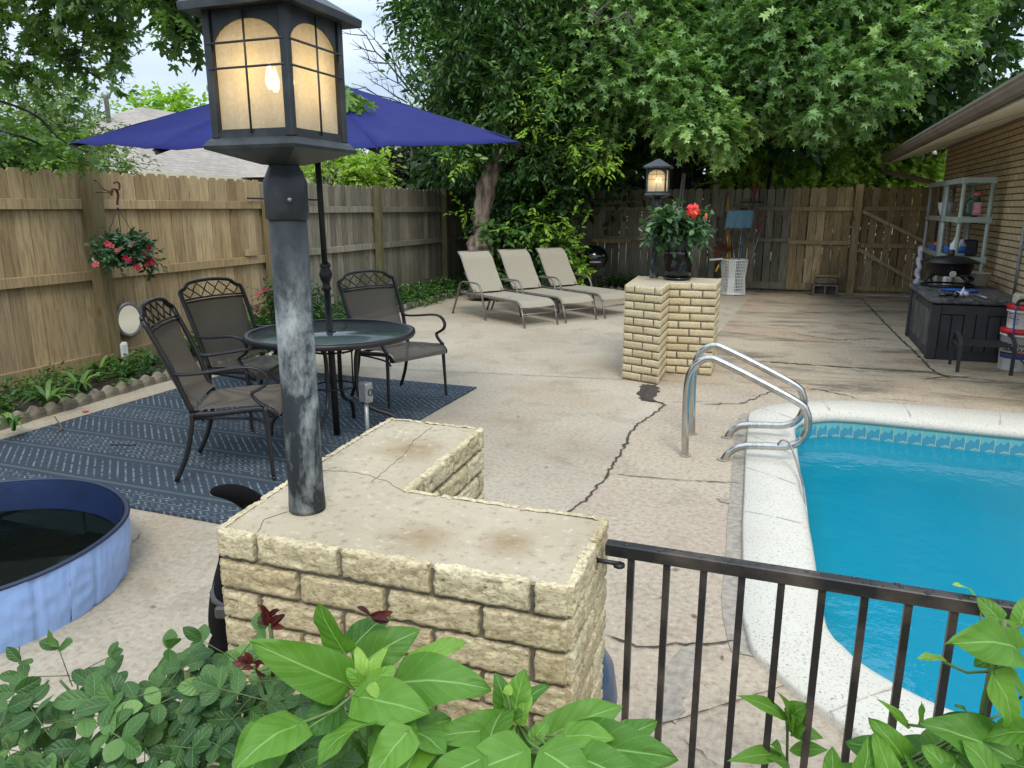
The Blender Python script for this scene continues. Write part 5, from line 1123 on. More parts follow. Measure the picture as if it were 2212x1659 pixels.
p=onbox(*c12(1270,262)); m=MB(); m.box(p+Vector((0,0,.012)),(.13,.07,.022),Matrix.Rotation(.5,4,'Z'),bev=.008); tag(m.build('blue_tool',MT['blue']),'blue plastic tool at the back of the clutter on the deck box','tool')
p=onbox(*c12(1130,330)); m=MB()
for k in range(5): 
    q=p+Vector((rnd.uniform(-.06,.06),rnd.uniform(-.03,.03),.03)); m.lathe([(0,-.03),(.025,-.015),(.03,.0),(.02,.02),(0,.026)],8,q,wob=.2)
m.lathe([(.03,.02),(.02,.05),(.0,.09)],7,p+Vector((0,.03,.01)),wob=.1); MT['film']=simple('crumpled plastic film',srgb(206,206,212),srgb(176,176,196),.2,ns=30); tag(m.build('plastic_bag',MT['film']),'crumpled clear plastic bag on the deck box lid','bag')
m=MB(); a=onbox(*c12(760,300),zt+.02); b=onbox(*c12(960,305),zt+.02); m.tube([a,b],.016,10); c_=onbox(*c12(1015,300),zt+.035); m.lathe([(0,-.035),(.03,-.02),(.035,0),(.03,.02),(0,.035)],14,c_); tag(m.build('shower_head',MT['blackgloss']),'black handled nozzle lying at the front of the deck box lid','nozzle')
m=MB(); a=onbox(*c12(1300,298),zt+.016); b=onbox(*c12(1500,352),zt+.016); m.tube([a,b],.013,10); tag(m.build('metal_tube',MT['galv']),'short grey tube lying on the deck box lid','tube')
# ---------------- shelving ----------------
def shelving(label,x0,x1,y0,y1,tops,mt,name='shelving_unit'):
    t=thing(name,label,'shelving',((x0+x1)/2,(y0+y1)/2,0))
    for z in tops:
        m=MB(); m.box(((x0+x1)/2,(y0+y1)/2,z-.03),(x1-x0,y1-y0,.012))
        for x in(x0+.008,x1-.008): m.box((x,(y0+y1)/2,z-.032),(.016,y1-y0,.06))
        for y in(y0+.008,y1-.008): m.box(((x0+x1)/2,y,z-.032),(x1-x0,.016,.06))
        for x in(x0+.03,x1-.03):
            for y in(y0+.03,y1-.03): m.box((x,y,z-.035),(.062,.062,.075),bev=.006)
        m.build('shelf',MT[mt],t)
    for x in(x0+.03,x1-.03):
        for y in(y0+.03,y1-.03): MB().tube([(x,y,0),(x,y,tops[0]-.03)],.024,12).build('post',MT[mt],t)
    return t
shelving('pale green resin shelving unit standing against the brick house',1.80,2.15,10.18,11.24,[1.84,1.39,.93,.47,.06],'palegreen')
shelving('grey resin shelving unit behind the pale green one, next to the gate',1.80,2.15,11.34,12.55,[1.84,1.39,.93,.47,.06],'greyresin')
def c13(x,y): return 1923.8+x/7.68,384+y/7.68
def onsh(x,y,z): return G(*c13(x,y),z) if False else None
m=MB(); m.lathe([(.07,0),(.085,.02),(.105,.10),(.115,.17),(.12,.175),(.105,.17),(0,.16)],24,(1.93,11.72,1.39)); m.lathe([(.0,.0),(.0,.0)],3,(1.93,11.72,1.39)); tag(m.build('white_planter',MT['white']),'white tapered planter on the grey shelving unit','planter')
t=thing('jug','green plastic jug with faded pink cap and label on the pale green shelves','jug',(1.99,10.33,1.39))
m=MB(); m.box((1.99,10.33,1.485),(.115,.10,.19),bev=.03); m.lathe([(.045,0),(.03,.05),(.03,.07)],16,(2.0,10.33,1.565)); m.tube(spl([(1.95,10.33,1.60),(1.90,10.33,1.58),(1.875,10.33,1.50),(1.90,10.33,1.42),(1.94,10.33,1.41)],4),.013,8); m.build('jug_body',MT['greentank'],t)
MB().lathe([(.042,1.63),(.042,1.665),(.038,1.675),(0,1.675)],16,(2.0,10.33,0)).build('cap',MT['pinkcap'],t)
m=MB(); m.box((2.0,10.275,1.485),(.085,.004,.15)); m.build('label',MT['pinklabel'],t)
m=MB()
for k in range(5): m.box((2.0,10.272,1.45+k*.024),(.06-.006*(k%3),.002,.008))
m.build('label_text',MT['white'],t)
m=MB(); m.box((1.985,10.36,1.03),(.16,.2,.19),bev=.015); tag(m.build('storage_bin',MT['navy']),'dark navy bin on the second shelf of the pale green unit','bin')
m=MB(); m.lathe([(.055,0),(.058,.02),(.058,.13),(.03,.17),(.02,.2),(.022,.22),(0,.22)],16,(1.87,10.50,.93)); tag(m.build('bottle',MT['white']),'white bottle with a label on the second shelf of the pale green unit','bottle')
t=thing('jug','clear and blue labelled jug beside the navy bin','jug',(1.90,10.42,.93)); m=MB(); m.lathe([(.05,0),(.053,.02),(.053,.14),(.03,.18),(.02,.2),(0,.2)],16,(1.905,10.30,.93)); MT['clearp']=simple('milky plastic',srgb(170,176,172),srgb(150,158,156),.3); m.build('jug_body',MT['clearp'],t)
MB().lathe([(.0545,.04),(.0545,.12)],16,(1.905,10.30,.93)).build('label',MT['blue'],t)
m=MB(); m.box((1.95,11.0,.975),(.2,.28,.08),bev=.01); tag(m.build('blue_crate',MT['blue']),'low blue tray on the second shelf between the two units','tray')
m=MB(); m.box((1.90,11.95,.96),(.16,.35,.05),bev=.01); tag(m.build('blue_case',MT['blue']),'blue flat case on the grey shelving unit','case')
m=MB(); m.tube(spl([(1.85,11.75,1.0),(1.86,11.85,1.02),(1.9,12.0,1.0),(1.95,12.1,1.02)],4),.022,8); m.box((1.87,11.72,1.01),(.06,.1,.05),bev=.01); tag(m.build('orange_tool',MT['orange']),'orange tool lying on the blue case on the grey shelves','tool')
m=MB(); m.box((1.95,10.78,1.02),(.16,.2,.05),bev=.01); tag(m.build('orange_tool',MT['rust']),'brown and orange tool box on the blue tray','tool box')
m=MB()
for k in range(4): m.tube([(1.90+.10*math.cos(q*.4+k)+.02*k,10.85+.13*math.sin(q*.4),1.40+.008*k) for q in range(16)],.008,6,closed=True)
tag(m.build('coiled_cord',MT['woodhandle']),'coil of tan and dark cord on the upper shelf','cord')
m=MB(); m.lathe([(.12,0),(.13,.02),(.14,.2),(.15,.22),(.16,.225),(.15,.235),(0,.235)],24,(2.03,9.99,.06)); MT['oldwhite']=simple('aged white plastic',srgb(188,186,172),srgb(170,166,150),.5); m.v=[(a,b+.0,c+.47) for a,b,c in m.v]; tag(m.build('bucket',MT['oldwhite']),'aged white tub behind the fire bowl on the lower shelf','bucket')
m=MB(); m.box((1.86,10.3,.58),(.2,.16,.2),bev=.01); tag(m.build('white_box',MT['white']),'white printed box on the lower shelf behind the fire bowl','box')
m=MB()
m.tube([(1.785+.012*math.sin(k*2.3),12.45+.03*math.cos(k*1.7),.15+.055*k) for k in range(15)],[.02+.016*abs(math.sin(k*1.9+.4))+.012*(k%3) for k in range(15)],7)
tag(m.build('plastic_sacks',MT['film']),'pale crumpled sacks stuffed beside the grey shelving unit','sacks')
# ---------------- stool ----------------
st=thing('metal_bench','low black metal slatted footrest in front of the deck box','footrest',(1.75,7.9,0))
for x in(1.545,1.975):
    m=MB(); m.tube(spl([(x,7.80,.0),(x,7.80,.20),(x,7.81,.275),(x,7.86,.315),(x,7.95,.335),(x,8.12,.345)],5),.022,4,sq=(1,.45)); m.build('leg_frame',MT['plasticblack'],st)
    m=MB(); m.tube([(x,8.12,.345),(x,8.16,.20),(x,8.17,.0)],.018,4,sq=(1,.45)); m.build('leg',MT['plasticblack'],st)
    m=MB(); m.tube([(x,7.84,.24),(x,8.14,.245)],.012,4); m.build('side_rail',MT['plasticblack'],st)
for k in range(6): MB().box((1.76,7.86+k*.052,.252+.002*k),(.42,.032,.010)).build('slat',MT['plasticblack'],st)
# ---------------- buckets ----------------
def textmesh(txt,size,mat,t,cx,cy,r_,ang,z,bold=False,name='printed_text'):
    cu=bpy.data.curves.new('txt','FONT'); cu.body=txt; cu.size=size; cu.align_x='LEFT'; cu.space_character=1.0; cu.offset=.0012 if bold else 0
    tmp=bpy.data.objects.new('tmp',cu); COL.objects.link(tmp); dg=bpy.context.evaluated_depsgraph_get(); me=bpy.data.meshes.new_from_object(tmp.evaluated_get(dg)); bpy.data.objects.remove(tmp)
    for v_ in me.vertices:
        a=ang+v_.co.x/r_; zz=z+v_.co.y; v_.co=(cx+r_*math.cos(a),cy+r_*math.sin(a),zz)
    me.name=name; o=bpy.data.objects.new(name,me); COL.objects.link(o); me.materials.append(MT[mat]); o.parent=t; Mi=RM[t.name].inverted(); me.transform(Mi)
    return o
def patch(t,cx,cy,r_,a0,a1,z0,z1,mat,name='label_band'):
    m=MB(); m.grid(lambda a,b:(cx+r_*math.cos(a0+(a1-a0)*a),cy+r_*math.sin(a0+(a1-a0)*a),z0+(z1-z0)*b),10,1,0,True); m.build(name,MT[mat],t)
bxc,byc=2.085,8.145
def bucket(label,cx,cy,z,r0,r1,h):
    t=thing('pool_chemical_bucket',label,'bucket',(cx,cy,z))
    m=MB(); m.lathe([(r0,0),(r0+.002,.01),(r1,h-.06),(r1+.010,h-.058),(r1+.010,h-.045),(r1+.002,h-.042),(r1+.003,h-.02)],40,(cx,cy,z)); m.build('pail',MT['white'],t)
    m=MB(); m.lathe([(r1+.012,h-.035),(r1+.016,h-.03),(r1+.016,h),(r1+.008,h+.006),(0,h+.004)],40,(cx,cy,z)); m.build('lid',MT['red'],t)
    m=MB(); m.tube([(cx+(r1+.012)*math.cos(a),cy+(r1+.012)*math.sin(a),z+h-.05-.02*math.sin((a-3.3)*1.2)) for a in [3.3+.13*k for k in range(20)]],.003,5); m.build('bail_handle',MT['galv'],t)
    return t
b1=bucket('white bucket with red lid at the bottom of the stack beside the deck box',bxc,byc,0,.138,.150,.385)
f=-2.55   # direction angle of the camera-facing side
rl_=.1475
textmesh('SUPER POWER',.042,'ink_black',b1,bxc,byc,rl_+.0015,-2.30-.62,.228,True); textmesh('GRANULAR',.042,'ink_black',b1,bxc,byc,rl_+.0010,-2.08-.62,.188,True)
textmesh('ADVANCED POOL CARE',.016,'ink_grey',b1,bxc,byc,rl_+.002,-2.05-.62,.268)
patch(b1,bxc,byc,rl_-.0005,-3.0,-1.2,.155,.172,'ink_black'); patch(b1,bxc,byc,rl_-.0012,-2.95,-1.2,.115,.152,'ink_blue'); patch(b1,bxc,byc,rl_-.0002,-2.05,-1.4,.165,.178,'ink_red')
for k in range(9): patch(b1,bxc,byc,rl_-.003,-2.95,-2.62,.095-.009*k,.099-.009*k,'ink_grey','label_text')
for k in range(6): patch(b1,bxc,byc,rl_-.003,-2.05,-1.7,.085-.010*k,.090-.010*k,'ink_grey','label_text')
b2=bucket('smaller white bucket with red lid stacked on top of the other bucket',bxc+.01,byc+.005,.392,.125,.132,.215)
for k,(a0,a1,z0,z1,mt) in enumerate([(-2.95,-2.62,.135,.148,'ink_blue'),(-2.95,-2.6,.112,.116,'ink_red'),(-2.95,-2.45,.096,.104,'ink_black'),(-2.95,-2.75,.078,.082,'ink_red'),(-2.95,-2.75,.066,.070,'ink_red'),(-2.95,-2.78,.054,.058,'ink_red'),(-2.48,-2.1,.118,.123,'ink_grey'),(-2.48,-2.15,.106,.111,'ink_grey'),(-2.48,-2.05,.09,.097,'ink_blue'),(-2.48,-2.1,.078,.085,'ink_grey'),(-2.48,-2.1,.066,.073,'ink_grey'),(-2.48,-2.1,.054,.061,'ink_grey'),(-2.48,-2.1,.042,.049,'ink_grey')]):
    patch(b2,bxc+.01,byc+.005,.1315,a0,a1,.392+z0,.392+z1,mt,'label_text')
pf=thing('pool_cleaner_unit','pale grey appliance with black hose elbow on the top bucket','appliance',(bxc,byc,.613))
m=MB(); m.box((bxc+.03,byc+.0,.665),(.24,.16,.10),bev=.015); m.build('housing',MT['oldwhite'],pf)
m=MB(); m.tube(spl([(bxc-.0,byc-.10,.665),(bxc-.05,byc-.12,.667),(bxc-.085,byc-.13,.655),(bxc-.095,byc-.135,.62)],5),.014,10); m.build('elbow',MT['black'],pf)
m=MB(); m.tube(spl([(bxc-.095,byc-.135,.625),(bxc-.10,byc-.15,.55),(bxc-.095,byc-.17,.35),(bxc-.07,byc-.19,.22),(bxc-.01,byc-.22,.12),(bxc+.10,byc-.28,.03),(bxc+.25,byc-.4,.012)],6),.0075,8); tag(m.build('blue_hose',MT['hose']),'thin blue hose running down the front of the buckets','hose')
# outlet box on conduit
t=thing('outlet_post','grey weatherproof outlet box on a short conduit beside the rug','outlet post',(-2.385,3.83,0))
MB().tube([(-2.385,3.83,0),(-2.385,3.83,.33)],.0135,12).build('conduit',MT['galv'],t)
M=Matrix.Rotation(-.35,4,'Z')
MB().box((-2.385,3.83,.395),(.075,.055,.125),M,bev=.006).build('box_housing',MT['galv'],t)
MB().box(Vector((-2.385,3.83,.40))+M@Vector((.040,0,0)),(.008,.044,.10),M,bev=.003).build('cover',MT['galv'],t)
m=MB(); m.tube([Vector((-2.385,3.83,.40))+M@Vector((.046,.015*math.cos(q*.52),.02*math.sin(q*.52))) for q in range(12)],.004,6,closed=True); m.build('receptacle_ring',MT['plasticblack'],t)
# urn behind the near wall
m=MB(); m.lathe([(.09,0),(.13,.04),(.165,.14),(.172,.22),(.16,.30),(.12,.37),(.095,.40),(.10,.43),(.115,.445),(.10,.44),(.08,.40)],40,(-.51,1.70,0)); tag(m.build('ceramic_urn',MT['urn']),'dark blue glazed urn tucked behind the right end of the near brick wall','urn')
# fallen petal, stick, twig
for (u,v,mt,lb,ct) in [(185,890,'pinkpetal','fallen crimson flower on the concrete beside the rug','flower')]:
    p=G(u,v,.004); m=MB()
    for k in range(5): a=k*1.256; m.add([p,p+Vector((.02*math.cos(a),.02*math.sin(a),.01)),p+Vector((.028*math.cos(a+.5),.028*math.sin(a+.5),.006)),p+Vector((.018*math.cos(a+1),.018*math.sin(a+1),.01))],[(0,1,2,3)])
    tag(m.build('fallen_flower',MT[mt]),lb,ct)
m=MB(); m.tube([G(238,961,.02),G(295,961,.02)],.003,5); tag(m.build('thin_stick',MT['black']),'thin black stick lying on the rug','stick')
m=MB(); m.tube([G(118,900,.06),G(135,925,.03),G(115,940,.012)],.004,5); tag(m.build('dry_straw',MT['woodhandle']),'bent dry straw lying over the edging stones','straw')
# ---------------- foliage ----------------
def nrmz(a): return a/np.maximum(np.linalg.norm(a,axis=-1,keepdims=True),1e-9)
def T_star(lobes=((-108,.62),(-58,.88),(0,1.0),(58,.88),(108,.62)),notch=.30,wd=.17,bend=-.12,teeth=False):
    v=[(0,0,0)]; f=[]
    for an,L in lobes:
        a=R(an); dx,dy=math.sin(a),math.cos(a); nx,ny=dy,-dx; b=len(v); s=L*.45
        if teeth:
            v+=[(dx*.12-nx*.10,dy*.12-ny*.10,0),(dx*L*.42-nx*.17,dy*L*.42-ny*.17,bend*.2),(dx*L*.58-nx*.09,dy*L*.58-ny*.09,bend*.3),(dx*L*.72-nx*.14,dy*L*.72-ny*.14,bend*.5),(dx*L,dy*L,bend),(dx*L*.72+nx*.14,dy*L*.72+ny*.14,bend*.5),(dx*L*.58+nx*.09,dy*L*.58+ny*.09,bend*.3),(dx*L*.42+nx*.17,dy*L*.42+ny*.17,bend*.2),(dx*.12+nx*.10,dy*.12+ny*.10,0)]
            f.append((0,)+tuple(range(b,b+9)))
        else:
            v+=[(dx*.1-nx*wd*.7,dy*.1-ny*wd*.7,0),(dx*s-nx*wd,dy*s-ny*wd,bend*.3),(dx*L,dy*L,bend),(dx*s+nx*wd,dy*s+ny*wd,bend*.3),(dx*.1+nx*wd*.7,dy*.1+ny*wd*.7,0)]
            f.append((0,b,b+1,b+2)); f.append((0,b+2,b+3,b+4))
    return np.array(v,float),f
def T_oval(w=.22,fold=.06,droop=-.12):
    return np.array([(0,0,0),(-w,.35,fold),(-w*.85,.68,fold+droop*.4),(0,1,droop),(w*.85,.68,fold+droop*.4),(w,.35,fold)],float),[(0,3,2,1),(0,5,4,3)]
def T_quad(w=.3): return np.array([(0,0,0),(-w,.45,.05),(0,1,-.1),(w,.45,.05)],float),[(0,3,2,1)]
def leafmesh(name,tmpl,P,D,Nn,S,tint,mat,parent=None,loc=None,uv=None,extra=None):
    V,F=tmpl; n=len(P); D=nrmz(D); X=nrmz(np.cross(D,Nn)); Z=np.cross(X,D)
    W=P[:,None,:]+S[:,None,None]*(V[None,:,0:1]*X[:,None,:]+V[None,:,1:2]*D[:,None,:]+V[None,:,2:3]*Z[:,None,:])
    nv=len(V); W=W.reshape(-1,3)
    ev,ef=(extra if extra else ([],[]))
    if parent is not None:
        M=np.array(RM[parent.name].inverted()); W=W@M[:3,:3].T+M[:3,3]
    elif loc is not None: W=W-np.array(loc)
    me=bpy.data.meshes.new(name); lt=[len(f) for f in F]; tot=sum(lt)
    me.vertices.add(len(W)); me.vertices.foreach_set('co',W.astype(np.float32).ravel())
    li=np.concatenate([np.array(f) for f in F]); LI=(li[None,:]+np.arange(n)[:,None]*nv).ravel()
    me.loops.add(len(LI)); me.loops.foreach_set('vertex_index',LI.astype(np.int32))
    nf=len(F); me.polygons.add(nf*n); ls=np.concatenate([[0],np.cumsum(lt)[:-1]]); LS=(ls[None,:]+np.arange(n)[:,None]*tot).ravel()
    me.polygons.foreach_set('loop_start',LS.astype(np.int32)); 
    me.update(calc_edges=True); me.validate()
    at=me.attributes.new('tint','FLOAT','FACE'); at.data.foreach_set('value',np.repeat(tint,nf).astype(np.float32)[:len(me.polygons)])
    if uv is not None:
        u=me.uv_layers.new(name='uv'); U=np.tile(uv[li],(n,1)).astype(np.float32); u.data.foreach_set('uv',U.ravel())
        me.polygons.foreach_set('use_smooth',np.ones(len(me.polygons),bool))
    return link_mesh(name,me,MT[mat],parent,loc)
def sprays(rng,clumps,n_spray,k,leaf,sp_len=.4,droop=.35,out=.7,jit=.5,tb=(-.6,.9),shell=.45):
    """clumps (m,6): centre xyz, radii xyz"""
    C=np.array(clumps,float); m=len(C); idx=np.repeat(np.arange(m),n_spray); n=len(idx)
    U=nrmz(rng.normal(size=(n,3))); rad=rng.random(n)**shell
    O=C[idx,:3]+U*C[idx,3:6]*rad[:,None]
    Dr=nrmz(U*out+rng.normal(size=(n,3))*.55+np.array([0,0,-droop*.4]))
    t=(np.arange(k)+.5)/k; side=np.where(np.arange(k)%2,1,-1)
    L=sp_len*(.6+.8*rng.random(n))
    P=O[:,None,:]+Dr[:,None,:]*(t[None,:,None]*L[:,None,None])-np.array([0,0,1])*(droop*.5*(t**2))[None,:,None]*L[:,None,None]
    perp=nrmz(np.cross(Dr,np.array([0,0,1.])+rng.normal(size=(n,3))*.3))
    LD=Dr[:,None,:]*.75+perp[:,None,:]*side[None,:,None]*.8+rng.normal(size=(n,k,3))*jit*.5+np.array([0,0,-droop*.6])
    NN=np.array([0,0,1.])+rng.normal(size=(n,k,3))*jit+U[:,None,:]*.4
    sz=leaf*(.65+.5*rng.random((n,k)))
    base=rng.uniform(tb[0],tb[1],m)[idx]*.4+rng.uniform(tb[0],tb[1],n)*.6; tint=np.clip(base[:,None]+rng.normal(size=(n,k))*.22,-1,1)
    return P.reshape(-1,3),LD.reshape(-1,3),NN.reshape(-1,3),sz.ravel(),tint.ravel()
def cam2w(a):  # rows X,Y,Z in view frame -> world
    a=np.array(a,float); return np.stack([a[:,0]*CY-a[:,1]*SY,a[:,0]*SY+a[:,1]*CY,a[:,2]],1)
def clumps_px(lst,rs=1.0):
    """(u,v,depth,radius) -> world clumps"""
    return [tuple(A(u,v,d))+(r_*rs,r_*rs,r_*rs*.8) for u,v,d,r_ in lst]
def limbs(name,base,targets,r0,mat,parent,rng,fork=None,seg=7,n=7,rend=.01):
    m=MB()
    for (p0,p1,ra,rb_) in targets:
        p0=Vector(p0);p1=Vector(p1); L=(p1-p0).length; pts=[];rs=[]
        for i in range(seg+1):
            t=i/seg; q=p0.lerp(p1,t)+Vector(rng.normal(size=3)*.035*L*math.sin(math.pi*t))+Vector((0,0,-.06*L*math.sin(math.pi*t)*0)); pts.append(q); rs.append(ra+(rb_-ra)*t)
        m.tube(pts,rs,n)
    return m.build(name,MT[mat],parent)
STAR=T_star(); MAPLE=T_star(lobes=((-100,.55),(-50,.85),(0,1.0),(50,.85),(100,.55)),teeth=True); OV=T_oval(.19); OV2=T_oval(.28); QD=T_quad()
def ncat(*a): return [np.concatenate(x) for x in zip(*a)]
# --- sweetgum-like tree, right
rng=np.random.default_rng(11)
tr=thing('star_leaf_tree','big tree of star shaped leaves spreading over the back fence on the right','tree',(.2,17.2,-.05))
front=[]
for i in range(17):
    for j in range(7):
        u=1240+i*58+rng.uniform(-28,28); v=-90+j*68+rng.uniform(-26,26)
        if u>1990 and v>250-(u-1990)*.25: 
            if u>2060: continue
        if v>238: continue
        if u>1860 and v>120: continue
        if u<1330 and v>180: continue
        if u>2140-(0 if v<180 else 90) and rng.random()<.55: continue
        front.append((u,v,11.9+rng.uniform(-.9,1.2)+abs(u-1750)/900+ (200-v)/500,.50+rng.uniform(0,.22)))
fc_=clumps_px(front)
gap=rng.random(len(fc_))<.80; fc_=[c for c,g in zip(fc_,gap) if g]
P1=sprays(rng,fc_,100,7,.104,.34,.30,.9,.6,(-.85,1.0),.42)
lowc=clumps_px([(u,v-78,11.5+rng.uniform(-.3,.6),.25) for u,v in [(1290,360),(1470,350),(1515,345),(1550,330),(1600,325),(1650,318),(1500,300),(1440,318),(1560,368),(1745,330),(1790,322),(1640,215),(1720,205),(1770,215),(1800,190),(1690,235),(1880,310),(1830,200)]])
P1b=sprays(rng,lowc,60,8,.09,.28,.6,.8,.45,(-.1,1.1),.5)
leafmesh('crown',STAR,*ncat(P1,P1b),'gum',tr)
back=[(u+rng.uniform(-45,45),v+rng.uniform(-35,35),14.8+rng.uniform(-.8,2.2),1.05) for u in range(1130,2230,115) for v in range(-160,240,92)]
back=[b for b in back if not(b[0]>2090 and b[1]>60)]
P2=sprays(rng,clumps_px(back),75,7,.26,.6,.5,.6,.6,(-.9,.4),.4)
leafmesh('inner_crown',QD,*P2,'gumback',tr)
# unseen canopy added above the frame to shade the yard under the tree
over=[(tuple(cw(rng.uniform(-.5,9),rng.uniform(14.0,18),rng.uniform(5.8,9)))+(1.2,1.2,.9)) for _ in range(16)]
P3=sprays(rng,over,70,6,.30,.6,.4,.6,.6,(-.6,.6),.4); leafmesh('shade_canopy',QD,*P3,'gumback',tr)
tb_=[]
b0=A(1475,460,15.6); b0.z=-.05; tb_+= [(b0,A(1470,250,15.4),.26,.20),(A(1470,250,15.4),A(1425,60,15.0),.19,.12),(A(1470,260,15.4),A(1530,20,15.0),.17,.10),(A(1460,330,15.4),A(1500,235,14.9),.10,.06),(A(1530,20,15),A(1750,-80,14),.1,.05),(A(1480,200,15.3),A(1700,160,13.2),.09,.03),(A(1530,40,15),A(1880,120,13.2),.08,.03),(A(1425,60,15),A(1340,-60,14.5),.1,.05)]
for k in range(26):
    c=fc_[rng.integers(len(fc_))]; tb_.append((A(1480+rng.uniform(-30,60),140+rng.uniform(-100,60),15),c[:3],.035,.008))
limbs('trunk',None,tb_,0,'barkdark',tr,rng)
# --- gnarled tree at the corner
tg=thing('gnarled_tree','leafy tree with a gnarled burled trunk standing behind the loungers','tree',(-5.12,12.35,0))
rng=np.random.default_rng(5)
cl=[]
dv=-48
reg=[(900,30,.38),(960,20,.5),(1040,0,.55),(1120,10,.55),(1210,20,.55),(1300,30,.5),(1380,40,.45),(930,110,.42),(1000,100,.5),(1090,90,.55),(1180,100,.55),(1270,110,.5),(1350,130,.42),(960,190,.42),(1030,190,.5),(1110,180,.55),(1200,190,.55),(1290,200,.45),(1350,215,.35),
 (990,270,.42),(1060,270,.5),(1140,270,.5),(1220,280,.5),(1300,290,.38),(1000,340,.4),(1070,350,.42),(1130,340,.42),(1200,350,.42),(1260,350,.36),(1150,400,.35),(1230,400,.32),(985,350,.24),(880,15,.25),(1090,395,.25),
 (950,-60,.5),(1050,-80,.6),(1150,-80,.6),(1250,-70,.6),(1350,-60,.5)]
for u,v,r_ in reg: cl.append((u+rng.uniform(-12,12),v+rng.uniform(-12,12)+(dv if v>230 else 0),11.9+rng.uniform(-.4,.9),r_*.9))
cg=clumps_px(cl)
Q1=sprays(rng,cg,70,8,.115,.34,.35,.9,.5,(-.8,.8),.45)
leafmesh('crown',OV,*Q1,'priv',tg)
bkc=clumps_px([(u+rng.uniform(-30,30),v+rng.uniform(-25,25),13.6+rng.uniform(-.3,1.0),.75) for u in range(1000,1360,70) for v in range(-80,400,70)])
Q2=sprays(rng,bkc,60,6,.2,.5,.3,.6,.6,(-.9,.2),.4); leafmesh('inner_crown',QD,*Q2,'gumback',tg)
spc=clumps_px([(1310,330,11.4,.16),(1300,355,11.4,.14),(1245,305,11.5,.12),(1350,85,11.6,.12),(1185,180,11.4,.12),(1150,265,11.4,.1),(985,345,11.6,.14)])
Q3=sprays(rng,spc,12,7,.10,.3,.1,1.0,.4,(0,1),.5); leafmesh('young_leaves',OV,*Q3,'sprig',tg)
m=MB()
tp_=[(1040,640,12.3,.21),(1039,600,12.3,.20),(1038,575,12.3,.155),(1040,548,12.3,.215),(1036,528,12.3,.205),(1042,512,12.3,.16),(1040,490,12.3,.135),(1041,460,12.3,.14),(1046,430,12.3,.15),(1050,405,12.3,.155),(1062,370,12.35,.14),(1075,330,12.4,.12),(1090,250,12.5,.10),(1110,150,12.6,.08),(1130,40,12.7,.05)]
pts=spl([A(u,v,d) for u,v,d,_ in tp_],4); rs=[]
for i in range(len(tp_)-1):
    for k in range(4): rs.append(tp_[i][3]+(tp_[i+1][3]-tp_[i][3])*k/4)
rs.append(tp_[-1][3]); m.tube(pts,rs,22)
V_=[]
for p in m.v:
    q=Vector(p); z=q.z; d_=mnoise.noise(q*7)*.03+mnoise.noise(q*Vector((18,18,5)))*.018+(mnoise.noise(q*14)*.05 if z<.95 else 0); 
    cidx=min(range(len(pts)),key=lambda i:abs(pts[i].z-z)); dr=(q-pts[cidx]); dr.z=0
    if dr.length>1e-4: q=q+dr.normalized()*d_
    V_.append(tuple(q))
m.v=V_
for (u,v,r_) in [(1022,542,.075),(1055,550,.08),(1040,562,.09),(1058,525,.06),(1024,560,.06)]:
    c=A(u,v,12.14); m.lathe([(0,-r_)]+[(r_*math.sin(a*.45),-r_*math.cos(a*.45)) for a in range(1,7)]+[(0,r_)],12,c,wob=.12)
m.build('trunk',MT['bark'],tg)
limbs('limb',None,[(A(1090,250,12.5),A(960,90,12.3),.07,.02),(A(1075,330,12.4),A(1000,240,12.2),.06,.02),(A(1062,370,12.4),A(1200,260,12.4),.09,.03),(A(1110,150,12.6),A(1290,60,12.3),.05,.015),(A(1200,260,12.4),A(1300,200,12.3),.03,.01),(A(1200,600,12.8),A(1180,330,12.7),.05,.03)],0,'barkdark',tg,rng)
m=MB()
def twigs(m,u0,v0,u1,v1,D,r_,rng,n=6,sp=.35):
    a=A(u0,v0,D); b=A(u1,v1,D+rng.uniform(-.3,.3)); L=(b-a).length; pts=[]
    for i in range(8): t=i/7; pts.append(a.lerp(b,t)+Vector(rng.normal(size=3)*.018*L*math.sin(3.14*t)))
    m.tube(pts,[r_*(1-.75*i/7) for i in range(8)],5)
    for k in range(n):
        i=rng.integers(2,7); p=pts[i]; d=(b-a).normalized(); q=Vector(rng.normal(size=3)); q=(q-d*q.dot(d)).normalized(); e=p+(d*.7+q*.6).normalized()*L*sp*rng.uniform(.5,1); mid=p.lerp(e,.5)+q*.02*L
        m.tube([p,mid,e],[r_*.45,r_*.3,r_*.15],4)
        for kk in range(2): e2=mid+(d+Vector(rng.normal(size=3))*.6).normalized()*L*sp*.35; m.tube([mid,e2],[r_*.25,r_*.1],4)
for a_ in [(1280,55,1400,15,11.2),(1290,140,1395,60,11.3),(1260,60,1330,-10,11.3),(1300,50,1260,10,11.2),(1320,70,1390,45,11.2)]: twigs(m,*a_,.014,rng,5)
m.build('bare_twigs',MT['twig'],tg)
# bare branched tree seen against the sky
tt=thing('bare_tree','leafless branches reaching into the sky between the umbrella and the gnarled tree','tree',tuple(A(950,450,15.5)[:2])+(-.05,)); m=MB()
a=A(960,420,15.5); a.z=-.05
m.tube([a,A(958,330,15.5),A(950,262,15.5)],[.07,.055,.045],8)
for a_ in [(950,262,757,45,.028),(945,255,760,180,.02),(930,240,860,90,.02),(900,200,790,65,.02),(950,262,885,170,.02),(880,222,790,165,.016),(860,180,828,20,.016),(955,280,900,120,.02),(930,235,775,120,.016)]: twigs(m,a_[0],a_[1],a_[2],a_[3],15.4,a_[4],rng,7,.3)
m.build('branches',MT['barkdark'],tt)
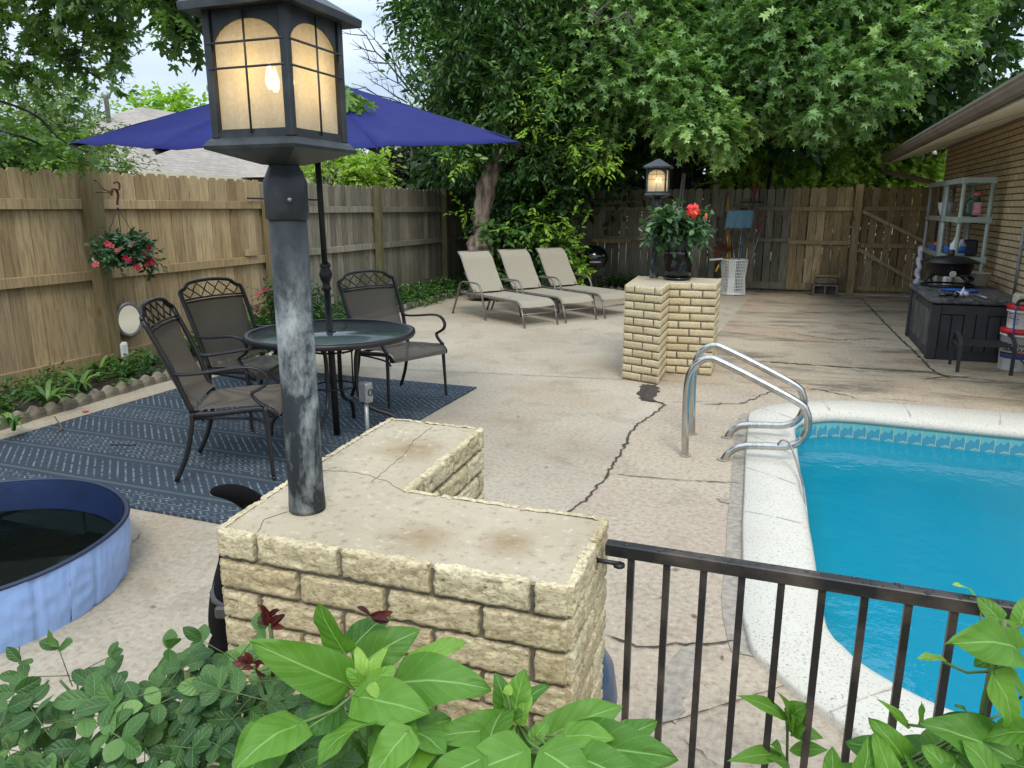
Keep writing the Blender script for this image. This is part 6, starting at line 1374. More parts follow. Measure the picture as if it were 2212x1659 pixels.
# bush under the gnarled tree
bs_=thing('bush','dense dark green bush filling the corner behind the loungers','bush',tuple(A(1170,600,12.9)[:2])+(0,))
cb=clumps_px([(u+rng.uniform(-10,10),v+rng.uniform(-10,10),12.6+rng.uniform(-.3,.4),.34) for u in range(1085,1195,36) for v in (430,475,520,565,600)])
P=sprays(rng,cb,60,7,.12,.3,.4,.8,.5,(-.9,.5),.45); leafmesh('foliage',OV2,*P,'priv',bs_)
cb=clumps_px([(1150,445,12.0,.16),(1165,470,12.0,.14),(1180,485,12,.12),(1120,492,12,.12),(1180,520,12,.14),(1230,470,12,.14),(1250,500,12.0,.16),(1215,520,12,.12),(1008,455,12.2,.05),(1225,535,12.0,.08)])
P=sprays(rng,cb,5,8,.115,.3,.15,1,.4,(-.6,1),.5); leafmesh('young_leaves',OV,*P,'sprig',bs_)
MB().tube([A(1170,620,12.9),A(1165,480,12.8)],[.05,.03],7).build('stem',MT['barkdark'],bs_)
bz=thing('small_shrub','small bright yellow green shrub beside the kettle grill','shrub',tuple(A(1250,600,12.3)[:2])+(0,))
cb=clumps_px([(1248,556,12.2,.08),(1256,578,12.2,.09),(1238,574,12.2,.08),(1246,598,12.25,.09)])
P=sprays(rng,cb,10,6,.09,.15,.3,.9,.4,(-.3,.9),.5); leafmesh('foliage',OV2,*P,'sprig',bz); 
MB().tube([A(1258,640,12.3),A(1260,560,12.25)],.01,6).build('stem',MT['stem'],bz)
# lime bushes beyond the back fence
for (cs,lb) in [([(u+rng.uniform(-15,15),v+rng.uniform(-10,10),15.6+rng.uniform(-.3,.5),.5) for u in range(1600,2030,40) for v in (335,362,390,415)],'yellow green bush rising just above the back fence near the gate'),
                ([(u+rng.uniform(-15,15),v+rng.uniform(-8,8),16.5,.4) for u in range(1240,1330,34) for v in (378,402,430)],'light green shrub showing above the back fence left of the small lamp'),
                ([(u+rng.uniform(-10,10),v+rng.uniform(-8,8),15.3,.3) for u in range(1960,2010,22) for v in (300,335,370,400)],'bright leaves behind the house corner and downspout')]:
    w_=clumps_px(cs); b_=thing('bush',lb,'bush',(w_[0][0],w_[0][1],-.05))
    leafmesh('foliage',STAR,*sprays(rng,w_,80,7,.08,.3,.5,.8,.5,(-.3,1.1),.45),'lime',b_)
    MB().tube([(w_[0][0],w_[0][1],-.05),(w_[0][0],w_[0][1],w_[0][2])],.04,6).build('stem',MT['barkdark'],b_)
# trees far behind the left fence
def bgtree(lb,cs,leaf,mat,tmpl,n,k,dr=.3,trunk=None,tb=(-.6,.9),name='background_tree'):
    w_=clumps_px(cs); t_=thing(name,lb,'tree',(w_[0][0],w_[0][1],-.05))
    leafmesh('crown',tmpl,*sprays(rng,w_,n,k,leaf,leaf*3.2,dr,.8,.55,tb,.45),mat,t_)
    b=Vector((w_[0][0],w_[0][1],-.05)); tg_=[(b,Vector(w_[0][:3]),.09,.05)]+[(Vector(w_[0][:3]),Vector(c[:3]),.03,.01) for c in w_[1::2]]
    limbs('trunk',None,tg_,0,'barkdark',t_,rng,seg=5,n=6)
rng=np.random.default_rng(23)
bgtree('pale green airy tree behind the tan fence at far left',[(u+rng.uniform(-12,12),v+rng.uniform(-10,10),9.6+rng.uniform(-.4,.6),.36) for u,v in [(60,300),(20,250),(90,240),(150,260),(40,300),(110,300),(170,310),(200,340),(60,345),(130,350),(0,345),(230,355),(140,215),(95,205),(180,285)]],.075,'pale',OV,75,8)
bgtree('darker green tree at the left edge behind the tan fence',[(u+rng.uniform(-12,12),v+rng.uniform(-10,10),8.6+rng.uniform(-.3,.4),.26) for u,v in [(10,330),(50,350),(-20,300),(100,362),(160,368)]],.09,'maple',OV2,70,7)
bgtree('small green treetop rising beyond the neighbour roof left of the umbrella',[(340,240,24,.45),(365,232,24,.5),(390,238,24,.55),(415,250,24,.6),(300,248,24,.25),(370,262,24,.6),(430,285,24,.9)],.22,'sprig',OV2,40,6)
bgtree('yellow green bush beyond the grey fence below the umbrella edge',[(690,360,19,.5),(720,355,19,.5),(760,355,19,.5),(790,365,19,.55),(740,385,19,.55),(790,395,19,.5),(700,390,19,.5),(760,380,18.6,.4)],.14,'lime',OV2,80,7,tb=(-.5,.7))
bgtree('dull distant trees with bare stems between the lime bush and the gnarled tree',[(830,345,21,.7),(870,340,21,.7),(910,345,21,.7),(850,385,21,.7),(900,385,21,.7),(945,380,21,.7),(950,340,21,.7),(815,380,21,.6),(990,370,20,.7),(620,390,22,.8),(660,380,22,.8)],.16,'far',OV2,110,7,tb=(-.9,.6))
m=MB(); p=A(888,450,20.3); q=A(889,300,20.3); m.tube([(p.x,p.y,-.05),q],[.07,.05],6); tag(m.build('tree_trunk',MT['twig']),'slim pale tree trunk seen above the grey fence','tree trunk')
bgtree('thin bare crowned sapling with small leaves above the umbrella rim beside the gnarled tree',[(930,215,15.2,.3),(915,235,15.2,.25),(950,245,15.0,.3),(940,280,15,.3)],.09,'lime',OV,26,6)
m=MB(); tk=thing('crape_branches','tangled thin bare stems above the grey fence right of the lamp post','shrub',tuple(A(670,450,16)[:2])+(-.05,)); 
for a_ in [(680,450,640,350,.02),(680,450,700,345,.02),(670,440,600,370,.02),(690,430,730,360,.02)]: twigs(m,a_[0],a_[1],a_[2],a_[3],16,a_[4],rng,9,.45)
m.build('stems',MT['twig'],tk)
# dark tree line added further back to block horizon light and close gaps
for (u0,u1,D,lb,v0) in [(1040,1700,19.5,'added dark backdrop trees behind the corner of the back fence',250),(1700,2260,20,'added dark backdrop trees behind the gate and the brick house',230)]:
    cs=[(u+rng.uniform(-30,30),v+rng.uniform(-20,20),D+rng.uniform(-.6,1),1.2) for u in range(u0,u1,95) for v in range(v0,460,70)]
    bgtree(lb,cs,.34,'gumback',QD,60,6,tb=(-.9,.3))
# --- maple boughs overhead, left
tm=thing('maple_tree','maple boughs with serrated leaves hanging in from the top left corner','tree',(-7.6,4.4,-.06)); rng=np.random.default_rng(31)
def bough(pts,n,D,r_,leaf=.11,spread=.16,kk=6):
    """pts = (u,v) path; leaves hang along it"""
    W=[A(u,v,d) for u,v,d in pts]; S_=spl(W,8); m.tube(S_,[r_*(1-.8*i/len(S_)) for i in range(len(S_))],6)
    O=[S_[int(i)] for i in rng.integers(1,len(S_),n)]; cl_=[tuple(o)+(spread,spread,spread*.8) for o in O]
    return sprays(rng,cl_,2,kk,leaf,leaf*2.6,.6,.5,.5,(-.8,.7),.7)
m=MB(); L=[]
L.append(bough([(-250,-60,6.0),(-60,0,5.8),(80,60,5.6),(170,140,5.5),(225,175,5.5)],20,0,.022,.070,.10))
L.append(bough([(-200,-40,6.0),(0,30,5.8),(110,75,5.6),(150,110,5.5)],22,0,.018,.072,.12))
L.append(bough([(-120,-160,5.4),(60,-50,5.2),(180,10,5.0),(235,70,5.0),(262,112,5.0)],30,0,.016,.064,.07))
L.append(bough([(-60,-200,5.0),(160,-90,4.8),(300,-35,4.6),(400,30,4.4),(440,75,4.4)],30,0,.018,.072,.09))
L.append(bough([(100,-160,4.8),(260,-70,4.6),(380,-15,4.5),(430,20,4.5)],36,0,.018,.074,.10))
L.append(bough([(-200,-80,5.6),(0,-30,5.4),(120,-5,5.3),(190,30,5.2)],34,0,.02,.072,.16))
L.append(bough([(-200,60,5.8),(-60,110,5.7),(40,140,5.6),(60,150,5.6)],26,0,.02,.072,.15))
L.append(bough([(-150,-200,5.5),(20,-80,5.2),(200,-75,5.1),(330,-60,5.0)],34,0,.02,.078,.14))
L.append(bough([(-250,150,6.2),(-100,190,6.1),(60,240,6.0),(130,300,6.0),(190,330,6.0)],14,0,.016,.068,.10))
L.append(bough([(-100,260,6.3),(60,300,6.3),(150,350,6.3),(270,362,6.3)],12,0,.014,.066,.10))
leafmesh('leaves',MAPLE,*ncat(*L),'maple',tm)
twigs(m,60,118,235,107,5.5,.008,rng,4,.3); twigs(m,130,130,222,112,5.4,.007,rng,5,.35)
m.tube([(-7.6,4.4,-.06),(-7.4,4.3,1.6),A(-250,-60,6.0)],[.20,.16,.08],10).tube([(-7.4,4.3,1.6),A(-200,150,6.2)],[.1,.04],8).tube([A(-250,-60,6),A(-150,-200,5.5),A(-60,-200,5)],[.08,.05,.03],8)
m.build('boughs',MT['barkdark'],tm)
# low hanging sprig that shows beside the near lantern
P=sprays(rng,clumps_px([(752,200,4.2,.05),(750,235,4.2,.05),(748,215,4.2,.05)]),5,4,.07,.11,.7,.5,.5,(.2,1),.7); leafmesh('hanging_sprig',MAPLE,*P,'maple',tm)
MB().tube(spl([A(436,70,4.4),A(520,95,4.35),A(620,135,4.25),A(735,195,4.2),A(752,240,4.2)],5),.004,5).build('hanging_twig',MT['barkdark'],tm)
# --- flower bed plants
rng=np.random.default_rng(77)
def strap(m,base,n,L,w_,rng,up=.8,sp=1.0,tint=0):
    base=Vector(base)
    for k in range(n):
        a=rng.uniform(0,6.28); l=L*rng.uniform(.6,1.1); d=Vector((math.cos(a),math.sin(a),0))*sp; side=Vector((-math.sin(a),math.cos(a),0)); vs=[]; ns=8; up_=up*rng.uniform(.8,1.1)
        for i in range(ns+1):
            t=i/ns; p=base+d*l*(t*.75)*(.45+.55*t)+Vector((0,0,l*(up_*t*1.25-1.15*t*t*up_*rng.uniform(.85,.95)))); ww=w_*(.55+.6*math.sin(math.pi*min(1,t*.9+.08)))*(1-t**3)
            vs+=[p-side*ww,p+Vector((0,0,-ww*.35)),p+side*ww]
        m.add(vs,[(3*i,3*i+1,3*i+4,3*i+3) for i in range(ns)]+[(3*i+1,3*i+2,3*i+5,3*i+4) for i in range(ns)],rng.uniform(-.9,.9)+tint,True)
for (u,v,n,L,lb) in [(105,880,13,.36,'arching strap leaved plant in the bed at far left'),(175,850,14,.34,'arching strap leaved clump in the middle of the left bed'),(215,815,12,.34,'strap leaved clump left of the tall fence post'),(255,800,9,.30,'strap leaved plant in front of the tall fence post'),(330,790,8,.34,'single pale strap leaves behind the nearest chair'),(30,930,9,.26,'low strappy clump at the left edge behind the edging'),(412,770,8,.36,'strap leaved plant between the two left chairs'),(385,770,5,.42,'tall strap leaves against the tan fence behind the chairs')]:
    p=G(u,v,.05); p.x=max(p.x,FX+.12); m=MB(); strap(m,p,n+3,L*1.35,.016,rng,.85,.9,.2); tag(m.build('strap_leaf_plant',MT['bed'],origin=tuple(p)),lb,'plant')
def bedcl(pts,h): return [(p[0],p[1],h*.55+.05,.16,.16,h*.6) for p in pts]
pts=[(rng.uniform(FX+.15,-5.22),rng.uniform(3.2,5.2)) for _ in range(34)]
o=leafmesh('leafy_ground_cover',OV2,*sprays(rng,bedcl(pts,.07),13,6,.05,.10,.1,.7,.6,(-.8,.9),.6),'bed',None,(-5.5,4,.05)); tag(o,'low mixed green ground cover in the near end of the flower bed','ground cover',None,'stuff')
pts=[(rng.uniform(FX+.1,-5.4),rng.uniform(5.8,12.6)) for _ in range(110)]+[(rng.uniform(-5.4,-2.2),rng.uniform(13.45,13.9)) for _ in range(44)]
o=leafmesh('leafy_ground_cover',OV2,*sprays(rng,bedcl(pts,.13),16,6,.06,.14,.1,.7,.6,(-.8,.8),.6),'bed',None,(-5.6,9,.05)); tag(o,'dark green ground cover in the far end of the flower bed','ground cover',None,'stuff')
# red flowering standard behind the table
def blossoms(name,mat,pts,r_,t,nrm=None):
    for p in pts:
        m=MB(); p=Vector(p)
        ax=Vector(rng.normal(size=3)).normalized()*.6+Vector((CY*.1+SY,-CY,.5)); M=Vector((0,0,1)).rotation_difference(ax.normalized()).to_matrix()
        for k in range(5):
            a=k*1.2566; q=[(0,0,0),(math.cos(a-.5)*.7,math.sin(a-.5)*.7,.25),(math.cos(a-.25),math.sin(a-.25),.3),(math.cos(a+.25),math.sin(a+.25),.3),(math.cos(a+.5)*.7,math.sin(a+.5)*.7,.25)]
            m.add([p+M@Vector(x)*r_ for x in q],[(0,1,2,3,4)])
        m.build(name,MT[mat],t)
t=thing('flowering_standard','red flowered standard plant on a dark stem behind the glass table','flowering plant',tuple(A(588,720,6.6)[:2])+(0,))
fcs=[A(585,648,6.6),A(600,638,6.6),A(575,632,6.6),A(612,655,6.6),A(655,640,6.6),A(680,650,6.6),A(675,632,6.6),A(640,628,6.6),A(625,640,6.6)]
leafmesh('foliage',OV,*sprays(rng,[tuple(p)+(.11,.11,.09) for p in fcs],18,5,.05,.1,.2,.7,.6,(-.8,.6),.6),'priv',t)
bl=[Vector(fcs[int(rng.integers(len(fcs)))])+Vector(rng.normal(size=3)*.07)-cw(0,.08,0) for _ in range(22)]; blossoms('blossom','pinkpetal',bl,.028,t)
MB().tube([A(596,780,6.6),A(593,720,6.6),A(588,660,6.6)],.02,8).build('stem',MT['navy'],t)
t=thing('leafy_plant','bright green leafy plants behind the glass table at the foot of the grey fence','plant',tuple(A(590,740,6.6)[:2])+(0,))
leafmesh('foliage',OV,*sprays(rng,[tuple(A(u,v,6.7))+(.14,.14,.13) for u,v in [(560,700),(580,715),(600,700),(690,690),(720,680),(745,700),(680,710),(640,700),(560,725)]],22,6,.09,.2,.2,.8,.5,(-.4,1),.5),'bed',t)
# hanging basket plants
hb_c=[(bx.x+.15*math.cos(a),bx.y+.17*math.sin(a),bx.z+.15+rng.uniform(-.03,.05),.08,.09,.06) for a in np.linspace(0,6.28,10)]+[(bx.x,bx.y,bx.z+.19,.12,.12,.06)]*3+[(bx.x+.12,bx.y-.20,bx.z+.03,.05,.05,.09),(bx.x+.14,bx.y+.2,bx.z+.04,.05,.06,.08)]
leafmesh('foliage',OV2,*sprays(rng,hb_c,20,5,.055,.09,.4,.8,.5,(-.8,.8),.6),'hib',hb)
bl=[(OX(u,v,bx.x+.24)) for u,v in [(232,527),(240,532),(283,530),(320,545),(325,560),(322,538),(272,557),(281,562),(295,575),(300,580),(318,572),(330,567),(255,543),(207,572),(312,552)]]
blossoms('blossom','pinkpetal',bl,.028,hb)
# hibiscus
pc=hp+Vector((0,0,.46)); t=thing('hibiscus','glossy hibiscus with one open scarlet bloom and buds above the black pot','plant',tuple(hp+Vector((0,0,.36))))
cl_=[(pc.x+rng.uniform(-.20,.20),pc.y+rng.uniform(-.15,.15),pc.z+rng.uniform(-.06,.13),.09,.09,.07) for _ in range(26)]+[(pc.x-.16,pc.y-.05,pc.z-.06,.06,.06,.06),(pc.x+.2,pc.y-.05,pc.z-.04,.06,.06,.06)]
leafmesh('foliage',OV2,*sprays(rng,cl_,9,5,.085,.13,.35,.9,.5,(-.9,.7),.6),'hib',t)
MB().tube([hp+Vector((0,0,.34)),pc],.012,6).build('stem',MT['stemw'],t)
fp_=A(1499,455,6.65); m=MB(); ax=(cw(.15,-1,.15)).normalized(); M=Vector((0,0,1)).rotation_difference(ax).to_matrix()
for k in range(5):
    a=k*1.2566+.3
    def pf_(s,b): 
        w_=(.030+.036*math.sin(b*2.4))*(1 if b>.05 else .3); ang=a+(s-.5)*w_/(.02+.06*b)*1.0; r_=.005+.062*b; z=.03*b*(1-b)*2+.012*math.sin(s*12)*b-.02*b*b
        return fp_+M@Vector((r_*math.cos(ang),r_*math.sin(ang),z))
    m.grid(pf_,6,6)
m.build('bloom',MT['petal'],t); MB().tube([fp_,fp_+ax*.05+Vector((0,0,-.03)),fp_+ax*.07+Vector((0,0,-.04))],[.004,.004,.006],6).build('stamen',MT['stamen'],t)
c=A(1525,468,6.65); MB().lathe([(0,-.03),(.012,-.01),(.012,.015),(0,.035)],10,c).build('bud',MT['orange'],t)
c=A(1462,455,6.7); MB().lathe([(0,-.02),(.009,-.005),(.009,.01),(0,.025)],10,c).build('bud',MT['stem'],t)
# ---------------- dog ----------------
def skin_obj(name,nodes,edges,mat,parent,root=0,sub=2):
    me=bpy.data.meshes.new(name); Mi=RM[parent.name].inverted() if parent is not None else Matrix()
    me.from_pydata([tuple(Mi@Vector(n[:3])) for n in nodes],edges,[]); o=bpy.data.objects.new(name,me); COL.objects.link(o); me.materials.append(MT[mat])
    if parent is not None: o.parent=parent
    sk=o.modifiers.new('skin','SKIN'); sk.use_smooth_shade=True
    if not me.skin_vertices: me.skin_vertices.new()
    for i,n in enumerate(nodes):
        r=n[3]; r2=n[4] if len(n)>4 else r; me.skin_vertices[0].data[i].radius=(r,r2); me.skin_vertices[0].data[i].use_root=(i==root)
    s=o.modifiers.new('sub','SUBSURF'); s.levels=sub; s.render_levels=sub
    return o
dg_=thing('dog','black dog standing behind the left end of the near brick wall, tail raised','dog',(-1.5,1.65,0))
ta=[A(585,1122,2.27),A(560,1098,2.2),A(532,1074,2.16),(A(500,1062,2.14)),A(470,1060,2.13),A(452,1064,2.12)]
nd=[(-1.57,1.92,.47,.10,.10),(-1.53,1.75,.48,.085,.10),(-1.42,1.57,.44,.085,.11),(-1.345,1.45,.455,.07,.09),(-1.28,1.41,.55,.055,.06),(-1.26,1.40,.66,.065,.065),(-1.20,1.34,.63,.04,.04),(-1.15,1.28,.60,.028,.026),
 (-1.62,2.00,.36,.06),(-1.62,1.97,.24,.035),(-1.63,2.06,.14,.023),(-1.63,2.03,.03,.022),(-1.63,1.98,.018,.022),
 (-1.50,2.02,.36,.06),(-1.49,2.00,.24,.035),(-1.49,2.09,.14,.023),(-1.49,2.06,.03,.022),(-1.49,2.01,.018,.022),
 (-1.36,1.40,.36,.045),(-1.345,1.395,.26,.034),(-1.375,1.38,.14,.026),(-1.40,1.365,.03,.024),(-1.41,1.33,.018,.024),
 (-1.33,1.50,.38,.05),(-1.32,1.50,.27,.034),(-1.32,1.49,.14,.024),(-1.32,1.48,.03,.024),(-1.32,1.44,.018,.024)]
nt_=len(nd)
for i,p in enumerate(ta): nd.append((p.x,p.y,p.z,[.034,.038,.036,.030,.020,.010][i]))
ed=[(0,1),(1,2),(2,3),(3,4),(4,5),(5,6),(6,7),(0,8),(8,9),(9,10),(10,11),(11,12),(0,13),(13,14),(14,15),(15,16),(16,17),(3,18),(18,19),(19,20),(20,21),(21,22),(3,23),(23,24),(24,25),(25,26),(26,27),(0,nt_)]+[(nt_+i,nt_+i+1) for i in range(5)]
skin_obj('body',nd,ed,'fur',dg_)
for s,x in((0,-1.27),(1,-1.21)):
    p=Vector((x,1.44 if s==0 else 1.41,.70)); m=MB(); m.lathe([(0,-.005),(.028,0),(.02,.03),(0,.055)],10,p,sy=.5); m.build('ear',MT['fur'],dg_)
m=MB(); m.tube([(-1.30+.07*math.cos(q*.524),1.42+.06*math.sin(q*.524),.52+.02*math.sin(q*.524)) for q in range(12)],.009,6,closed=True); 
c=A(480,1322,1.72); m.box(c,(.035,.02,.035),Matrix.Rotation(.4,4,'Z'),bev=.006); m.build('harness',MT['collar'],dg_)
# ---------------- foreground plants ----------------
class LB:
    def __init__(s): s.v=[];s.f=[];s.uv=[];s.t=[]
    def leaf(s,base,tip,w,nrm=(0,0,1),bend=.12,fold=.18,wave=.04,kind='heart',tint=0,seed=0,curl=0):
        base=Vector(base);tip=Vector(tip);ax=tip-base;L=ax.length;d=ax/L;n=Vector(nrm);sd=d.cross(n)
        if sd.length<1e-3: sd=d.orthogonal()
        sd.normalize(); n=sd.cross(d); nu,nv=10,14; b0=len(s.v)
        for j in range(nv+1):
            t=j/nv
            if kind=='heart': ww=1.62*(max(t,0)**.40)*((1-t)**.74)+(.30*(1-t)**4) if t>0 else .0
            elif kind=='lance': ww=(math.sin(math.pi*t**.8)**1.0)*1.0
            else: ww=(math.sin(math.pi*min(1,t*.98+.01)))**.62
            for i in range(nu+1):
                q=i/nu*2-1; x=q*ww*w*.5
                back=(-.10*L*abs(q)**1.5*(1-t)**6 if kind=='heart' else 0)
                ser=(.012*L*abs(((t*14)%1)-.5)*abs(q)**6 if kind=='oval' else 0)
                z=bend*L*math.sin(math.pi*t*.9)+fold*abs(x)*(1-.5*abs(q))+wave*L*abs(q)**2*math.sin(t*9+seed*2.1+q*1.4)*.6+curl*L*t*t + wave*L*.35*mnoise.noise(Vector((q*1.5+seed,t*4,seed)))
                s.v.append(tuple(base+d*(L*t+back-ser)+sd*x+n*z)); 
        for j in range(nv):
            for i in range(nu):
                s.f.append((b0+j*(nu+1)+i,b0+j*(nu+1)+i+1,b0+(j+1)*(nu+1)+i+1,b0+(j+1)*(nu+1)+i)); s.t.append(tint)
                s.uv+= [(i/nu,j/nv),((i+1)/nu,j/nv),((i+1)/nu,(j+1)/nv),(i/nu,(j+1)/nv)]
    def build(s,name,mat,parent):
        Mi=RM[parent.name].inverted(); me=bpy.data.meshes.new(name); me.from_pydata([tuple(Mi@Vector(p)) for p in s.v],[],s.f)
        u=me.uv_layers.new(name='uv'); u.data.foreach_set('uv',np.array(s.uv,np.float32).ravel()); at=me.attributes.new('tint','FLOAT','FACE'); at.data.foreach_set('value',s.t)
        me.polygons.foreach_set('use_smooth',[True]*len(s.f)); return link_mesh(name,me,MT[mat],parent)
UPC=Vector((CY*0+SY*.55,-CY*.55,.80))   # up and a little towards the viewer
def vine(label,stem,leaves,fill,seed,name='vine'):
    rng=np.random.default_rng(seed); b=G(*stem[0][:2]) if False else A(*stem[-1]); t=thing(name,label,'vine',(b.x,b.y,-.0)); lb=LB(); sm=MB(); node=A(*stem[0])
    sm.tube(spl([A(*s_) for s_ in stem]+[Vector((b.x,b.y-.02,0.0))],5),.0045,8)
    for k,(ub,vb,ut,vt,w_,D1,D2,ti) in enumerate(leaves):
        P=A(ub,vb,D1);Q=A(ut,vt,D2); nn=UPC+Vector(rng.normal(size=3))*.22
        lb.leaf(P,Q,w_/FPX*(D1+D2)/2*1.32,nn,rng.uniform(.02,.2),rng.uniform(.1,.35),.075,'heart',float(np.clip(ti+rng.normal()*.35,-1,1)),k+seed)
        nd_=min([A(*s_) for s_ in stem],key=lambda a:(a-P).length)
        sm.tube([P,P.lerp(nd_,.5)+Vector((0,0,-.01)),nd_],.0022,6)
    for (u0,u1,v0,v1,D,n_,ll) in fill:
        for k in range(n_):
            u=rng.uniform(u0,u1);v=rng.uniform(v0,v1); P=A(u,v,D+rng.uniform(-.05,.12)); a=rng.uniform(0,6.28); dd=Vector((math.cos(a),math.sin(a),rng.uniform(-.5,.2))).normalized()*ll*rng.uniform(.7,1.1)
            lb.leaf(P,P+dd,dd.length*.85,UPC+Vector(rng.normal(size=3))*.35,rng.uniform(.05,.15),.2,.05,'heart',rng.uniform(-.9,.3),k)
            sm.tube([P,P-Vector((0,0,.12))+Vector(rng.normal(size=3))*.02],.002,5)
    lb.build('leaves','vine',t); sm.build('stem',MT['stem'],t); return t
Lc=[(748,1478,536,1384,108,.93,.88,.1),(742,1405,688,1302,78,.95,.95,-.1),(775,1440,912,1362,92,1.0,1.02,-.3),(860,1475,1064,1494,118,.95,.92,0),(880,1450,1010,1390,58,.98,1.0,.3),(775,1505,930,1545,112,.90,.86,.0),
 (800,1560,690,1668,112,.86,.80,-.1),(645,1565,508,1668,112,.88,.80,.05),(790,1475,768,1395,38,.93,.95,.8),(792,1470,838,1398,34,.93,.95,.7),(785,1478,748,1440,34,.92,.92,.9),(800,1470,858,1440,36,.92,.93,.8),(800,1480,820,1510,26,.90,.89,.9),
 (840,1545,905,1625,92,.90,.85,-.4),(735,1530,650,1585,84,.92,.88,-.5),(760,1400,845,1330,70,1.02,1.05,-.5),(700,1500,608,1470,66,.97,.95,-.4),(880,1580,800,1690,90,.84,.80,.1)]
vine('broad leaved bright green vine shoot standing before the middle of the near brick wall',[(790,1480,.92),(797,1560,.93),(800,1659,.94),(810,1850,.95)],Lc,[(560,940,1570,1740,.94,24,.11)],3)
Ld=[(1112,1535,1136,1444,62,.93,.95,.2),(1105,1540,1188,1482,44,.93,.95,-.3),(1095,1545,1068,1452,56,.95,.97,-.2),(1090,1575,934,1592,84,.92,.88,.1),(1095,1500,1100,1478,22,.93,.94,.9),(1120,1560,1150,1500,40,.92,.93,.8),
 (1185,1590,1345,1528,86,.95,.98,-.1),(1235,1615,1466,1642,128,.92,.86,.15),(1180,1610,1300,1545,70,.97,1.0,-.4),(1130,1625,958,1700,110,.86,.82,.05),(1175,1625,1290,1720,110,.84,.80,.0),(1110,1580,1120,1540,24,.92,.93,1.),
 (1150,1600,1185,1560,36,.90,.92,.7),(1080,1600,1000,1550,60,.94,.95,-.5),(1040,1640,905,1720,96,.84,.80,.1),(1220,1590,1330,1600,70,.9,.88,.6),(1330,1600,1420,1560,60,.97,1.0,-.4),(1260,1640,1400,1710,100,.84,.80,.2)]
vine('broad leaved vine shoot with large leaves reaching towards the railing',[(1115,1560,.93),(1122,1620,.93),(1130,1850,.95)],Ld,[(930,1400,1610,1760,.92,24,.11)],5)
Le=[(2195,1402,2036,1394,116,.98,.92,.1),(2148,1459,2177,1572,98,.93,.93,0),(2115,1305,2056,1263,24,1.2,1.2,.6),(2038,1430,1976,1428,24,1.0,.98,.6),(2195,1645,1982,1564,118,.92,.95,.1),(1955,1645,1874,1548,64,.96,.98,-.1),
 (1987,1566,1989,1514,18,1.0,1.0,-.2),(1958,1565,1890,1508,20,1.0,1.0,-.1),(2130,1585,2020,1552,70,1.0,1.0,-.4),(1800,1700,1797,1612,50,.95,.97,.1),(1855,1700,1872,1590,62,.93,.96,.15),(1930,1700,1890,1580,60,.92,.95,.1),(2160,1340,2110,1290,40,1.0,1.03,.5),
 (2212,1500,2150,1440,60,1.0,1.0,-.3),(2090,1540,2060,1525,20,1.0,1.0,.1),(2150,1700,2070,1600,90,.88,.92,.05),(2230,1580,2120,1600,90,.9,.93,-.1),(2060,1690,1990,1610,80,.9,.93,0),(2205,1350,2215,1290,46,1.0,1.02,.7),(2170,1400,2100,1440,60,1.02,1.0,-.6),(2230,1620,2180,1545,80,.95,.97,-.2)]
vine('broad leaved vine climbing the railing at the right edge',[(2170,1340,.97),(2145,1450,.96),(2120,1560,.96),(2110,1850,.98)],Le,[(1820,2240,1620,1780,.95,28,.10)],9)
# lance leaved weed
t=thing('tall_weed','slender upright weed with narrow leaves between the railing bars and the pool','weed',tuple(G(1700,1659,0))); lb=LB(); sm=MB()
D=1.30
sm.tube([A(1697,1530,D),A(1701,1580,D),A(1700,1659,D),Vector((G(1700,1659)[0],G(1700,1659)[1],0))],.0028,6)
c3=lambda x,y:(1474.6+x/3,1106+y/3)
for k,(a,b,w_) in enumerate([((680,1345),(330,1192),.022),((678,1340),(600,1160),.014),((690,1335),(830,1245),.03),((690,1415),(912,1470),.024),((650,1565),(280,1620),.024),((690,1545),(950,1548),.022),((640,1545),(560,1512),.02),((690,1420),(830,1340),.03),((700,1350),(845,1270),.02),((700,1440),(690,1300),.02),((690,1640),(540,1600),.02)]):
    lb.leaf(A(*c3(*a),D),A(*c3(*b),D-.03),w_*1.5,UPC,.12,.3,.03,'lance',.1,k)
lb.build('leaves','vine',t); sm.build('stem',MT['stem'],t)
# rose bush
t=thing('rose_bush','rose bush of small serrated leaves with red young shoots and cut canes at bottom left','bush',tuple(A(330,1900,1.05)[:2])+(0,)); t.location.z=0
lb=LB(); rb=LB(); sm=MB(); rng=np.random.default_rng(41)
def compound(c,d,up,s,n,LBx,ti,kind='oval',wr=.62):
    d=d.normalized(); side=d.cross(up).normalized(); 
    for k in range(n):
        if k==0: b=c+d*s*1.9; q=b+d*s
        else:
            j=(k+1)//2; sg=1 if k%2 else -1; b=c+d*s*(1.75-.75*(j-1)) ; q=b+(side*sg*.9+d*.35)*s*.88
        q=q+Vector(rng.normal(size=3))*.08*s
        LBx.leaf(b,q,s*wr,up+Vector(rng.normal(size=3))*.28,rng.uniform(.0,.12),rng.uniform(.15,.45),.03,kind,float(np.clip(ti+rng.normal()*.3,-1,1)),int(rng.integers(99)))
    sm.tube([c-d*s*.5,c+d*s*1.9],.0008,5)
def vtop(u):
    xs=[-40,20,70,110,170,230,270,340,400,440,480,520,560,640,700,760]; ys=[1560,1545,1560,1540,1520,1500,1465,1450,1445,1480,1420,1430,1440,1470,1520,1560]
    return float(np.interp(u,xs,ys))
for k in range(135):
    u=rng.uniform(-40,740); vt=vtop(u); v=vt+ (1760-vt)*rng.random()**1.25+18; D=1.12-.22*(v-1400)/300+rng.uniform(-.06,.06); c=A(u,v,D)
    a=rng.uniform(0,6.28); compound(c,Vector((math.cos(a),math.sin(a),rng.uniform(-.2,.3))),UPC,.042*rng.uniform(.8,1.15),5,lb,rng.uniform(-.7,.7))
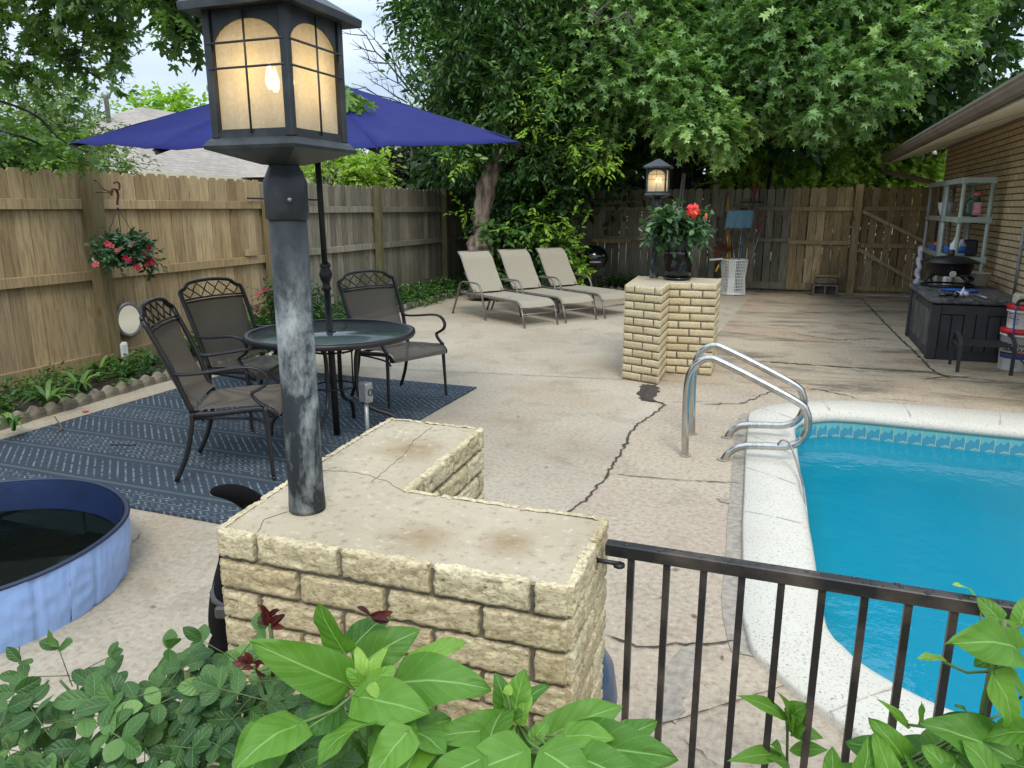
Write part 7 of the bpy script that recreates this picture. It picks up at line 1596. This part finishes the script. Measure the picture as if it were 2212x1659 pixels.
for (u,v,D,dx,dz,s_) in [(60,1520,1.06,-.9,.3,.034),(50,1480,1.06,.2,1,.03),(150,1465,1.08,.0,.9,.038),(165,1470,1.08,1,.2,.03),(195,1440,1.08,.8,.5,.028),(130,1460,1.08,-1,.1,.03),(500,1420,1.1,-.6,.6,.032),(525,1410,1.1,.5,.7,.036),(560,1450,1.08,.8,.3,.03),(20,1560,1.02,-.6,.2,.04),(340,1440,1.06,.3,.4,.036),(620,1440,1.08,.5,.1,.034)]:
    compound(A(u,v,D),cw(dx,-.2,dz),UPC,s_,3,lb,.1)
for (u,v,n_,s_) in [(583,1352,9,.026),(580,1330,6,.022),(545,1432,6,.026),(552,1445,4,.022),(800,1330,4,.03),(392,1620,4,.03),(345,1600,3,.018)]:
    for k in range(n_):
        c=A(u,v,1.04 if u<700 else 1.0); d=cw(rng.uniform(-1,1),rng.uniform(-.4,.1),rng.uniform(-.15,.9)).normalized(); rb.leaf(c,c+d*s_*rng.uniform(.8,1.3),s_*.42,UPC+Vector(rng.normal(size=3))*.4,.1,.4,.03,'oval',rng.uniform(-1,.8),k)
for (a,b,r_) in [((583,1345),(590,1460),.0035),((800,1325),(790,1400),.003),((548,1438),(575,1500),.002),((403,1444),(408,1560),.0048),((357,1500),(375,1590),.0055),((462,1455),(463,1540),.0035),((500,1560),(430,1640),.004),((55,1545),(75,1620),.004),((130,1470),(170,1520),.0022),((65,1510),(105,1470),.0018),((165,1520),(165,1450),.0015),((390,1530),(300,1600),.003),((300,1520),(390,1560),.0025),((520,1650),(505,1600),.006)]:
    sm.tube([A(*a,1.04),A((a[0]+b[0])/2+3,(a[1]+b[1])/2,1.045),A(*b,1.05)],r_,7)
for k in range(12):
    u=rng.uniform(40,680); sm.tube([A(u,vtop(u)+60,1.05),A(330+(u-330)*.5,1800,1.05),Vector((t.location.x+rng.uniform(-.05,.05),t.location.y+rng.uniform(-.05,.05),0))],.004,6)
for (u,v) in [(403,1444),(357,1500),(405,1475)]:
    c=A(u,v,1.038); MB().lathe([(0,-.002),(.0042,-.002),(.0042,.001),(0,.001)],10,c).build('cut_cane_end',MT['cap'],t)
lb.build('leaves','rose',t); rb.build('young_leaves','redleaf',t); sm.build('canes',MT['stemw'],t)
# small litter on the paving
lr=random.Random(12)
for k,(u,v) in enumerate([(700,1270),(590,1230),(480,1190),(330,1310),(1120,900),(1240,760),(960,720),(1500,1330),(1460,1230),(1640,1180),(1180,1010),(1720,700),(1600,660),(1560,1420),(1430,1290)]):
    p=G(u,v,.006); a=lr.uniform(0,6); l=lr.uniform(.010,.022); d=Vector((math.cos(a),math.sin(a),0)); e=Vector((-d.y,d.x,0))
    m=MB(); m.add([p-d*l,p+e*l*.35+Vector((0,0,.004)),p+d*l,p-e*l*.35+Vector((0,0,.003))],[(0,1,2,3)],lr.uniform(-1,1))
    tag(m.build('fallen_leaf',MT['woodhandle']),'tiny dry leaf fragment lying on the concrete','fallen leaf','dry leaf fragments scattered on the paving')
# ---------------- sub-parts ----------------
def nest(root,child,par):
    ch=[c for c in root.children if c.name.split('.')[0]==child]; p=[c for c in root.children if c.name.split('.')[0]==par]
    if p:
        for c in ch: c.parent=p[0]
for o in list(sc.objects):
    if o.parent is None and o.type=='EMPTY':
        k=o.name.split('.')[0]
        for a,b in {'lamp_post':[('glazing_bar','lantern_frame'),('glass_pane','lantern_frame')],'patio_chair':[('back_sling','back_frame'),('lattice','back_frame'),('seat_sling','seat_frame')],'sun_lounger':[('back_sling','back_frame'),('seat_sling','frame')],'patio_table':[('centre_collar','glass_top')],'brick_house':[('soffit_seam','soffit'),('gutter','roof')],'fire_bowl':[('vent_holes','bowl'),('control_knob','bowl'),('lid_knob','lid')],'kettle_grill':[('lid_handle','lid'),('front_handle','bowl')],'neighbour_house':[('vent_pipe','roof'),('turbine_vent','roof')],'deck_box':[('latch','lid')],'swimming_pool':[('coping_joint','coping')],'jug':[('cap','jug_body'),('label','jug_body')],'plant_pot':[('nursery_liner','glazed_body')]}.get(k,[]): nest(o,a,b)
